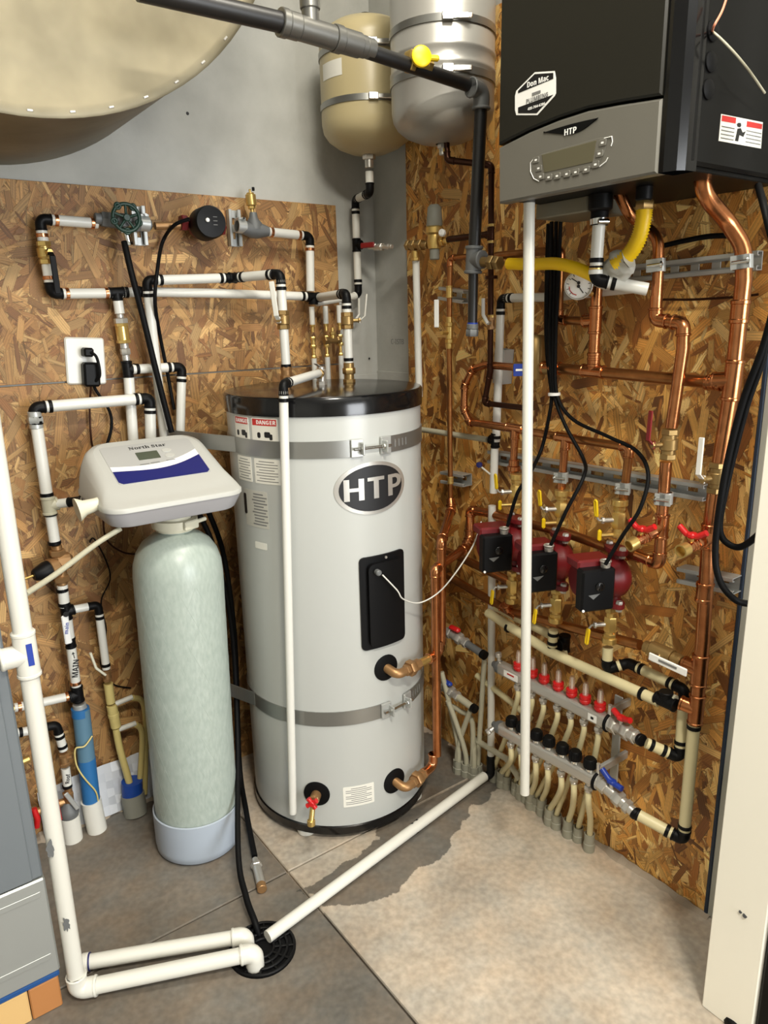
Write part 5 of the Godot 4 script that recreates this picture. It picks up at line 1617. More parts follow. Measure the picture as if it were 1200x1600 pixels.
func tank_plumbing() -> void:
	var pex := dict("pex_white", "black_plastic", "black_plastic", 0.03, 1.02, 1.1, 1.1)
	# cold and hot connections on the lid
	ball_valve("ball_valve", "brass valve with a thin white lever on the left upright above the tank lid", V(-0.539, 1.602, 0.264), Vector3.UP, V(-0.75, 0, 0.66), V(-0.1, 1, 0), 0.0143, M.brass_dull, M.pvc_white, 0.1, 0.028)
	var o := thing("brass_union", "brass union where the left white upright meets the black lid", "fitting", V(-0.538, 1.4, 0.264))
	part(o, "union", turned(V(-0.538, 1.4, 0.264), Vector3.UP, [[0, 0.022, 0.012], [0.02, 0.036, -0.02], [0.034, 0.052, 0.017], [0.05, 0.062, -0.018]]), M.bronze)
	o = thing("pex_pipe", "white pipe from the long level run, stepping out and down to the tank lid", "pipe", V(-0.333, 1.44, 0.307))
	pipe_run(o, [V(-.2858,1.6735,0.06), V(-0.333, 1.678, 0.307), V(-0.333, 1.46, 0.307)], 0.0143, pex, true, true)
	ball_valve("ball_valve", "brass valve on the right upright above the tank lid", V(-0.333, 1.595, 0.307), Vector3.UP, V(0.9, 0, 0.5), V(0.15, 1, 0), 0.0143, M.brass_dull, M.pvc_white, 0.07, 0.026)
	o = thing("brass_union", "brass union where the right white upright meets the black lid", "fitting", V(-0.333, 1.4, 0.307))
	part(o, "union", turned(V(-0.333, 1.4, 0.307), Vector3.UP, [[0, 0.012, -0.02], [0.01, 0.03, 0.016], [0.028, 0.048, -0.021], [0.046, 0.064, 0.017]]), M.brass_dull)
	# relief valve and its discharge pipe
	var rv := V(-0.442, 1.4, 0.314)
	o = thing("relief_valve", "nickel relief valve with a flat lever on the middle of the black lid", "valve", rv)
	part(o, "body", turned(rv, Vector3.UP, [[0, 0.014, -0.017], [0.012, 0.05, 0.014], [0.048, 0.058, 0.011]]), M.nickel)
	part(o, "outlet", turned(rv + V(0, 0.038, 0), V(-0.73, 0, 0.68), [[0, 0.03, 0.013], [0.024, 0.034, -0.017]]), M.brass_dull)
	part(o, "lever", B.new().box(V(0.04, 0.003, 0.012), Transform3D(Basis(V(0, 1, 0), 0.5), rv + V(-0.01, 0.062, 0)).rotated_local(V(0, 0, 1), -0.35), 0.001).mesh(), M.nickel)
	o = thing("discharge_pipe", "white relief pipe hanging in front of the grey tank to near the floor", "pipe", V(-0.74, 0.1, 0.55))
	pipe_run(o, [rv + V(-0.02, 0.04, 0.018), V(-0.72, 1.438, 0.574), V(-0.752, 0.11, 0.532)], 0.0125, pex, false, false)
	# drain cock low on the tank
	var p := Vector2(-0.8131,0.1679)
	var c := tank_point(p)
	var n := tank_out(p)
	o = thing("drain_cock", "brass drain cock with a red handle low on the grey tank", "valve", c)
	part(o, "body", turned(c, n, [[0.004, 0.035, 0.016], [0.03, 0.04, -0.017]]), M.bronze)
	part(o, "spout", tubed(rounded([c + n * 0.03, c + n * 0.05 + V(0, -0.012, 0), c + n * 0.062 + V(-0.006, -0.05, 0.004)], 0.01), 0.0085), M.brass)
	part(o, "spout_end", turned(c + n * 0.062 + V(-0.006, -0.05, 0.004), V(-0.1, -1, 0.1), [[-0.006, 0.012, 0.0125]]), M.brass)
	var hc := c + n * 0.056 + V(0.0, 0.006, 0)
	var hw := B.new()
	rod(hw, hc - n * 0.006, hc + n * 0.008, 0.009, 14, 0.002)
	for k in 4:
		var a := TAU * k / 4 + 0.6
		var x := V(0, 1, 0).cross(n)
		hw.tube([hc, hc + (x * cos(a) + V(0, 1, 0) * sin(a)) * 0.019], [0.006, 0.008], 8)
	part(o, "handle", hw.mesh(), M.red_plastic)
	# heat exchanger connections: bronze elbow, union, copper riser
	var cu := dict("copper", "copper", null, 0.024, 1.13, 1.6, 1.12)
	var q1 := tank_point(Vector2(-0.0162,0.5699))
	var q2 := tank_point(Vector2(0.0578,0.1628))
	for e in [[q1, V(-.25,0.5703,0.6634), "upper"], [q2, V(-.28,0.1713,0.6669), "lower"]]:
		var a: Vector3 = e[0]
		var r: Vector3 = e[1]
		o = thing("tank_connection", "bronze elbow and union out of the %s black collar on the tank's right side" % e[2], "fitting", a)
		var out := a + V(0.012, -0.012, 0.042)
		var to := V(r.x - 0.02, r.y - 0.018, r.z)
		part(o, "elbow", tubed(rounded([a, out, out + (to - out).normalized() * 0.04], 0.02), 0.0145), M.bronze)
		var d := (to - out).normalized()
		var l := out.distance_to(to)
		part(o, "union", turned(out, d, [[0.035, 0.05, -0.018], [0.05, 0.075, -0.0255], [0.073, 0.09, 0.018], [0.088, 0.104, -0.018]]), M.bronze)
		part(o, "nipple", turned(out, d, [[0.1, maxf(0.11, l - 0.04), 0.013]]), M.brass)
		part(o, "copper_elbow", elbow_mesh(out + d * (l - 0.045), to + d * 0.012, to + d * 0.012 + V(0, 0.045, 0), 0.0158, 0.024, 1.12), M.copper_bright)
	o = thing("copper_pipe", "copper riser in front, from the upper tank union up to the slanting elbow", "pipe", V(-.25,0.5703,0.6634))
	pipe_run(o, [V(-.25,0.5837,0.6634), V(-.25,0.9288,0.665), V(-.08,0.9721,0.5177), V(-.07,1.0033,0.5031)], 0.0142, cu)
	o = thing("copper_pipe", "copper riser behind, from the lower tank union up and back to the header", "pipe", V(-.28,0.1713,0.6669))
	pipe_run(o, [V(-.28,0.1942,0.6737), V(-.28,0.8447,0.6692), V(-.1,0.8632,0.6099), V(-.07,0.8898,0.5989), V(-.05,0.9769,0.5796), V(-.045,0.9814,0.6499), V(-.045,0.9816,0.7637)], 0.0142, cu)
	# sensor lead from the access panel
	cable("sensor_lead", "thin white lead from the tank's black panel sagging over to the pumps", [tank_point(Vector2(-0.0999,0.8853), 0.035), tank_point(Vector2(0.0169,0.8334), 0.05), V(-.4372,0.7997,0.7088), V(-.3661,0.765,0.6954), V(-.3,0.7851,0.7074), V(-.26,0.8494,0.7413), V(-.2,0.9297,0.7552), V(-.16,0.9929,0.7459)], 0.0022, M.pex_white, "wire")
	# small white pipes and mixing valves between the corner and the tank
	for e in [[484, "leftmost"], [508, "middle"], [533, "rightmost"]]:
		var x: float = (e[0] - 508) / 25.0
		var top: Vector3 = V(-.2524,1.6458,0.05) + V(0.0575, 0.002, 0) * x
		var low: Vector3 = top + V(0.0, -0.36, 0)
		o = thing("pex_pipe", "thin white pipe with brass fittings dropping behind the tank, %s of three" % e[1], "pipe", low)
		part(o, "pipe", cyl(top, top - V(0, 0.06, 0), 0.0095, 12), M.pex_white)
		part(o, "fitting", turned(top, Vector3.DOWN, [[0.055, 0.068, -0.009], [0.066, 0.086, 0.006], [0.1, 0.112, -0.01], [0.108, 0.13, 0.008]]), M.brass)
		part(o, "fitting", turned(top, Vector3.DOWN, [[0.128, 0.14, -0.011], [0.138, 0.17, 0.006], [0.165, 0.178, -0.009]]), M.brass)
		part(o, "pipe", cyl(top - V(0, 0.175, 0), low, 0.0095, 12), M.pex_white)
	o = thing("mixing_valve", "brass mixing valve joining the thin white pipes behind the tank", "valve", V(-.2211,1.527,0.05))
	part(o, "body", turned(V(-.2617,1.5285,0.055), V(1, 0, 0), [[-0.004, 0.012, -0.014], [0.01, 0.05, 0.011], [0.048, 0.062, -0.014]]), M.brass_dull)
	part(o, "stem", turned(V(-.2297,1.5274,0.055), Vector3.UP, [[0, 0.02, 0.009], [0.02, 0.03, -0.011], [0.03, 0.046, 0.006]]), M.brass)
	o = thing("pex_pipe", "short level white pipe joining the thin drops to the tank corner riser", "pipe", V(-.2202,1.6542,0.05))
	part(o, "pipe", tubed([V(-.2883,1.6568,0.05), V(-.1322,1.6777,0.05)], 0.0125), M.pex_white)
	# riser to the beige tank
	o = thing("pex_pipe", "white riser in the corner that jogs out under the beige tank", "pipe", V(-.1153,1.6843,0.05))
	var et := V(-0.165, 2.06, 0.215)
	pipe_run(o, [V(-.1351,1.6755,0.05), V(-.1096,1.6887,0.05), V(-.1108,2.0004,0.05), V(-0.165, V(-.1677,1.9961,0.215).y, 0.215), et], 0.0133, pex, true, true)
	part(o, "tee", tee_mesh(V(-.1114,1.8512,0.05), Vector3.UP, V(0.4, 0, 1), 0.0148, 0.022), M.black_plastic)
	o = thing("valve_lever", "white bent lever below the corner riser", "lever", V(-.1156,1.6398,0.06))
	part(o, "lever", tubed(rounded([V(-.1144,1.6707,0.06), V(-.1166,1.6132,0.06), V(-.1341,1.5957,0.06)], 0.008), 0.0045, 8), M.pvc_white)


# ---------------------------------------------------------------- pipework on the right wall
func iso_valve(label: String, c: Vector3, d: Vector3, up: float, knob: bool, group := "") -> void:
	var o := thing("isolation_valve", label, "valve", c, group)
	part(o, "body", turned(c, d, [[-0.05, -0.034, -0.0165], [-0.036, -0.02, 0.0135], [-0.022, 0.02, -0.0185], [0.018, 0.03, 0.014], [0.026, 0.04, -0.0175], [0.038, 0.054, 0.021]]), M.brass)
	var w := V(-0.85, 0, -0.53)
	var st := c + w * 0.04
	part(o, "stem", B.new().tube([c, st], 0.0062, 12).lathe([Vector2(0, 0), Vector2(0.009, 0), Vector2(0.009, 0.006), Vector2(0, 0.006)], along(st, w), 6, true).mesh(), M.nickel)
	# wire arm, then a flat loop dipped in yellow
	var k := st + w * 0.02 + V(0, 0.012 * up, 0)
	part(o, "arm", B.new().tube(rounded([st, st + w * 0.012, k, k + V(0, 0.008 * up, 0)], 0.006), 0.003, 8).mesh(), M.nickel)
	var e := V(-0.3, 0, 0.95) * 0.0048
	var t := V(0, 0.042 * up, 0) + w * 0.004
	part(o, "lever", B.new().tube(rounded([k - e, k - e + t, k + e + t, k + e, k - e], 0.004), 0.0032, 8).box(V(0.004, 0.04, 0.007), Transform3D(Basis(w, Vector3.UP, V(-0.3, 0, 0.95)).orthonormalized(), k + t * 0.5), 0.001).mesh(), M.yellow_plastic)
	if knob:
		var q := c + w * 0.045 + V(0, -0.04, 0)
		part(o, "drain_stem", cyl(c + V(0, -0.04, 0), q, 0.006, 10), M.brass)
		part(o, "drain_handle", B.new().box(V(0.01, 0.032, 0.014), Transform3D(Basis(w, Vector3.UP, V(-0.3, 0, 0.95)).orthonormalized(), q + w * 0.004), 0.005).mesh(), M.yellow_plastic)

func zone_pump(label: String, at: Vector3) -> void:
	var o := thing("zone_pump", label, "pump", at, "red zone pumps on the right wall")
	# the motor points out from the wall (m); its terminal box is on the side that faces the room (s)
	var m := V(-0.92, 0, -0.39).normalized()
	var sd := V(-0.39, 0, 0.92).normalized()
	var f := Transform3D(Basis(-m, Vector3.UP, sd), at)
	part(o, "volute", B.new().lathe([Vector2(0, -0.026), Vector2(0.042, -0.026), Vector2(0.054, -0.012), Vector2(0.056, 0.01), Vector2(0.05, 0.024), Vector2(0.052, 0.032), Vector2(0.03, 0.034), Vector2(0, 0.034)], along(at, m), 32).mesh(), M.pump_red)
	var pa := B.new()
	rod(pa, at + V(0, 0.08, 0), at - V(0, 0.08, 0), 0.02, 20)
	for sg in [-1.0, 1.0]:
		pa.prism(oval(0.088, 0.048, 28), 0.014, Transform3D(Basis(sd, m, V(0, -1, 0)), at + V(0, sg * 0.074 + 0.007, 0)), 0.002)
	part(o, "flanged_stub", pa.mesh(), M.pump_red)
	for sg in [-1.0, 1.0]:
		for e in [-1.0, 1.0]:
			var b: Vector3 = at + V(0, sg * 0.074, 0) + sd * (e * 0.032)
			part(o, "flange_bolt", hexnut(B.new(), b - V(0, 0.014, 0), b + V(0, 0.014, 0), 0.0095).mesh(), M.nickel)
	for e in [0.8, 2.3, 3.9, 5.4]:
		var b: Vector3 = at + (Vector3.UP * sin(e) + sd * cos(e)) * 0.044
		part(o, "housing_bolt", hexnut(B.new(), b + m * 0.026, b + m * 0.04, 0.0075).mesh(), M.nickel)
	part(o, "motor", B.new().lathe([Vector2(0, 0.03), Vector2(0.043, 0.03), Vector2(0.046, 0.036), Vector2(0.046, 0.102), Vector2(0.04, 0.112), Vector2(0, 0.113)], along(at, m), 28).mesh(), M.pump_red)
	for k in 4:
		part(o, "cooling_rib", B.new().lathe([Vector2(0.044, 0), Vector2(0.0495, 0), Vector2(0.0495, 0.004), Vector2(0.044, 0.004)], along(at + m * (0.042 + k * 0.016), m), 28).mesh(), M.red_dark)
	part(o, "motor_top", B.new().box(V(0.096, 0.026, 0.066), f.translated_local(V(-0.084, 0.056, 0.014)), 0.005).mesh(), M.pump_red)
	var tb := part(o, "terminal_box", B.new().box(V(0.092, 0.112, 0.036), f.translated_local(V(-0.088, -0.004, 0.058)), 0.005).mesh(), M.black_plastic, "black terminal box")
	part(tb, "switch", B.new().lathe([Vector2(0, 0), Vector2(0.012, 0), Vector2(0.012, 0.004), Vector2(0.009, 0.006), Vector2(0, 0.006)], along(f * V(-0.086, 0.008, 0.076), sd), 20).box(V(0.005, 0.02, 0.005), f.translated_local(V(-0.086, 0.008, 0.082)), 0.002).mesh(), M.black_gloss)
	part(tb, "print_mark", B.new().prism(PackedVector2Array([Vector2(-0.026, -0.014), Vector2(0.006, -0.012), Vector2(-0.012, -0.026)]), 0.0006, f.translated_local(V(-0.09, 0, 0.076))).mesh(), M.cast_grey)
	part(tb, "screw", cyl(f * V(-0.129, -0.054, 0.076), f * V(-0.129, -0.054, 0.0785), 0.0035, 10), M.print_white)
	part(o, "cable_gland", B.new().lathe([Vector2(0, 0), Vector2(0.012, 0), Vector2(0.013, 0.01), Vector2(0.009, 0.014), Vector2(0, 0.014)], along(f * V(-0.064, 0.052, 0.06), V(0, 1, 0)), 12).torus(f * V(-0.064, 0.068, 0.06), V(0, 1, 0), 0.012, 0.0032, 16, 6).mesh(), M.nickel)

func right_wall_plumbing() -> void:
	var pex := dict("pex_white", "black_plastic", "black_plastic", 0.03, 1.02, 1.1, 1.1)
	var cu := dict("copper", "copper", null, 0.032, 1.12, 1.5, 1.12)
	var cd := dict("copper_dull", "copper", null, 0.026, 1.13, 1.5, 1.12)
	var ck := dict("copper_dark", "copper_dark", null, 0.022, 1.15, 1.5, 1.12)
	var o := thing("strut_channel", "upper slotted steel channel below the boiler", "channel", V(0,1.7018,1.2842))
	strut(o, V(-.001,1.6922,1.0781), V(-.001,1.7015,1.4453), V(-1, 0, 0), 0.041, 0.022, 7)
	o = thing("strut_channel", "lower slotted steel channel behind the three pump pipes", "channel", V(0,1.1767,1.0551))
	strut(o, V(-.001,1.1617,0.6367), V(-.001,1.1733,1.3762), V(-1, 0, 0), 0.041, 0.03, 10)
	# main copper riser from the boiler
	o = thing("copper_pipe", "thick copper riser at the right, bending back up to the boiler", "pipe", V(-.09,0.8124,1.4386))
	part(o, "pipe", tubed(rounded([V(-.2,1.8391,1.4104) + V(0.003, 0.06, -0.006)] + [V(-.2,1.8343,1.4109), V(-.17,1.8094,1.415), V(-.12,1.7783,1.4228), V(-.09,1.7271,1.4475), V(-.09,1.6564,1.455), V(-.09,1.611,1.4543)], 0.07), 0.0172, 18), M.copper)
	pipe_run(o, [V(-.09,1.6149,1.4539), V(-.09,1.4483,1.4529), V(-.09,1.2586,1.4411)], 0.0172, cu)
	part(o, "coupling", coupling_mesh(V(-.09,1.5953,1.4532), V(-.09,1.6149,1.4539) - V(-.09,1.4483,1.4529), 0.0192, 0.024, 1.08), M.copper)
	part(o, "tee", tee_mesh(V(-.09,1.451,1.4526), V(-.09,1.6149,1.4539) - V(-.09,1.2586,1.4411), V(-.09,1.4447,1.3861) - V(-.09,1.451,1.4526), 0.0195, 0.044, 1.08), M.copper)
	pipe_run(o, [V(-.09,1.2029,1.4375), V(-.09,1.0901,1.4329), V(-.09,0.8304,1.4418), V(-.09,0.6138,1.4421)], 0.0172, cu)
	part(o, "tee", tee_mesh(V(-.09,1.0901,1.4329), Vector3.UP, V(-.15,1.0818,1.425) - V(-.09,1.0901,1.4329), 0.0192, 0.03, 1.06), M.copper)
	part(o, "coupling", coupling_mesh(V(-.09,0.9521,1.435), Vector3.UP, 0.0195, 0.024, 1.08), M.copper)
	part(o, "tee", tee_mesh(V(-.09,0.7502,1.4411), V(-.09,0.8304,1.4418) - V(-.09,0.6138,1.4421), V(-.09,0.7518,1.3878) - V(-.09,0.7502,1.4411), 0.0195, 0.042, 1.08), M.copper)
	part(o, "tee", tee_mesh(V(-.09,0.6444,1.4427), V(-.09,0.8304,1.4418) - V(-.09,0.6138,1.4421), V(-.1,0.6501,1.3996) - V(-.09,0.6444,1.4427), 0.0185, 0.04, 1.08), M.copper)
	pipe_clamp(o, V(-.09,1.6952,1.4495), V(-.09,1.6564,1.455) - V(-.09,1.7271,1.4475), V(-1, 0, 0.3), 0.0172)
	ball_valve("ball_valve", "large brass valve with a white lever on the thick copper riser", V(-.09,1.2316,1.4392), Vector3.UP, V(-1, 0, -0.25), V(0.1, 1, -0.05), 0.017, M.brass_dull, M.print_white, 0.085, 0.036)
	# second riser
	o = thing("copper_pipe", "copper riser with a double bend left of the thick one", "pipe", V(-.125,1.0214,1.3308))
	part(o, "pipe", tubed(rounded([V(-.2,1.8576,1.2087), V(-.17,1.8074,1.2225), V(-.12,1.7909,1.2239), V(-.125,1.759,1.2677), V(-.125,1.6931,1.2732), V(-.125,1.6234,1.274)], 0.05), 0.0128, 16), M.copper)
	pipe_run(o, [V(-.125,1.6347,1.2731), V(-.125,1.581,1.2742), V(-.125,1.5732,1.3458), V(-.125,1.5175,1.3492), V(-.125,1.3387,1.3361)], 0.014, cu)
	pipe_run(o, [V(-.125,1.2563,1.3299), V(-.125,1.1344,1.33), V(-.125,1.002,1.3324), V(-.1,0.9997,1.2537)], 0.014, cu)
	part(o, "tee", tee_mesh(V(-.125,1.0995,1.3313), Vector3.UP, V(-.15,1.0733,1.3081) - V(-.125,1.0995,1.3313), 0.0165, 0.03, 1.1), M.copper)
	part(o, "header", tubed(rounded([V(-.1,0.999,1.2575), V(-.06,0.9795,1.1799), V(-.045,0.986,0.9859), V(-.045,0.9816,0.7637)], 0.02), 0.0142), M.copper_dull)
	part(o, "coupling", coupling_mesh(V(-.08,0.9908,1.2289), V(-.09,0.9951,1.2508) - V(-.09,0.9898,1.1811), 0.0165, 0.02), M.copper)
	pipe_clamp(o, V(-.125,1.7001,1.271), V(-.125,1.6931,1.2732) - V(-.125,1.759,1.2677), V(-1, 0, 0.3), 0.0135)
	pipe_clamp(o, V(-.125,1.1703,1.3356), Vector3.UP, V(-1, 0, 0.3), 0.014)
	ball_valve("ball_valve", "brass valve with a red lever on the double bent copper riser", V(-.125,1.2993,1.3329), Vector3.UP, V(-1, 0, -0.45), V(0.05, 1, 0.0), 0.0145, M.brass_dull, M.red_dark, 0.07, 0.036)
	# boiler drains with red wing handles
	for e in [[V(-.125,1.0932,1.3318), V(-.22,1.0635,1.3082), "left"], [V(-.09,1.087,1.4332), V(-.19,1.0714,1.4236), "right"]]:
		var a: Vector3 = e[0]
		var b: Vector3 = e[1]
		var d := (b - a).normalized()
		var l := a.distance_to(b)
		o = thing("drain_valve", "brass drain valve with a bright red wing handle, %s one of two" % e[2], "valve", a)
		part(o, "body", turned(a, d, [[0.02, l * 0.45, 0.0125], [l * 0.4, l * 0.46, -0.0155], [l * 0.5, l * 0.54, 0.0145], [l * 0.58, l * 0.62, 0.0145], [l * 0.45, l * 0.75, 0.012]]), M.copper_bright)
		part(o, "spout", B.new().lathe([Vector2(0.011, 0), Vector2(0.016, 0.004), Vector2(0.016, 0.026), Vector2(0.0125, 0.026), Vector2(0.011, 0.012), Vector2(0, 0.012)], along(a + d * l * 0.74, d), 22).mesh(), M.brass)
		var hc := a + d * l * 0.62 + V(0, 0.026, 0)
		part(o, "stem", cyl(a + d * l * 0.62, hc, 0.005, 10), M.brass)
		part(o, "handle", B.new().box(V(0.022, 0.014, 0.018), Transform3D(Basis(), hc), 0.004).tube(rounded([hc - V(0, 0, 0.034) + V(0, 0.016, 0), hc - V(0, 0, 0.014), hc + V(0, 0, 0.014), hc + V(0, 0.013, 0.034)], 0.01), 0.0075, 8).mesh(), M.red_plastic)
	# supply header with air separator
	o = thing("copper_pipe", "level copper pipe from the thick riser leftward, looping down to the pump header", "pipe", V(-.09,1.4556,1.0242))
	part(o, "pipe", tubed([V(-.09,1.4429,1.4315), V(-.09,1.4577,0.95)], 0.0142, 16), M.copper_dull)
	part(o, "coupling", coupling_mesh(V(-.09,1.4432,1.4106), V(0, 0, 1), 0.0165, 0.018), M.copper)
	part(o, "tee", tee_mesh(V(-.09,1.4546,1.0801), V(-.09,1.4577,0.95) - V(-.09,1.4429,1.4315), V(0, 1, 0), 0.0165, 0.034), M.copper)
	part(o, "coupling", coupling_mesh(V(-.09,1.4574,0.941), V(0, 0, 1), 0.0168, 0.03), M.copper)
	pipe_run(o, [V(-.09,1.4541,0.808), V(-.09,1.4571,0.6876), V(-.09,1.4414,0.6263), V(-.09,1.3907,0.592), V(-.09,1.3145,0.5896), V(-.09,1.2766,0.6165), V(-.09,1.2777,0.6684), V(-.09,1.2793,0.7981)], 0.0112, dict("copper", "copper", null, 0.012, 1.14, 2.0, 1.14))
	part(o, "pipe", tubed([V(-.09,1.2777,0.6684), V(-.09,1.272,0.9994)], 0.0112), M.copper_dull)
	part(o, "tee", tee_mesh(V(-.09,1.2787,0.811), V(-.09,1.272,0.9994) - V(-.09,1.2777,0.6684), V(0, -1, 0), 0.0132, 0.032), M.copper)
	part(o, "tee", tee_mesh(V(-.09,1.272,0.9994), V(-.09,1.272,0.9994) - V(-.09,1.2777,0.6684), V(0, -1, 0), 0.0132, 0.032), M.copper)
	pipe_run(o, [V(-.09,1.272,0.9994), V(-.09,1.2712,1.2036), V(-.09,1.1041,1.1928)], 0.0112, cd)
	part(o, "pipe", tubed([V(-.09,1.258,0.8116), V(-.09,1.1338,0.8051)], 0.0112), M.copper)
	part(o, "flared_coupling", turned(V(-.09,1.1656,0.8093), Vector3.DOWN, [[-0.018, 0.0, 0.016], [0.0, 0.014, 0.0205]]), M.copper)
	part(o, "pipe", tubed([V(-.09,1.2524,0.9982), V(-.09,1.0783,0.9889)], 0.0112), M.copper)
	pipe_clamp(o, V(-.09,1.1623,0.9961), Vector3.UP, V(-1, 0, 0.3), 0.0112)
	pipe_clamp(o, V(-.09,1.1661,1.198), Vector3.UP, V(-1, 0, 0.3), 0.0112)
	var sc := V(-.09,1.4726,0.8779)
	o = thing("air_separator", "brass air separator with a small blue label on the level copper pipe", "air separator", sc)
	part(o, "body", B.new().lathe([Vector2(0, -0.05), Vector2(0.026, -0.05), Vector2(0.03, -0.044), Vector2(0.032, 0.06), Vector2(0.024, 0.072), Vector2(0, 0.074)], Transform3D(Basis(), sc), 28).mesh(), M.brass_dull)
	part(o, "end_port", cyl(V(-.09,1.4541,0.808), V(-.09,1.4557,0.9411), 0.0165, 18, 0.002), M.brass_dull)
	part(o, "blue_label", B.new().prism(rrect(0.036, 0.034, 0.003), 0.003, facing(V(-.125,1.4509,0.8561), V(-0.6, 0, 0.8)), 0.001).mesh(), M.blue_plastic)
	part(o, "label_print", B.new().box(V(0.022, 0.006, 0.001), facing(V(-.1285,1.4512,0.8593), V(-0.6, 0, 0.8)), 0.0002).mesh(), M.print_white)
	o = thing("strut_bracket", "short steel channel bracket left of the blue label", "bracket", V(0,1.4421,0.6795))
	strut(o, V(-.001,1.3977,0.6872), V(-.001,1.5004,0.6951), V(-1, 0, 0), 0.041, 0.041, 2)
	# feed loop with the gauge
	o = thing("copper_pipe", "copper loop under the yellow gas hose joining the gauge riser", "pipe", V(-.09,1.5826,1.0741))
	pipe_run(o, [V(-.09,1.7639,0.721), V(-.09,1.7615,0.9571), V(-.09,1.584,0.9594), V(-.09,1.5796,1.0683)], 0.0112, cd)
	part(o, "riser", tubed([V(-.09,1.6634,1.0789), V(-.09,1.4676,1.0792)], 0.0142, 16), M.copper)
	part(o, "tee", tee_mesh(V(-.09,1.5826,1.0781), Vector3.UP, V(-.09,1.58,1.0276) - V(-.09,1.5826,1.0781), 0.0168, 0.034), M.copper)
	part(o, "coupling", coupling_mesh(V(-.09,1.4838,1.0803), Vector3.UP, 0.0165, 0.018), M.copper)
	var gd := V(-0.75, 0.0, 0.66)
	var gc := V(-.17,1.6657,1.0857)
	o = thing("pressure_gauge", "round pressure gauge with a white dial and black case", "gauge", gc)
	part(o, "case", B.new().lathe([Vector2(0, -0.03), Vector2(0.03, -0.03), Vector2(0.034, -0.026), Vector2(0.034, 0.004), Vector2(0.031, 0.006), Vector2(0.031, 0.002)], along(gc, gd), 36).mesh(), M.black_plastic)
	part(o, "stem", cyl(gc - gd * 0.03, V(-.09,1.642,1.0744), 0.008, 12), M.brass)
	part(o, "dial", B.new().lathe([Vector2(0.0, 0.001), Vector2(0.031, 0.001), Vector2(0.031, 0.002), Vector2(0, 0.002)], along(gc, gd), 36).mesh(), M.print_white)
	part(o, "bezel", B.new().torus(gc + gd * 0.004, gd, 0.0325, 0.0022, 36, 8).mesh(), M.nickel)
	var gf := facing(gc + gd * 0.0022, gd)
	for k in 11:
		var a := -0.75 + k * 0.47
		part(o, "tick", B.new().box(V(0.0016, 0.006, 0.0004), gf.translated_local(V(sin(a - 1.6) * 0.026, cos(a - 1.6) * 0.026, 0)).rotated_local(V(0, 0, 1), -(a - 1.6)), 0.0001).mesh(), M.print_black)
	part(o, "red_arc", B.new().tube([gf * V(-0.022, -0.002, 0.0006), gf * V(-0.02, -0.011, 0.0006), gf * V(-0.013, -0.019, 0.0006), gf * V(-0.004, -0.0225, 0.0006)], 0.0012, 5).mesh(), M.print_red)
	for e in [[V(-0.017, 0.017, 0.001), V(0.0, 0.006, 0.001)], [V(0.012, -0.018, 0.001), V(0.0, -0.002, 0.001)]]:
		part(o, "needle", B.new().tube([gf * e[0], gf * e[1]], 0.0011, 5).mesh(), M.print_black)
		part(o, "hub", cyl(gf * e[1], gf * (e[1] + V(0, 0, 0.002)), 0.004, 12), M.print_black)
	# white pipe out of the boiler's black rubber sleeve
	o = thing("pex_pipe", "short white pipe hanging from a clamped black sleeve under the boiler", "pipe", V(-.23,1.7247,1.1817))
	part(o, "sleeve", tubed([V(-.23,1.8637,1.1867), V(-.23,1.7896,1.1846)], 0.0195, 20), M.black_rubber)
	part(o, "hose_clamp", cyl(V(-.23,1.8031,1.1837), V(-.23,1.791,1.1845), 0.0212, 20), M.chrome)
	part(o, "clamp_screw", B.new().tube([V(-.255,1.7945,1.2019), V(-.235,1.7942,1.2138)], 0.006, 10).mesh(), M.chrome)
	pipe_run(o, [V(-.23,1.7923,1.1844), V(-.23,1.6734,1.1814), V(-.16,1.6486,1.2725)], 0.0143, pex, false, false)
	part(o, "yellow_ring", cyl(V(-.23,1.7026,1.1813), V(-.23,1.6943,1.1819), 0.0152, 18), M.brass)
	part(o, "crimp_ring", ring_mesh(V(-.23,1.6901,1.1821), Vector3.UP, 0.0143), M.pex_white)
	o = thing("pex_pipe", "white pipe running level behind the gas hose, past the gauge", "pipe", V(-.05,1.6435,0.893))
	pipe_run(o, [V(-.05,1.2201,0.6932), V(-.05,1.6483,0.7046), V(-.05,1.6451,0.8975), V(-.05,1.6576,1.1754)], 0.0125, pex, true, false)
	part(o, "tee", tee_mesh(V(-.05,1.2238,0.6903), Vector3.UP, V(0, 0.05, -1), 0.0138, 0.022), M.black_plastic)
	part(o, "pipe", tubed([V(-.05,1.1993,0.6881), V(-.05,1.0549,0.6856)], 0.0125), M.pex_white)
	part(o, "pipe", tubed([V(-.05,1.0119,0.6807), V(-.05,0.0921,0.6937)], 0.0125), M.pex_white)
	part(o, "pipe", tubed([V(-.05,1.2193,0.3251), V(-.05,1.2219,0.6564)], 0.0095), M.pex_grey)
	part(o, "elbow", elbow_mesh(V(-.05,0.1098,0.6933), V(V(-.05,0.0717,0.6941).x, 0.03, V(-.05,0.0717,0.6941).z), V(-.072,0.03,0.6854), 0.0145, 0.02), M.black_plastic)
	o = thing("waste_pipe", "long white pipe lying across the floor from the right wall to the drain", "pipe", V(-.5973,0.02,0.7669))
	part(o, "pipe", tubed([V(-.072,0.03,0.6854), V(-1.0002,0.02,0.8245)], 0.0165, 18), M.pvc_white)
	part(o, "band", cyl(V(-.4076,0.025,0.7334), V(-.4155,0.025,0.735), 0.0172, 18), M.black_plastic)
	part(o, "band", cyl(V(-.4293,0.025,0.7376), V(-.4371,0.025,0.7391), 0.0172, 18), M.black_plastic)
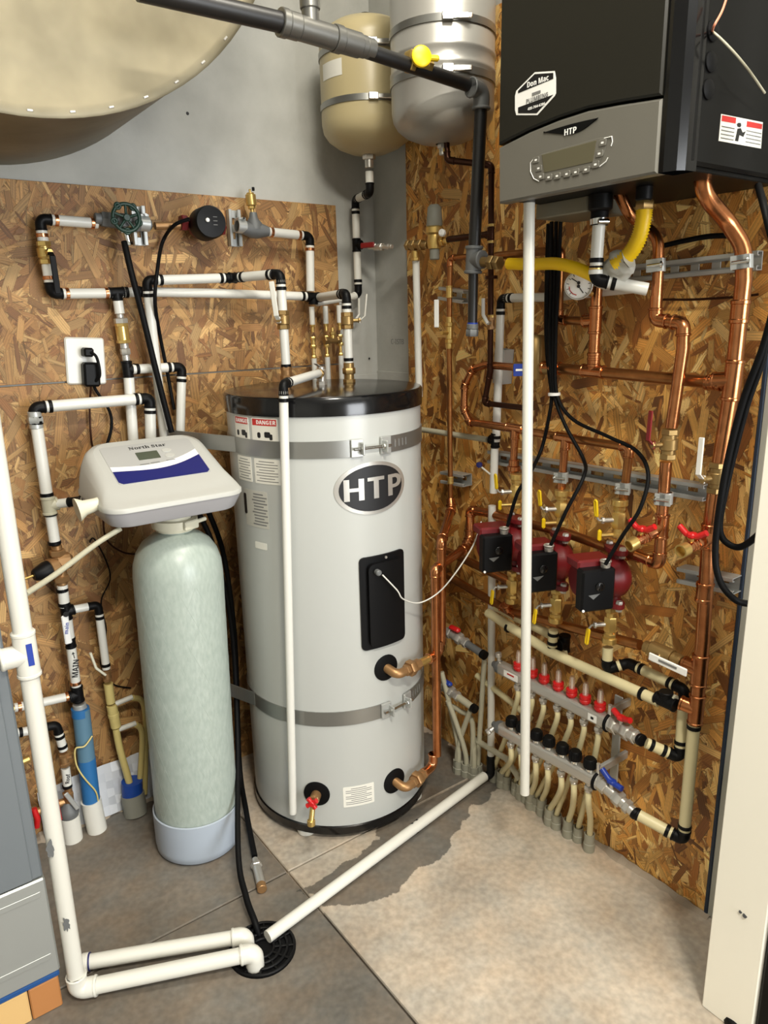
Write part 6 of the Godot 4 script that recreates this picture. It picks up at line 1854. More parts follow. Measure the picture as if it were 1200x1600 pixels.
	o = thing("condensate_pipe", "straight white pipe hanging from the boiler's front edge almost to the floor", "pipe", V(-.3,0.289,1.0796))
	part(o, "pipe", tubed([V(-.3,1.8575,1.0379), V(-.3,0.289,1.0796)], 0.0132, 18), M.pvc_white)
	# gas hose
	o = thing("gas_hose", "yellow corrugated gas hose curving from the black tee up to the boiler", "hose", V(-.14,1.7249,0.9678))
	part(o, "connector", turned(V(-.2,1.7409,0.7882), V(-.2,1.7294,0.8837) - V(-.2,1.7409,0.7882), [[-0.01, 0.02, 0.013], [0.02, 0.04, -0.02], [0.042, 0.06, -0.0185]]), M.brass_dull)
	part(o, "hose", tubed(curve([V(-.2,1.7297,0.8791), V(-.2,1.7228,0.9573), V(-.2,1.7188,1.0367), V(-.2,1.7043,1.1002), V(-.2,1.6821,1.1575)]), 0.0148, 16), M.yellow_hose)
	var hp := curve([V(-.21,1.7006,1.2169), V(-.2,1.7257,1.2483), V(-.2,1.7559,1.2689), V(-.2,1.7903,1.2774), V(-.2,1.8147,1.2787)], 24)
	var hr := []
	for i in hp.size():
		hr.append(0.0168 + 0.0016 * sin(i * 1.6))
	part(o, "hose", tubed(hp, hr, 18), M.yellow_hose)
	part(o, "hose", tubed(curve([V(-.18,1.6834,1.1381), V(-.2,1.6862,1.1842), V(-.2,1.7025,1.2128)]), 0.0148, 14), M.yellow_hose)
	part(o, "end_fitting", turned(V(-.2,1.8121,1.2789), V(-.2,1.8668,1.2792) - V(-.2,1.8121,1.2789), [[0, 0.02, -0.0205], [0.02, 0.05, 0.015]]), M.brass_dull)
	o = thing("paper_tag", "crumpled silver grey tag wrapped round the yellow gas hose", "tag", V(-.21,1.7014,1.2254))
	rng.seed = 31
	var tg := B.new()
	var tp := curve([V(-.2,1.6746,1.1652), V(-.2,1.6829,1.1932), V(-.2,1.6979,1.22), V(-.2,1.7149,1.2491)], 4)
	var g := []
	for i in tp.size():
		var row := []
		for j in 9:
			var a := TAU * j / 9
			var d: Vector3 = (tp[mini(i + 1, tp.size() - 1)] - tp[maxi(i - 1, 0)]).normalized()
			var u := d.cross(V(-1, 0, 0)).normalized()
			row.append(tp[i] + (u * cos(a) * (0.016 + 0.018 * sin(PI * i / 14.0)) + d.cross(u) * sin(a) * 0.02) * rng.randf_range(0.85, 1.25))
		g.append(row)
	part(o, "tag", B.new().loft(g).mesh(), M.tag_grey)
	# relief and fill assembly near the corner
	var fx := (V(-.1,1.8194,0.4184) - V(-.1,1.8357,0.1608)).normalized()
	o = thing("ball_valve", "small nickel valve with a red lever at the corner riser", "valve", V(-.1,1.8351,0.1683))
	part(o, "body", turned(V(-.1,1.8351,0.1683), fx, [[-0.06, -0.02, 0.007], [-0.02, 0.02, 0.011], [-0.022, -0.012, -0.013], [0.012, 0.022, -0.013], [0.02, 0.075, 0.0075], [0.05, 0.062, -0.01]]), M.nickel)
	part(o, "lever", B.new().box(V(0.06, 0.018, 0.006), facing(V(-.125,1.8432,0.1357), V(-1, 0, 0.3)), 0.003).mesh(), M.red_dark)
	o = thing("fill_valve", "brass fill valve with a grey cap and white button", "valve", V(-.1,1.8214,0.459))
	part(o, "tee", turned(V(-.1,1.8236,0.3702), fx, [[-0.045, -0.03, -0.017], [-0.03, 0.03, 0.013], [-0.016, 0.0, -0.018], [0.018, 0.034, -0.018], [0.034, 0.06, 0.012]]), M.brass_dull)
	var fb := V(-.1,1.8249,0.4621)
	part(o, "body", B.new().lathe([Vector2(0, -0.022), Vector2(0.02, -0.02), Vector2(0.024, 0.0), Vector2(0.022, 0.02), Vector2(0.028, 0.026), Vector2(0.028, 0.042), Vector2(0.023, 0.046), Vector2(0, 0.046)], Transform3D(Basis(), fb), 26).mesh(), M.brass)
	part(o, "grey_cap", B.new().lathe([Vector2(0.0225, 0.045), Vector2(0.0255, 0.05), Vector2(0.021, 0.1), Vector2(0.014, 0.108), Vector2(0, 0.108)], Transform3D(Basis(), fb), 24).mesh(), M.sleeve_grey)
	part(o, "white_button", B.new().lathe([Vector2(0, 0), Vector2(0.011, 0), Vector2(0.011, 0.008), Vector2(0.007, 0.012), Vector2(0, 0.012)], along(V(-.115,1.8448,0.5189), V(-1, 0.1, 0.3)), 16).mesh(), M.print_white)
	part(o, "bottom_plug", cyl(fb - V(0, 0.02, 0), fb - V(0, 0.052, 0), 0.0155, 18, 0.002), M.sleeve_grey)
	part(o, "outlet", turned(V(-.1,1.8237,0.4955), fx, [[0, 0.012, -0.015], [0.012, 0.03, 0.009]]), M.brass)
	part(o, "dark_pipe", tubed([V(-.1,1.8265,0.5252), V(-.1,1.8238,0.7016)], 0.0092), M.copper_dark)
	o = thing("pex_pipe", "white pipe dropping from the brass fill valve behind the tank", "pipe", V(-.08,1.5911,0.3477))
	part(o, "fitting", turned(V(-.1,1.8064,0.3666), Vector3.DOWN, [[0, 0.022, 0.012], [0.02, 0.03, -0.013]]), M.brass)
	part(o, "pipe", tubed([V(-.09,1.7801,0.357), V(-.09,1.3391,0.3657)], 0.0118), M.pex_white)
	# dark line from the silver tank
	o = thing("copper_pipe", "dark thin copper line from the silver tank down beside the gas pipe", "pipe", V(-.1,1.7642,0.7131))
	part(o, "fitting", turned(V(-.17,2.1047,0.5971), Vector3.DOWN, [[-0.03, 0.01, 0.008], [0.01, 0.03, 0.0095], [0.045, 0.055, 0.0098]]), M.brass)
	pipe_run(o, [V(-.172,2.1106,0.5994), V(-.17,2.028,0.6024), V(-.1,2.0038,0.7081), V(-.1,1.4399,0.7144), V(-.09,1.3417,0.6813), V(-.09,1.3408,0.8589)], 0.0085, ck)
	part(o, "tee", tee_mesh(V(-.1,1.8231,0.7093), Vector3.UP, V(0, 0, -1), 0.0102, 0.018), M.copper_dark)
	part(o, "solder_ring", cyl(V(-.1,1.8501,0.7113), V(-.1,1.8433,0.7114), 0.0108, 14), M.brass)
	part(o, "solder_ring", cyl(V(-.1,1.8059,0.7097), V(-.1,1.799,0.7098), 0.0108, 14), M.brass)
	part(o, "flange", cyl(V(-.1,1.7101,0.7142), V(-.1,1.7013,0.7144), 0.018, 18), M.copper_dark)
	part(o, "solder_ring", cyl(V(-.1,1.6016,0.7164), V(-.1,1.5943,0.7166), 0.0108, 14), M.brass)
	o = thing("ball_valve", "small brass valve with a white lever on the dark copper line", "valve", V(-.1,1.5781,0.7143))
	part(o, "body", turned(V(-.1,1.5781,0.7143), Vector3.UP, [[-0.018, -0.008, -0.0125], [-0.01, 0.01, 0.0115], [0.008, 0.018, -0.0125]]), M.bronze)
	part(o, "stem", cyl(V(-.1,1.5781,0.7143), V(-.13,1.5786,0.7318), 0.005, 10), M.nickel)
	part(o, "lever", B.new().tube(rounded([V(-.13,1.5786,0.7318), V(-.135,1.6021,0.7181), V(-.135,1.6482,0.7174)], 0.008), 0.0055, 8).mesh(), M.print_white)
	# thin copper drop with valves
	o = thing("copper_pipe", "thin upright copper pipe between the tank and the pumps", "pipe", V(-.07,1.2842,0.4999))
	pipe_run(o, [V(-.08,1.7725,0.6119), V(-.07,1.7758,0.5), V(-.07,1.5891,0.4969)], 0.0085, cd)
	part(o, "pipe", tubed([V(-.07,1.4997,0.4969), V(-.07,0.9921,0.5031)], 0.0085), M.copper_dull)
	part(o, "coupling", coupling_mesh(V(-.07,1.6749,0.497), Vector3.UP, 0.0102, 0.018), M.brass)
	part(o, "coupling", coupling_mesh(V(-.07,1.0697,0.5031), Vector3.UP, 0.0102, 0.012), M.brass)
	o = thing("ball_valve", "brass valve with a white lever on the thin copper pipe", "valve", V(-.07,1.5496,0.4969))
	part(o, "body", turned(V(-.07,1.5496,0.4969), Vector3.UP, [[-0.05, -0.03, 0.0095], [-0.032, -0.02, -0.0135], [-0.02, 0.02, 0.012], [0.02, 0.032, -0.0135], [0.03, 0.05, 0.0095]]), M.brass)
	part(o, "stem", cyl(V(-.07,1.5496,0.4969), V(-.11,1.5508,0.5058), 0.006, 10), M.brass)
	part(o, "lever", B.new().box(V(0.016, 0.085, 0.005), facing(V(-.115,1.6096,0.4873), V(-1, 0, 0.5)), 0.003).mesh(), M.print_white)
	for e in [[V(0,1.6638,0.4797), V(0,1.6744,0.4112), V(0,1.6581,0.5278), "beside the tape wrapped drip leg"], [V(0,1.065,0.4834), V(0,1.0613,0.4172), V(0,1.0666,0.5345), "low on the thin copper pipe"], [V(0,0.9651,1.4127), V(0,0.9545,1.3311), V(0,0.9652,1.4773), "behind the thick copper riser"]]:
		o = thing("strut_bracket", "short horizontal steel channel bracket " + e[3], "bracket", e[0])
		strut(o, e[1] + V(-0.001, 0, 0), e[2] + V(-0.001, 0, 0), V(-1, 0, 0), 0.041, 0.041, 2)
	o = thing("small_valve", "little valve with a violet knob on a white stem", "valve", V(-.05,1.1274,0.6437))
	part(o, "knob", B.new().lathe([Vector2(0, 0), Vector2(0.009, 0), Vector2(0.009, 0.008), Vector2(0, 0.009)], along(V(-.07,1.1427,0.6438), V(-1, 0, 0.3)), 16).mesh(), M.navy)
	part(o, "stem", tubed([V(-.065,1.1371,0.6387), V(-.065,1.1173,0.6852)], 0.003, 8), M.pvc_white)
	# pumps and their valves
	var cols := [[V(-.1,0.9341,0.834), "leftmost"], [V(-.1,0.9227,1.0029), "middle"], [V(-.1,0.9263,1.1889), "rightmost"]]
	for e in cols:
		zone_pump("dark red pump with a black box, %s of the three on the right wall" % e[1], e[0])
	iso_valve("brass valve with a yellow lever above the leftmost red pump", V(-.1,1.0928,0.8315), Vector3.UP, 1.0, true)
	iso_valve("brass valve with a yellow lever above the middle red pump", V(-.1,1.0734,1.0023), Vector3.UP, 1.0, true)
	iso_valve("brass valve with a yellow lever above the rightmost red pump", V(-.1,1.0816,1.1919), Vector3.UP, 1.0, true)
	iso_valve("brass valve with a yellow lever below the leftmost red pump", V(-.1,0.7906,0.8224), Vector3.DOWN, -1.0, false)
	iso_valve("brass valve with a yellow lever below the middle red pump", V(-.1,0.7844,0.9978), Vector3.DOWN, -1.0, false)
	iso_valve("brass valve with a yellow lever below the rightmost red pump", V(-.1,0.7882,1.1862), Vector3.DOWN, -1.0, false)
	# tank circuit from the first pump
	o = thing("copper_pipe", "dull copper pipe slanting from behind the tank under the pumps to the thick riser", "pipe", V(-.09,0.7027,0.8016))
	part(o, "pipe", tubed([V(-.06,0.7188,0.4783), V(-.06,0.6798,0.7759), V(-.085,0.7524,1.27)], 0.0142, 14), M.copper_dull)
	part(o, "tee", tee_mesh(V(-.06,0.682,0.7759), V(-.06,0.6798,0.7759) - V(-.06,0.7188,0.4783), V(-0.6, 1, 0), 0.0165, 0.034), M.copper)
	part(o, "pipe", tubed([V(-.06,0.8087,0.4784), V(-.06,0.7854,0.7561), V(-.06,0.7783,0.7842)], 0.0142, 14), M.copper_dull)
	var bd := (V(-.09,0.7518,1.3878) - V(-.09,0.7586,1.2729)).normalized()
	var bc := V(-.09,0.7554,1.3372)
	o = thing("ball_valve", "grey bodied brass valve with a long white lever near the thick riser's foot", "valve", bc)
	part(o, "body", turned(bc, bd, [[-0.05, -0.03, 0.0155], [-0.038, -0.03, -0.019], [-0.03, 0.03, 0.0225], [0.03, 0.056, 0.0175], [0.04, 0.05, -0.019]]), M.brass_dull)
	part(o, "stem", cyl(bc, bc + V(-0.045, 0, 0.005), 0.009, 12), M.chrome)
	part(o, "lever", B.new().box(V(0.105, 0.021, 0.005), Transform3D(Basis(bd, V(-1, 0, 0).cross(bd) * -1.0, V(-1, 0, 0)).orthonormalized(), V(-.145,0.7626,1.3886)), 0.003).mesh(), M.print_white)
	part(o, "print_line", B.new().box(V(0.05, 0.006, 0.001), Transform3D(Basis(bd, V(-1, 0, 0).cross(bd) * -1.0, V(-1, 0, 0)).orthonormalized(), V(-.1482,0.7644,1.3905)), 0.0003).mesh(), M.print_grey)
	# cables
	cable("pump_cable", "black cable from the boiler fanning left to the leftmost pump", [V(-.15,1.825,0.9761), V(-.12,1.6817,0.9567), V(-.12,1.5186,0.9577), V(-.12,1.3923,0.9702), V(-.12,1.3312,0.964), V(-.12,1.2363,0.9405), V(-.2,1.1738,0.9667), V(-.22,1.1252,0.9471), V(-.215,1.0246,0.9088)], 0.005, M.black_rubber)
	cable("pump_cable", "black cable from the boiler down to the middle pump", [V(-.15,1.8233,0.9907), V(-.12,1.6811,0.9675), V(-.12,1.5187,0.9687), V(-.12,1.3929,0.979), V(-.12,1.3092,1.0227), V(-.12,1.2277,1.0867), V(-.18,1.198,1.1366), V(-.22,1.1085,1.117), V(-.215,1.008,1.0684)], 0.005, M.black_rubber)
	cable("pump_cable", "black cable sweeping right over the copper elbow to the rightmost pump", [V(-.15,1.8218,1.0051), V(-.12,1.6806,0.9782), V(-.12,1.5189,0.9774), V(-.12,1.3934,0.9878), V(-.12,1.3301,1.0451), V(-.12,1.2971,1.1588), V(-.12,1.2706,1.2451), V(-.15,1.2246,1.3013), V(-.18,1.1471,1.3054), V(-.2,1.0756,1.2749), V(-.215,0.9985,1.2429)], 0.005, M.black_rubber)
	cable("pump_cable", "thick black cable close along the wall above the zip tie", [V(-.14,1.8213,0.9592), V(-.1,1.6835,0.9238), V(-.1,1.5174,0.9312), V(-.1,1.3914,0.9551)], 0.007, M.black_rubber)
	o = thing("zip_tie", "white zip tie round the black cable bundle", "tie", V(-.12,1.3912,0.9791))
	part(o, "tie", cyl(V(-.12,1.3954,0.9789), V(-.12,1.3877,0.9793), 0.0165, 16), M.print_white)
	cable("dark_strip", "thick black cable hanging in a bow past the right edge of the board", [V(-.1,1.8405,1.4711), V(-.16,1.7706,1.5258), V(-.16,1.6623,1.5589), V(-.16,1.5414,1.5488), V(-.16,1.4118,1.5156), V(-.16,1.2591,1.4938), V(-.16,1.0989,1.4879), V(-.16,1.0208,1.5046), V(-.16,0.9835,1.5467), V(-.1,0.9639,1.5631)], 0.0075, M.black_rubber)
	cable("dark_strip", "second thick black cable crossing low near the white board", [V(-.14,1.6148,1.5483), V(-.14,1.5025,1.5379), V(-.14,1.3965,1.5134), V(-.14,1.2269,1.4888), V(-.14,1.1238,1.4845), V(-.14,1.0961,1.524), V(-.14,1.1271,1.5631), V(-.14,1.1919,1.6029)], 0.0075, M.black_rubber)
	cable("dark_strip", "dark strip along the board above the upper steel channel", [V(-.02,1.7514,1.2108), V(-.02,1.7577,1.267), V(-.02,1.7615,1.3298), V(-.02,1.757,1.3898)], 0.006, M.black_rubber)  # dark strip along the board, modelled as a thin dark tube
	cable("thermostat_wire", "thin reddish wire behind the copper risers below the upper channel", [V(-.02,1.6276,1.2178), V(-.02,1.625,1.2954), V(-.02,1.6258,1.3585), V(-.02,1.627,1.4034), V(-.02,1.6305,1.4531)], 0.0028, M.copper_dark, "wire")
	cable("sensor_wire", "thin pinkish wire rising from the boiler's side", [V(-.3181,2.0737,1.476), V(-.3528,2.0693,1.5), V(-.333,2.0942,1.5), V(-.3211,2.1185,1.5)], 0.0022, M.copper_wire, "wire")
	cable("sensor_wire", "thin grey wire drooping across the boiler's side", [V(-.3181,2.0737,1.476), V(-.3299,2.054,1.5), V(-.2939,2.0328,1.51), V(-.2422,2.0137,1.51), V(-.1653,1.9927,1.5)], 0.0022, M.pex_grey, "wire")


# ---------------------------------------------------------------- floor heating manifolds
func manifolds() -> void:
	var pc := dict("pex_cream", "black_plastic", "black_plastic", 0.03, 1.04, 1.1, 1.12)
	# zone pipes below the pumps
	var o := thing("pex_pipe", "cream pipe under the middle pump with black elbow", "pipe", V(-.1,0.6693,0.9864))
	pipe_run(o, [V(-.1,0.704,0.9921), V(-.1,0.6205,0.9887), V(-.06,0.6278,1.0077)], 0.0143, pc, true, false)
	part(o, "end_tee", tee_mesh(V(-.06,0.6526,1.0016), Vector3.UP, V(-1, 0, 0), 0.0165, 0.026), M.black_plastic)
	o = thing("pex_pipe", "cream pipe under the rightmost pump leading to the far right drop", "pipe", V(-.1,0.665,1.1862))
	pipe_run(o, [V(-.1,0.7172,1.1826), V(-.1,0.6521,1.1828), V(-.06,0.6741,1.2224), V(-.06,0.6648,1.391), V(-.08,0.4834,1.4055), V(-.13,0.5132,1.339)], 0.0143, pc, true, true)
	o = thing("pex_pipe", "long cream pipe, lower of the parallel pair left of the white hanging pipe", "pipe", V(-.1,0.6197,1.1462))
	pipe_run(o, [V(-.11,0.6756,0.7283), V(-.11,0.6353,0.9869), V(-.11,0.6331,1.3533)], 0.0148, pc, false, false)
	part(o, "crimp_ring", ring_mesh(V(-.11,0.6566,0.8223), V(-.11,0.6353,0.9869) - V(-.11,0.6756,0.7283), 0.0155), M.black_plastic)
	part(o, "crimp_ring", ring_mesh(V(-.11,0.6338,1.3042), V(-.11,0.6331,1.3533) - V(-.11,0.6353,0.9869), 0.0165), M.black_plastic)
	part(o, "tee", tee_mesh(V(-.11,0.6409,1.3709), V(-.11,0.6331,1.3533) - V(-.11,0.6353,0.9869), V(0, 1, 0), 0.0165, 0.028), M.black_plastic)
	part(o, "pipe", tubed([V(-.1,0.6499,1.3746), V(-.1,0.6505,1.3925)], 0.0125), M.pex_grey)
	o = thing("pex_pipe", "long cream pipe, upper of the parallel pair left of the white hanging pipe", "pipe", V(-.06,0.6481,0.87))
	part(o, "pipe", tubed([V(-.06,0.6783,0.7156), V(-.06,0.6576,0.9868)], 0.0143), M.pex_cream)
	o = thing("pex_pipe", "cream pipe dropping from the copper riser's foot to the blue handled valve", "pipe", V(-.09,0.2666,1.4421))
	pipe_run(o, [V(-.09,0.6079,1.4409), V(-.09,0.2628,1.4425), V(-.13,0.2898,1.3131)], 0.0152, pc, true, true)
	# the two bars
	var ua := V(-.09,0.4922,0.7733)
	var ub := V(-.09,0.4899,1.1904)
	var la := V(-.13,0.3075,0.8204)
	var lb := V(-.13,0.3209,1.1927)
	var du := (ub - ua).normalized()
	var dl := (lb - la).normalized()
	o = thing("heating_manifold", "upper nickel manifold bar with seven red flow meters", "manifold", (ua + ub) / 2)
	part(o, "bar", B.new().prism(rrect(0.036, 0.042, 0.012), ua.distance_to(ub), Transform3D(Basis(Vector3.UP.cross(du).normalized(), du.cross(Vector3.UP.cross(du)).normalized(), du), ua), 0.002).mesh(), M.nickel)
	var ups := [V(-.09,0.5066,0.849), V(-.09,0.5064,0.9082), V(-.09,0.5084,0.9549), V(-.09,0.5082,1.01), V(-.09,0.507,1.0606), V(-.09,0.5058,1.1095), V(-.09,0.5066,1.161)]
	for i in 7:
		var p: Vector3 = ua + du * (ups[i] - ua).dot(du) + V(0, 0.021, 0)
		var fm := part(o, "flow_meter", B.new().lathe([Vector2(0, 0), Vector2(0.011, 0), Vector2(0.011, 0.006), Vector2(0.0165, 0.007), Vector2(0.0165, 0.014), Vector2(0.0145, 0.016), Vector2(0.0165, 0.018), Vector2(0.0165, 0.026), Vector2(0.01, 0.028), Vector2(0, 0.028)], Transform3D(Basis(), p), 22).mesh(), M.red_plastic, "red flow meter collar")
		part(fm, "sight_glass", B.new().lathe([Vector2(0.009, 0.027), Vector2(0.0085, 0.06), Vector2(0.006, 0.067), Vector2(0, 0.068)], Transform3D(Basis(), p), 16).mesh(), M.clear_tube, "clear sight glass")
		part(fm, "float", B.new().tube([p + V(0, 0.02, 0), p + V(0, 0.062, 0)], 0.0028, 8).mesh(), M.print_white)
		part(o, "outlet", turned(p - V(0, 0.04, 0), Vector3.DOWN, [[0, 0.012, 0.009], [0.01, 0.022, -0.0135], [0.022, 0.03, 0.0105]]), M.nickel)
	part(o, "label", B.new().box(V(0.0008, 0.022, 0.06), Transform3D(Basis(), ua + du * 0.06 + V(-0.0185, 0.0, 0)), 0.0002).mesh(), M.print_white, "white label with small print")
	part(o, "label_print", B.new().box(V(0.0008, 0.005, 0.03), Transform3D(Basis(), ua + du * 0.06 + V(-0.019, 0.003, 0)), 0.0002).mesh(), M.print_red)
	part(o, "label", B.new().box(V(0.0008, 0.022, 0.03), Transform3D(Basis(), ub - du * 0.04 + V(-0.0185, 0.0, 0)), 0.0002).mesh(), M.print_white, "white label with a sign")
	part(o, "label_print", B.new().box(V(0.0008, 0.008, 0.01), Transform3D(Basis(), ub - du * 0.04 + V(-0.019, 0.0, 0)), 0.0002).mesh(), M.print_black)
	part(o, "end_ring", turned(ub, du, [[-0.004, 0.01, 0.024], [0.008, 0.02, -0.024]]), M.nickel)
	part(o, "end_plug", turned(ua, -du, [[-0.002, 0.014, 0.022], [0.012, 0.024, -0.017], [0.022, 0.036, 0.01]]), M.cast_grey)
	part(o, "vent", turned(ua + V(0, 0.005, 0) - du * 0.006, V(-0.1, 1, -0.1), [[0, 0.03, 0.007], [0.03, 0.045, 0.011]]), M.nickel)
	o = thing("heating_manifold", "lower nickel manifold bar with seven black caps", "manifold", (la + lb) / 2)
	part(o, "bar", B.new().prism(rrect(0.036, 0.042, 0.012), la.distance_to(lb), Transform3D(Basis(Vector3.UP.cross(dl).normalized(), dl.cross(Vector3.UP.cross(dl)).normalized(), dl), la), 0.002).mesh(), M.nickel)
	var lps := [V(-.13,0.3095,0.8629), V(-.13,0.3105,0.9069), V(-.13,0.3118,0.968), V(-.13,0.3145,1.0165), V(-.13,0.3153,1.0682), V(-.13,0.3169,1.1157), V(-.13,0.318,1.1684)]
	for i in 7:
		var p: Vector3 = la + dl * (lps[i] - la).dot(dl) + V(0, 0.021, 0)
		part(o, "valve_stem", turned(p, Vector3.UP, [[-0.004, 0.012, 0.012]]), M.chrome)
		var bc := part(o, "black_cap", B.new().lathe([Vector2(0, 0.01), Vector2(0.0185, 0.01), Vector2(0.019, 0.013), Vector2(0.017, 0.034), Vector2(0.014, 0.038), Vector2(0, 0.038)], Transform3D(Basis(), p), 24).mesh(), M.black_plastic, "ribbed black cap")
		var rb := B.new()
		for k in 14:
			var a := TAU * k / 14
			rb.tube([p + V(cos(a) * 0.0188, 0.012, sin(a) * 0.0188), p + V(cos(a) * 0.0172, 0.034, sin(a) * 0.0172)], 0.0013, 5)
		part(bc, "ribs", rb.mesh(), M.black_plastic)
		part(o, "outlet", turned(p - V(0, 0.04, 0), Vector3.DOWN, [[0, 0.012, 0.009], [0.01, 0.024, -0.0135], [0.024, 0.032, 0.0105]]), M.nickel)
	part(o, "end_ring", turned(lb, dl, [[-0.004, 0.012, 0.024], [0.01, 0.022, -0.024]]), M.nickel)
	part(o, "end_plug", turned(la, -dl, [[-0.002, 0.014, 0.022], [0.012, 0.026, -0.017], [0.024, 0.04, 0.009]]), M.cast_grey)
	part(o, "drain_cock", turned(la - dl * 0.02, V(-0.6, -0.3, -0.2), [[0, 0.03, 0.008], [0.03, 0.042, -0.011]]), M.nickel)
	# rail bracket and the two end valves
	o = thing("manifold_bracket", "grey steel bracket holding the right ends of both manifold bars", "bracket", V(0,0.3933,1.1562))
	part(o, "upright", B.new().box(V(0.006, 0.3, 0.028), Transform3D(Basis(), V(-0.018, V(-.02,0.3875,1.1713).y, V(-.02,0.3875,1.1713).z)), 0.002).mesh(), M.galvanized)
	for e in [[ub, 0.09], [lb, 0.13]]:
		var c: Vector3 = e[0] + du * 0.004
		part(o, "arm", B.new().box(V(e[1], 0.024, 0.012), Transform3D(Basis(), V(-e[1] / 2, c.y + 0.034, c.z)), 0.002).mesh(), M.galvanized)
		part(o, "rubber_ring", B.new().torus(c, du, 0.024, 0.005, 26, 8).mesh(), M.black_rubber)
		part(o, "bolt", cyl(c + V(0, 0.02, 0), c + V(0, 0.055, 0), 0.006, 10), M.nickel)
	for e in [[ub, du, V(-.13,0.5132,1.3428), M.red_plastic, "red wing handle at the end of the upper manifold bar"], [lb, dl, V(-.13,0.2902,1.3171), M.blue_plastic, "blue wing handle at the end of the lower manifold bar"]]:
		var a: Vector3 = e[0] + e[1] * 0.018
		var d: Vector3 = (e[2] - a).normalized()
		o = thing("end_valve", "nickel valve with a " + e[4], "valve", a)
		part(o, "body", turned(a, d, [[0, 0.02, -0.024], [0.018, 0.05, 0.0175], [0.045, 0.072, -0.0225], [0.07, 0.084, 0.016], [0.082, 0.098, -0.02], [0.096, 0.112, 0.014]]), M.nickel)
		part(o, "collar", turned(a, d, [[0.11, 0.122, 0.0165]]), M.black_plastic)
		var hc: Vector3 = a + d * 0.036 + V(-0.004, 0.036, 0)
		part(o, "stem", cyl(a + d * 0.036, hc, 0.007, 12), M.nickel)
		part(o, "handle", B.new().box(V(0.022, 0.014, 0.022), Transform3D(Basis(), hc), 0.004).tube(rounded([hc - d * 0.036 + V(0, 0.012, 0), hc - d * 0.01, hc + d * 0.01, hc + d * 0.036 + V(0, 0.006, 0)], 0.01), 0.0085, 8).mesh(), e[3])
	# loop tubes: out of the upper bar behind the lower one, and out of the lower bar into the floor
	var rear := [V(-.0307,0,0.692), V(-.0267,0,0.7509), V(-.0255,0,0.7925), V(-.0285,0,0.8427), V(-.0314,0,0.8914), V(-.0504,0,0.993), V(-.0429,0,1.0744)]
	var fore := [V(-.0347,0,0.7308), V(-.0313,0,0.8189), V(-.0415,0,0.875), V(-.0377,0,0.9195), V(-.054,0,0.9668), V(-.0519,0,1.0413), V(-.0506,0,1.1225)]
	for i in 7:
		var a: Vector3 = ua + du * (ups[i] - ua).dot(du) - V(0, 0.048, 0)
		var b: Vector3 = rear[i] + V(0, 0.05, 0)
		var s := thing("loop_tube", "cream floor heating tube from the upper manifold bar, %s from the left" % ORD[i], "tube", V(b.x, 0, b.z), "tubes from the upper manifold bar")
		part(s, "tube", tubed(curve([a, a + V(0.0, -0.04, -0.002), a.lerp(b, 0.55) + V(-0.004, 0.0, (a.z - b.z) * 0.08), b, V(b.x, 0.0, b.z)], 5), 0.0085, 12), M.pex_cream)
		part(s, "floor_sleeve", sleeve(V(b.x, 0, b.z), 0.05), M.conduit_grey)
	for i in 7:
		var a: Vector3 = la + dl * (lps[i] - la).dot(dl) - V(0, 0.05, 0)
		var b: Vector3 = fore[i] + V(0, 0.05, 0)
		var s := thing("loop_tube", "cream floor heating tube from the lower manifold bar, %s from the left" % ORD[i], "tube", V(b.x, 0, b.z), "tubes from the lower manifold bar")
		part(s, "tube", tubed(curve([a, a + V(0, -0.04, 0.002), a.lerp(b, 0.6) + V(0, 0, (a.z - b.z) * 0.1), b, V(b.x, 0.0, b.z)], 5), 0.0092, 12), M.pex_cream)
		part(s, "floor_sleeve", sleeve(V(b.x, 0, b.z), 0.06), M.conduit_grey)
	# second pair of valves behind the tank, with grey tubes into the corner
	for e in [[V(-.1,0.534,0.5438), V(-.1,0.5129,0.706), M.red_plastic, "red"], [V(-.1,0.312,0.5025), V(-.1,0.2946,0.6628), M.blue_plastic, "blue"]]:
		var a: Vector3 = e[0]
		var d: Vector3 = (e[1] - a).normalized()
		o = thing("end_valve", "nickel valve with a %s handle just right of the copper riser by the tank" % e[3], "valve", a)
		part(o, "body", turned(a, d, [[-0.02, 0.0, -0.022], [0, 0.03, 0.017], [0.026, 0.05, -0.021], [0.05, 0.066, 0.0145], [0.064, 0.08, -0.018]]), M.nickel)
		part(o, "handle", B.new().box(V(0.02, 0.016, 0.05), Transform3D(Basis(), a + d * 0.022 + V(-0.006, 0.03, 0)), 0.006).mesh(), e[2])
		part(o, "tail_pipe", cyl(a + d * 0.078, e[1], 0.0125, 14), M.pex_grey if e[3] == "blue" else M.cast_grey)
		part(o, "collar", cyl(e[1] - d * 0.012, e[1] + d * 0.004, 0.0155, 16), M.black_plastic)
	var gs := [[V(-.12,0.3807,0.5119), V(-.1,0.1102,0.5787)], [V(-.1,0.252,0.5233), V(-.08,0.217,0.6295)], [V(-.1,0.2795,0.6405), V(-.1,0.0902,0.5753)], [V(-.06,0.4708,0.6654), V(-.06,0.0602,0.6399)], [V(-.14,0.2991,0.5689), V(-.09,0.0823,0.6085)], [V(-.06,0.1739,0.6087), V(-.08,0.0949,0.6408)]]
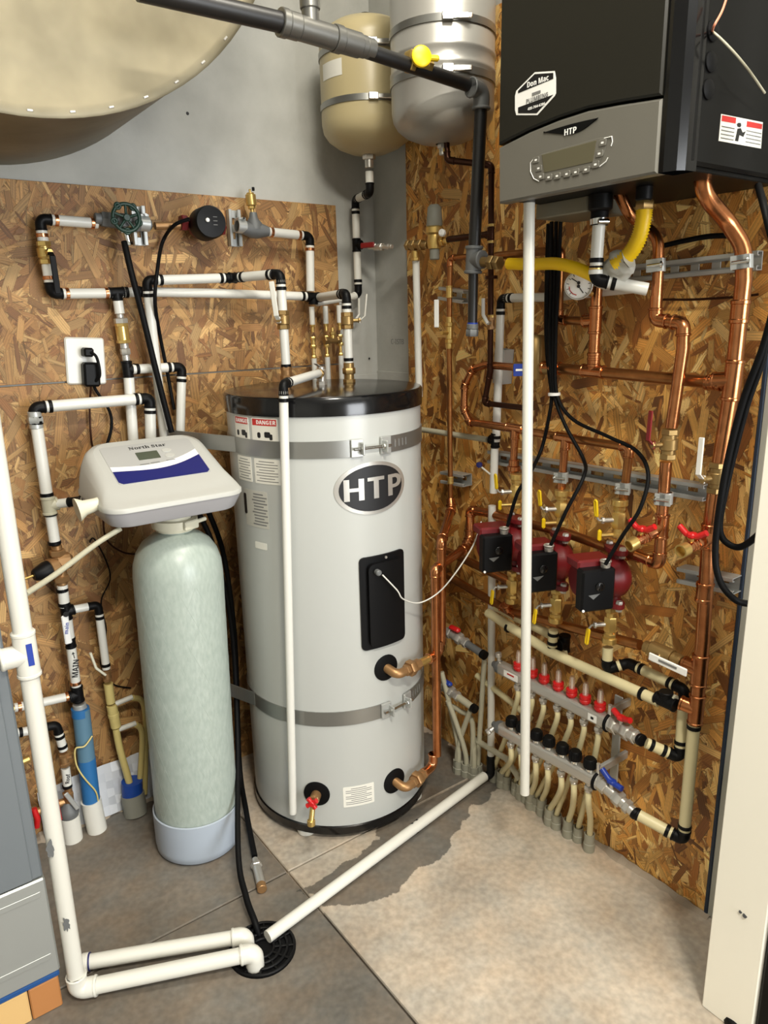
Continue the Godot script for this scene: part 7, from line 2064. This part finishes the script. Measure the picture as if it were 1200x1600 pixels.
	for i in gs.size():
		var a: Vector3 = gs[i][0]
		var b: Vector3 = gs[i][1]
		o = thing("loop_tube", "grey tube going into the floor in the corner right of the tank, %s of six" % ORD[i], "tube", b, "grey tubes right of the tank")
		part(o, "tube", tubed(curve([a, a.lerp(b, 0.5) + V(0, 0.01, 0), V(b.x, maxf(b.y, 0.03), b.z), V(b.x, 0, b.z)], 5), 0.0092, 12), M.pex_grey)
		part(o, "floor_sleeve", sleeve(V(b.x, 0, b.z), 0.05), M.conduit_grey)
	# level cream tubes crossing behind the white upright
	o = thing("pex_pipe", "cream tube slanting down to the right behind the white upright", "pipe", V(-.05,0.3389,0.7584))
	part(o, "pipe", tubed([V(-.05,0.3884,0.6183), V(-.05,0.3565,0.7872), V(-.05,0.3346,0.8728)], 0.0105), M.pex_cream)
	o = thing("pex_pipe", "cream tube slanting along the wall's foot behind the white upright", "pipe", V(-.05,0.1101,0.7184))
	part(o, "pipe", tubed([V(-.06,0.1406,0.6091), V(-.06,0.1437,0.7795), V(-.06,0.0972,0.8398)], 0.0105), M.pex_grey)

const ORD := ["first", "second", "third", "fourth", "fifth", "sixth", "seventh"]

func sleeve(b: Vector3, h: float) -> Mesh:
	return B.new().lathe([Vector2(0, 0), Vector2(0.0175, 0), Vector2(0.0175, h * 0.45), Vector2(0.0158, h * 0.48), Vector2(0.0158, h), Vector2(0.0125, h), Vector2(0.0125, h - 0.01), Vector2(0, h - 0.01)], Transform3D(Basis(), b), 18).mesh()

func small_things() -> void:
	# screws in the left wall and pencil marks on the corner strip
	for q in [[V(-.6745,2.2135,-.012), 0.005], [V(-.0289,1.4531,-.008), 0.004]]:
		var o := thing("wall_screw", "small dark screw head in the pale wall, " + ("right of the round duct" if q[1] > 0.0045 else "above the tank lid in the corner"), "screw", q[0])
		part(o, "head", B.new().lathe([Vector2(0, 0), Vector2(q[1], 0), Vector2(q[1] * 0.8, 0.0015), Vector2(0, 0.002)], along(q[0], V(0, 0, 1)), 12).mesh(), M.print_black)
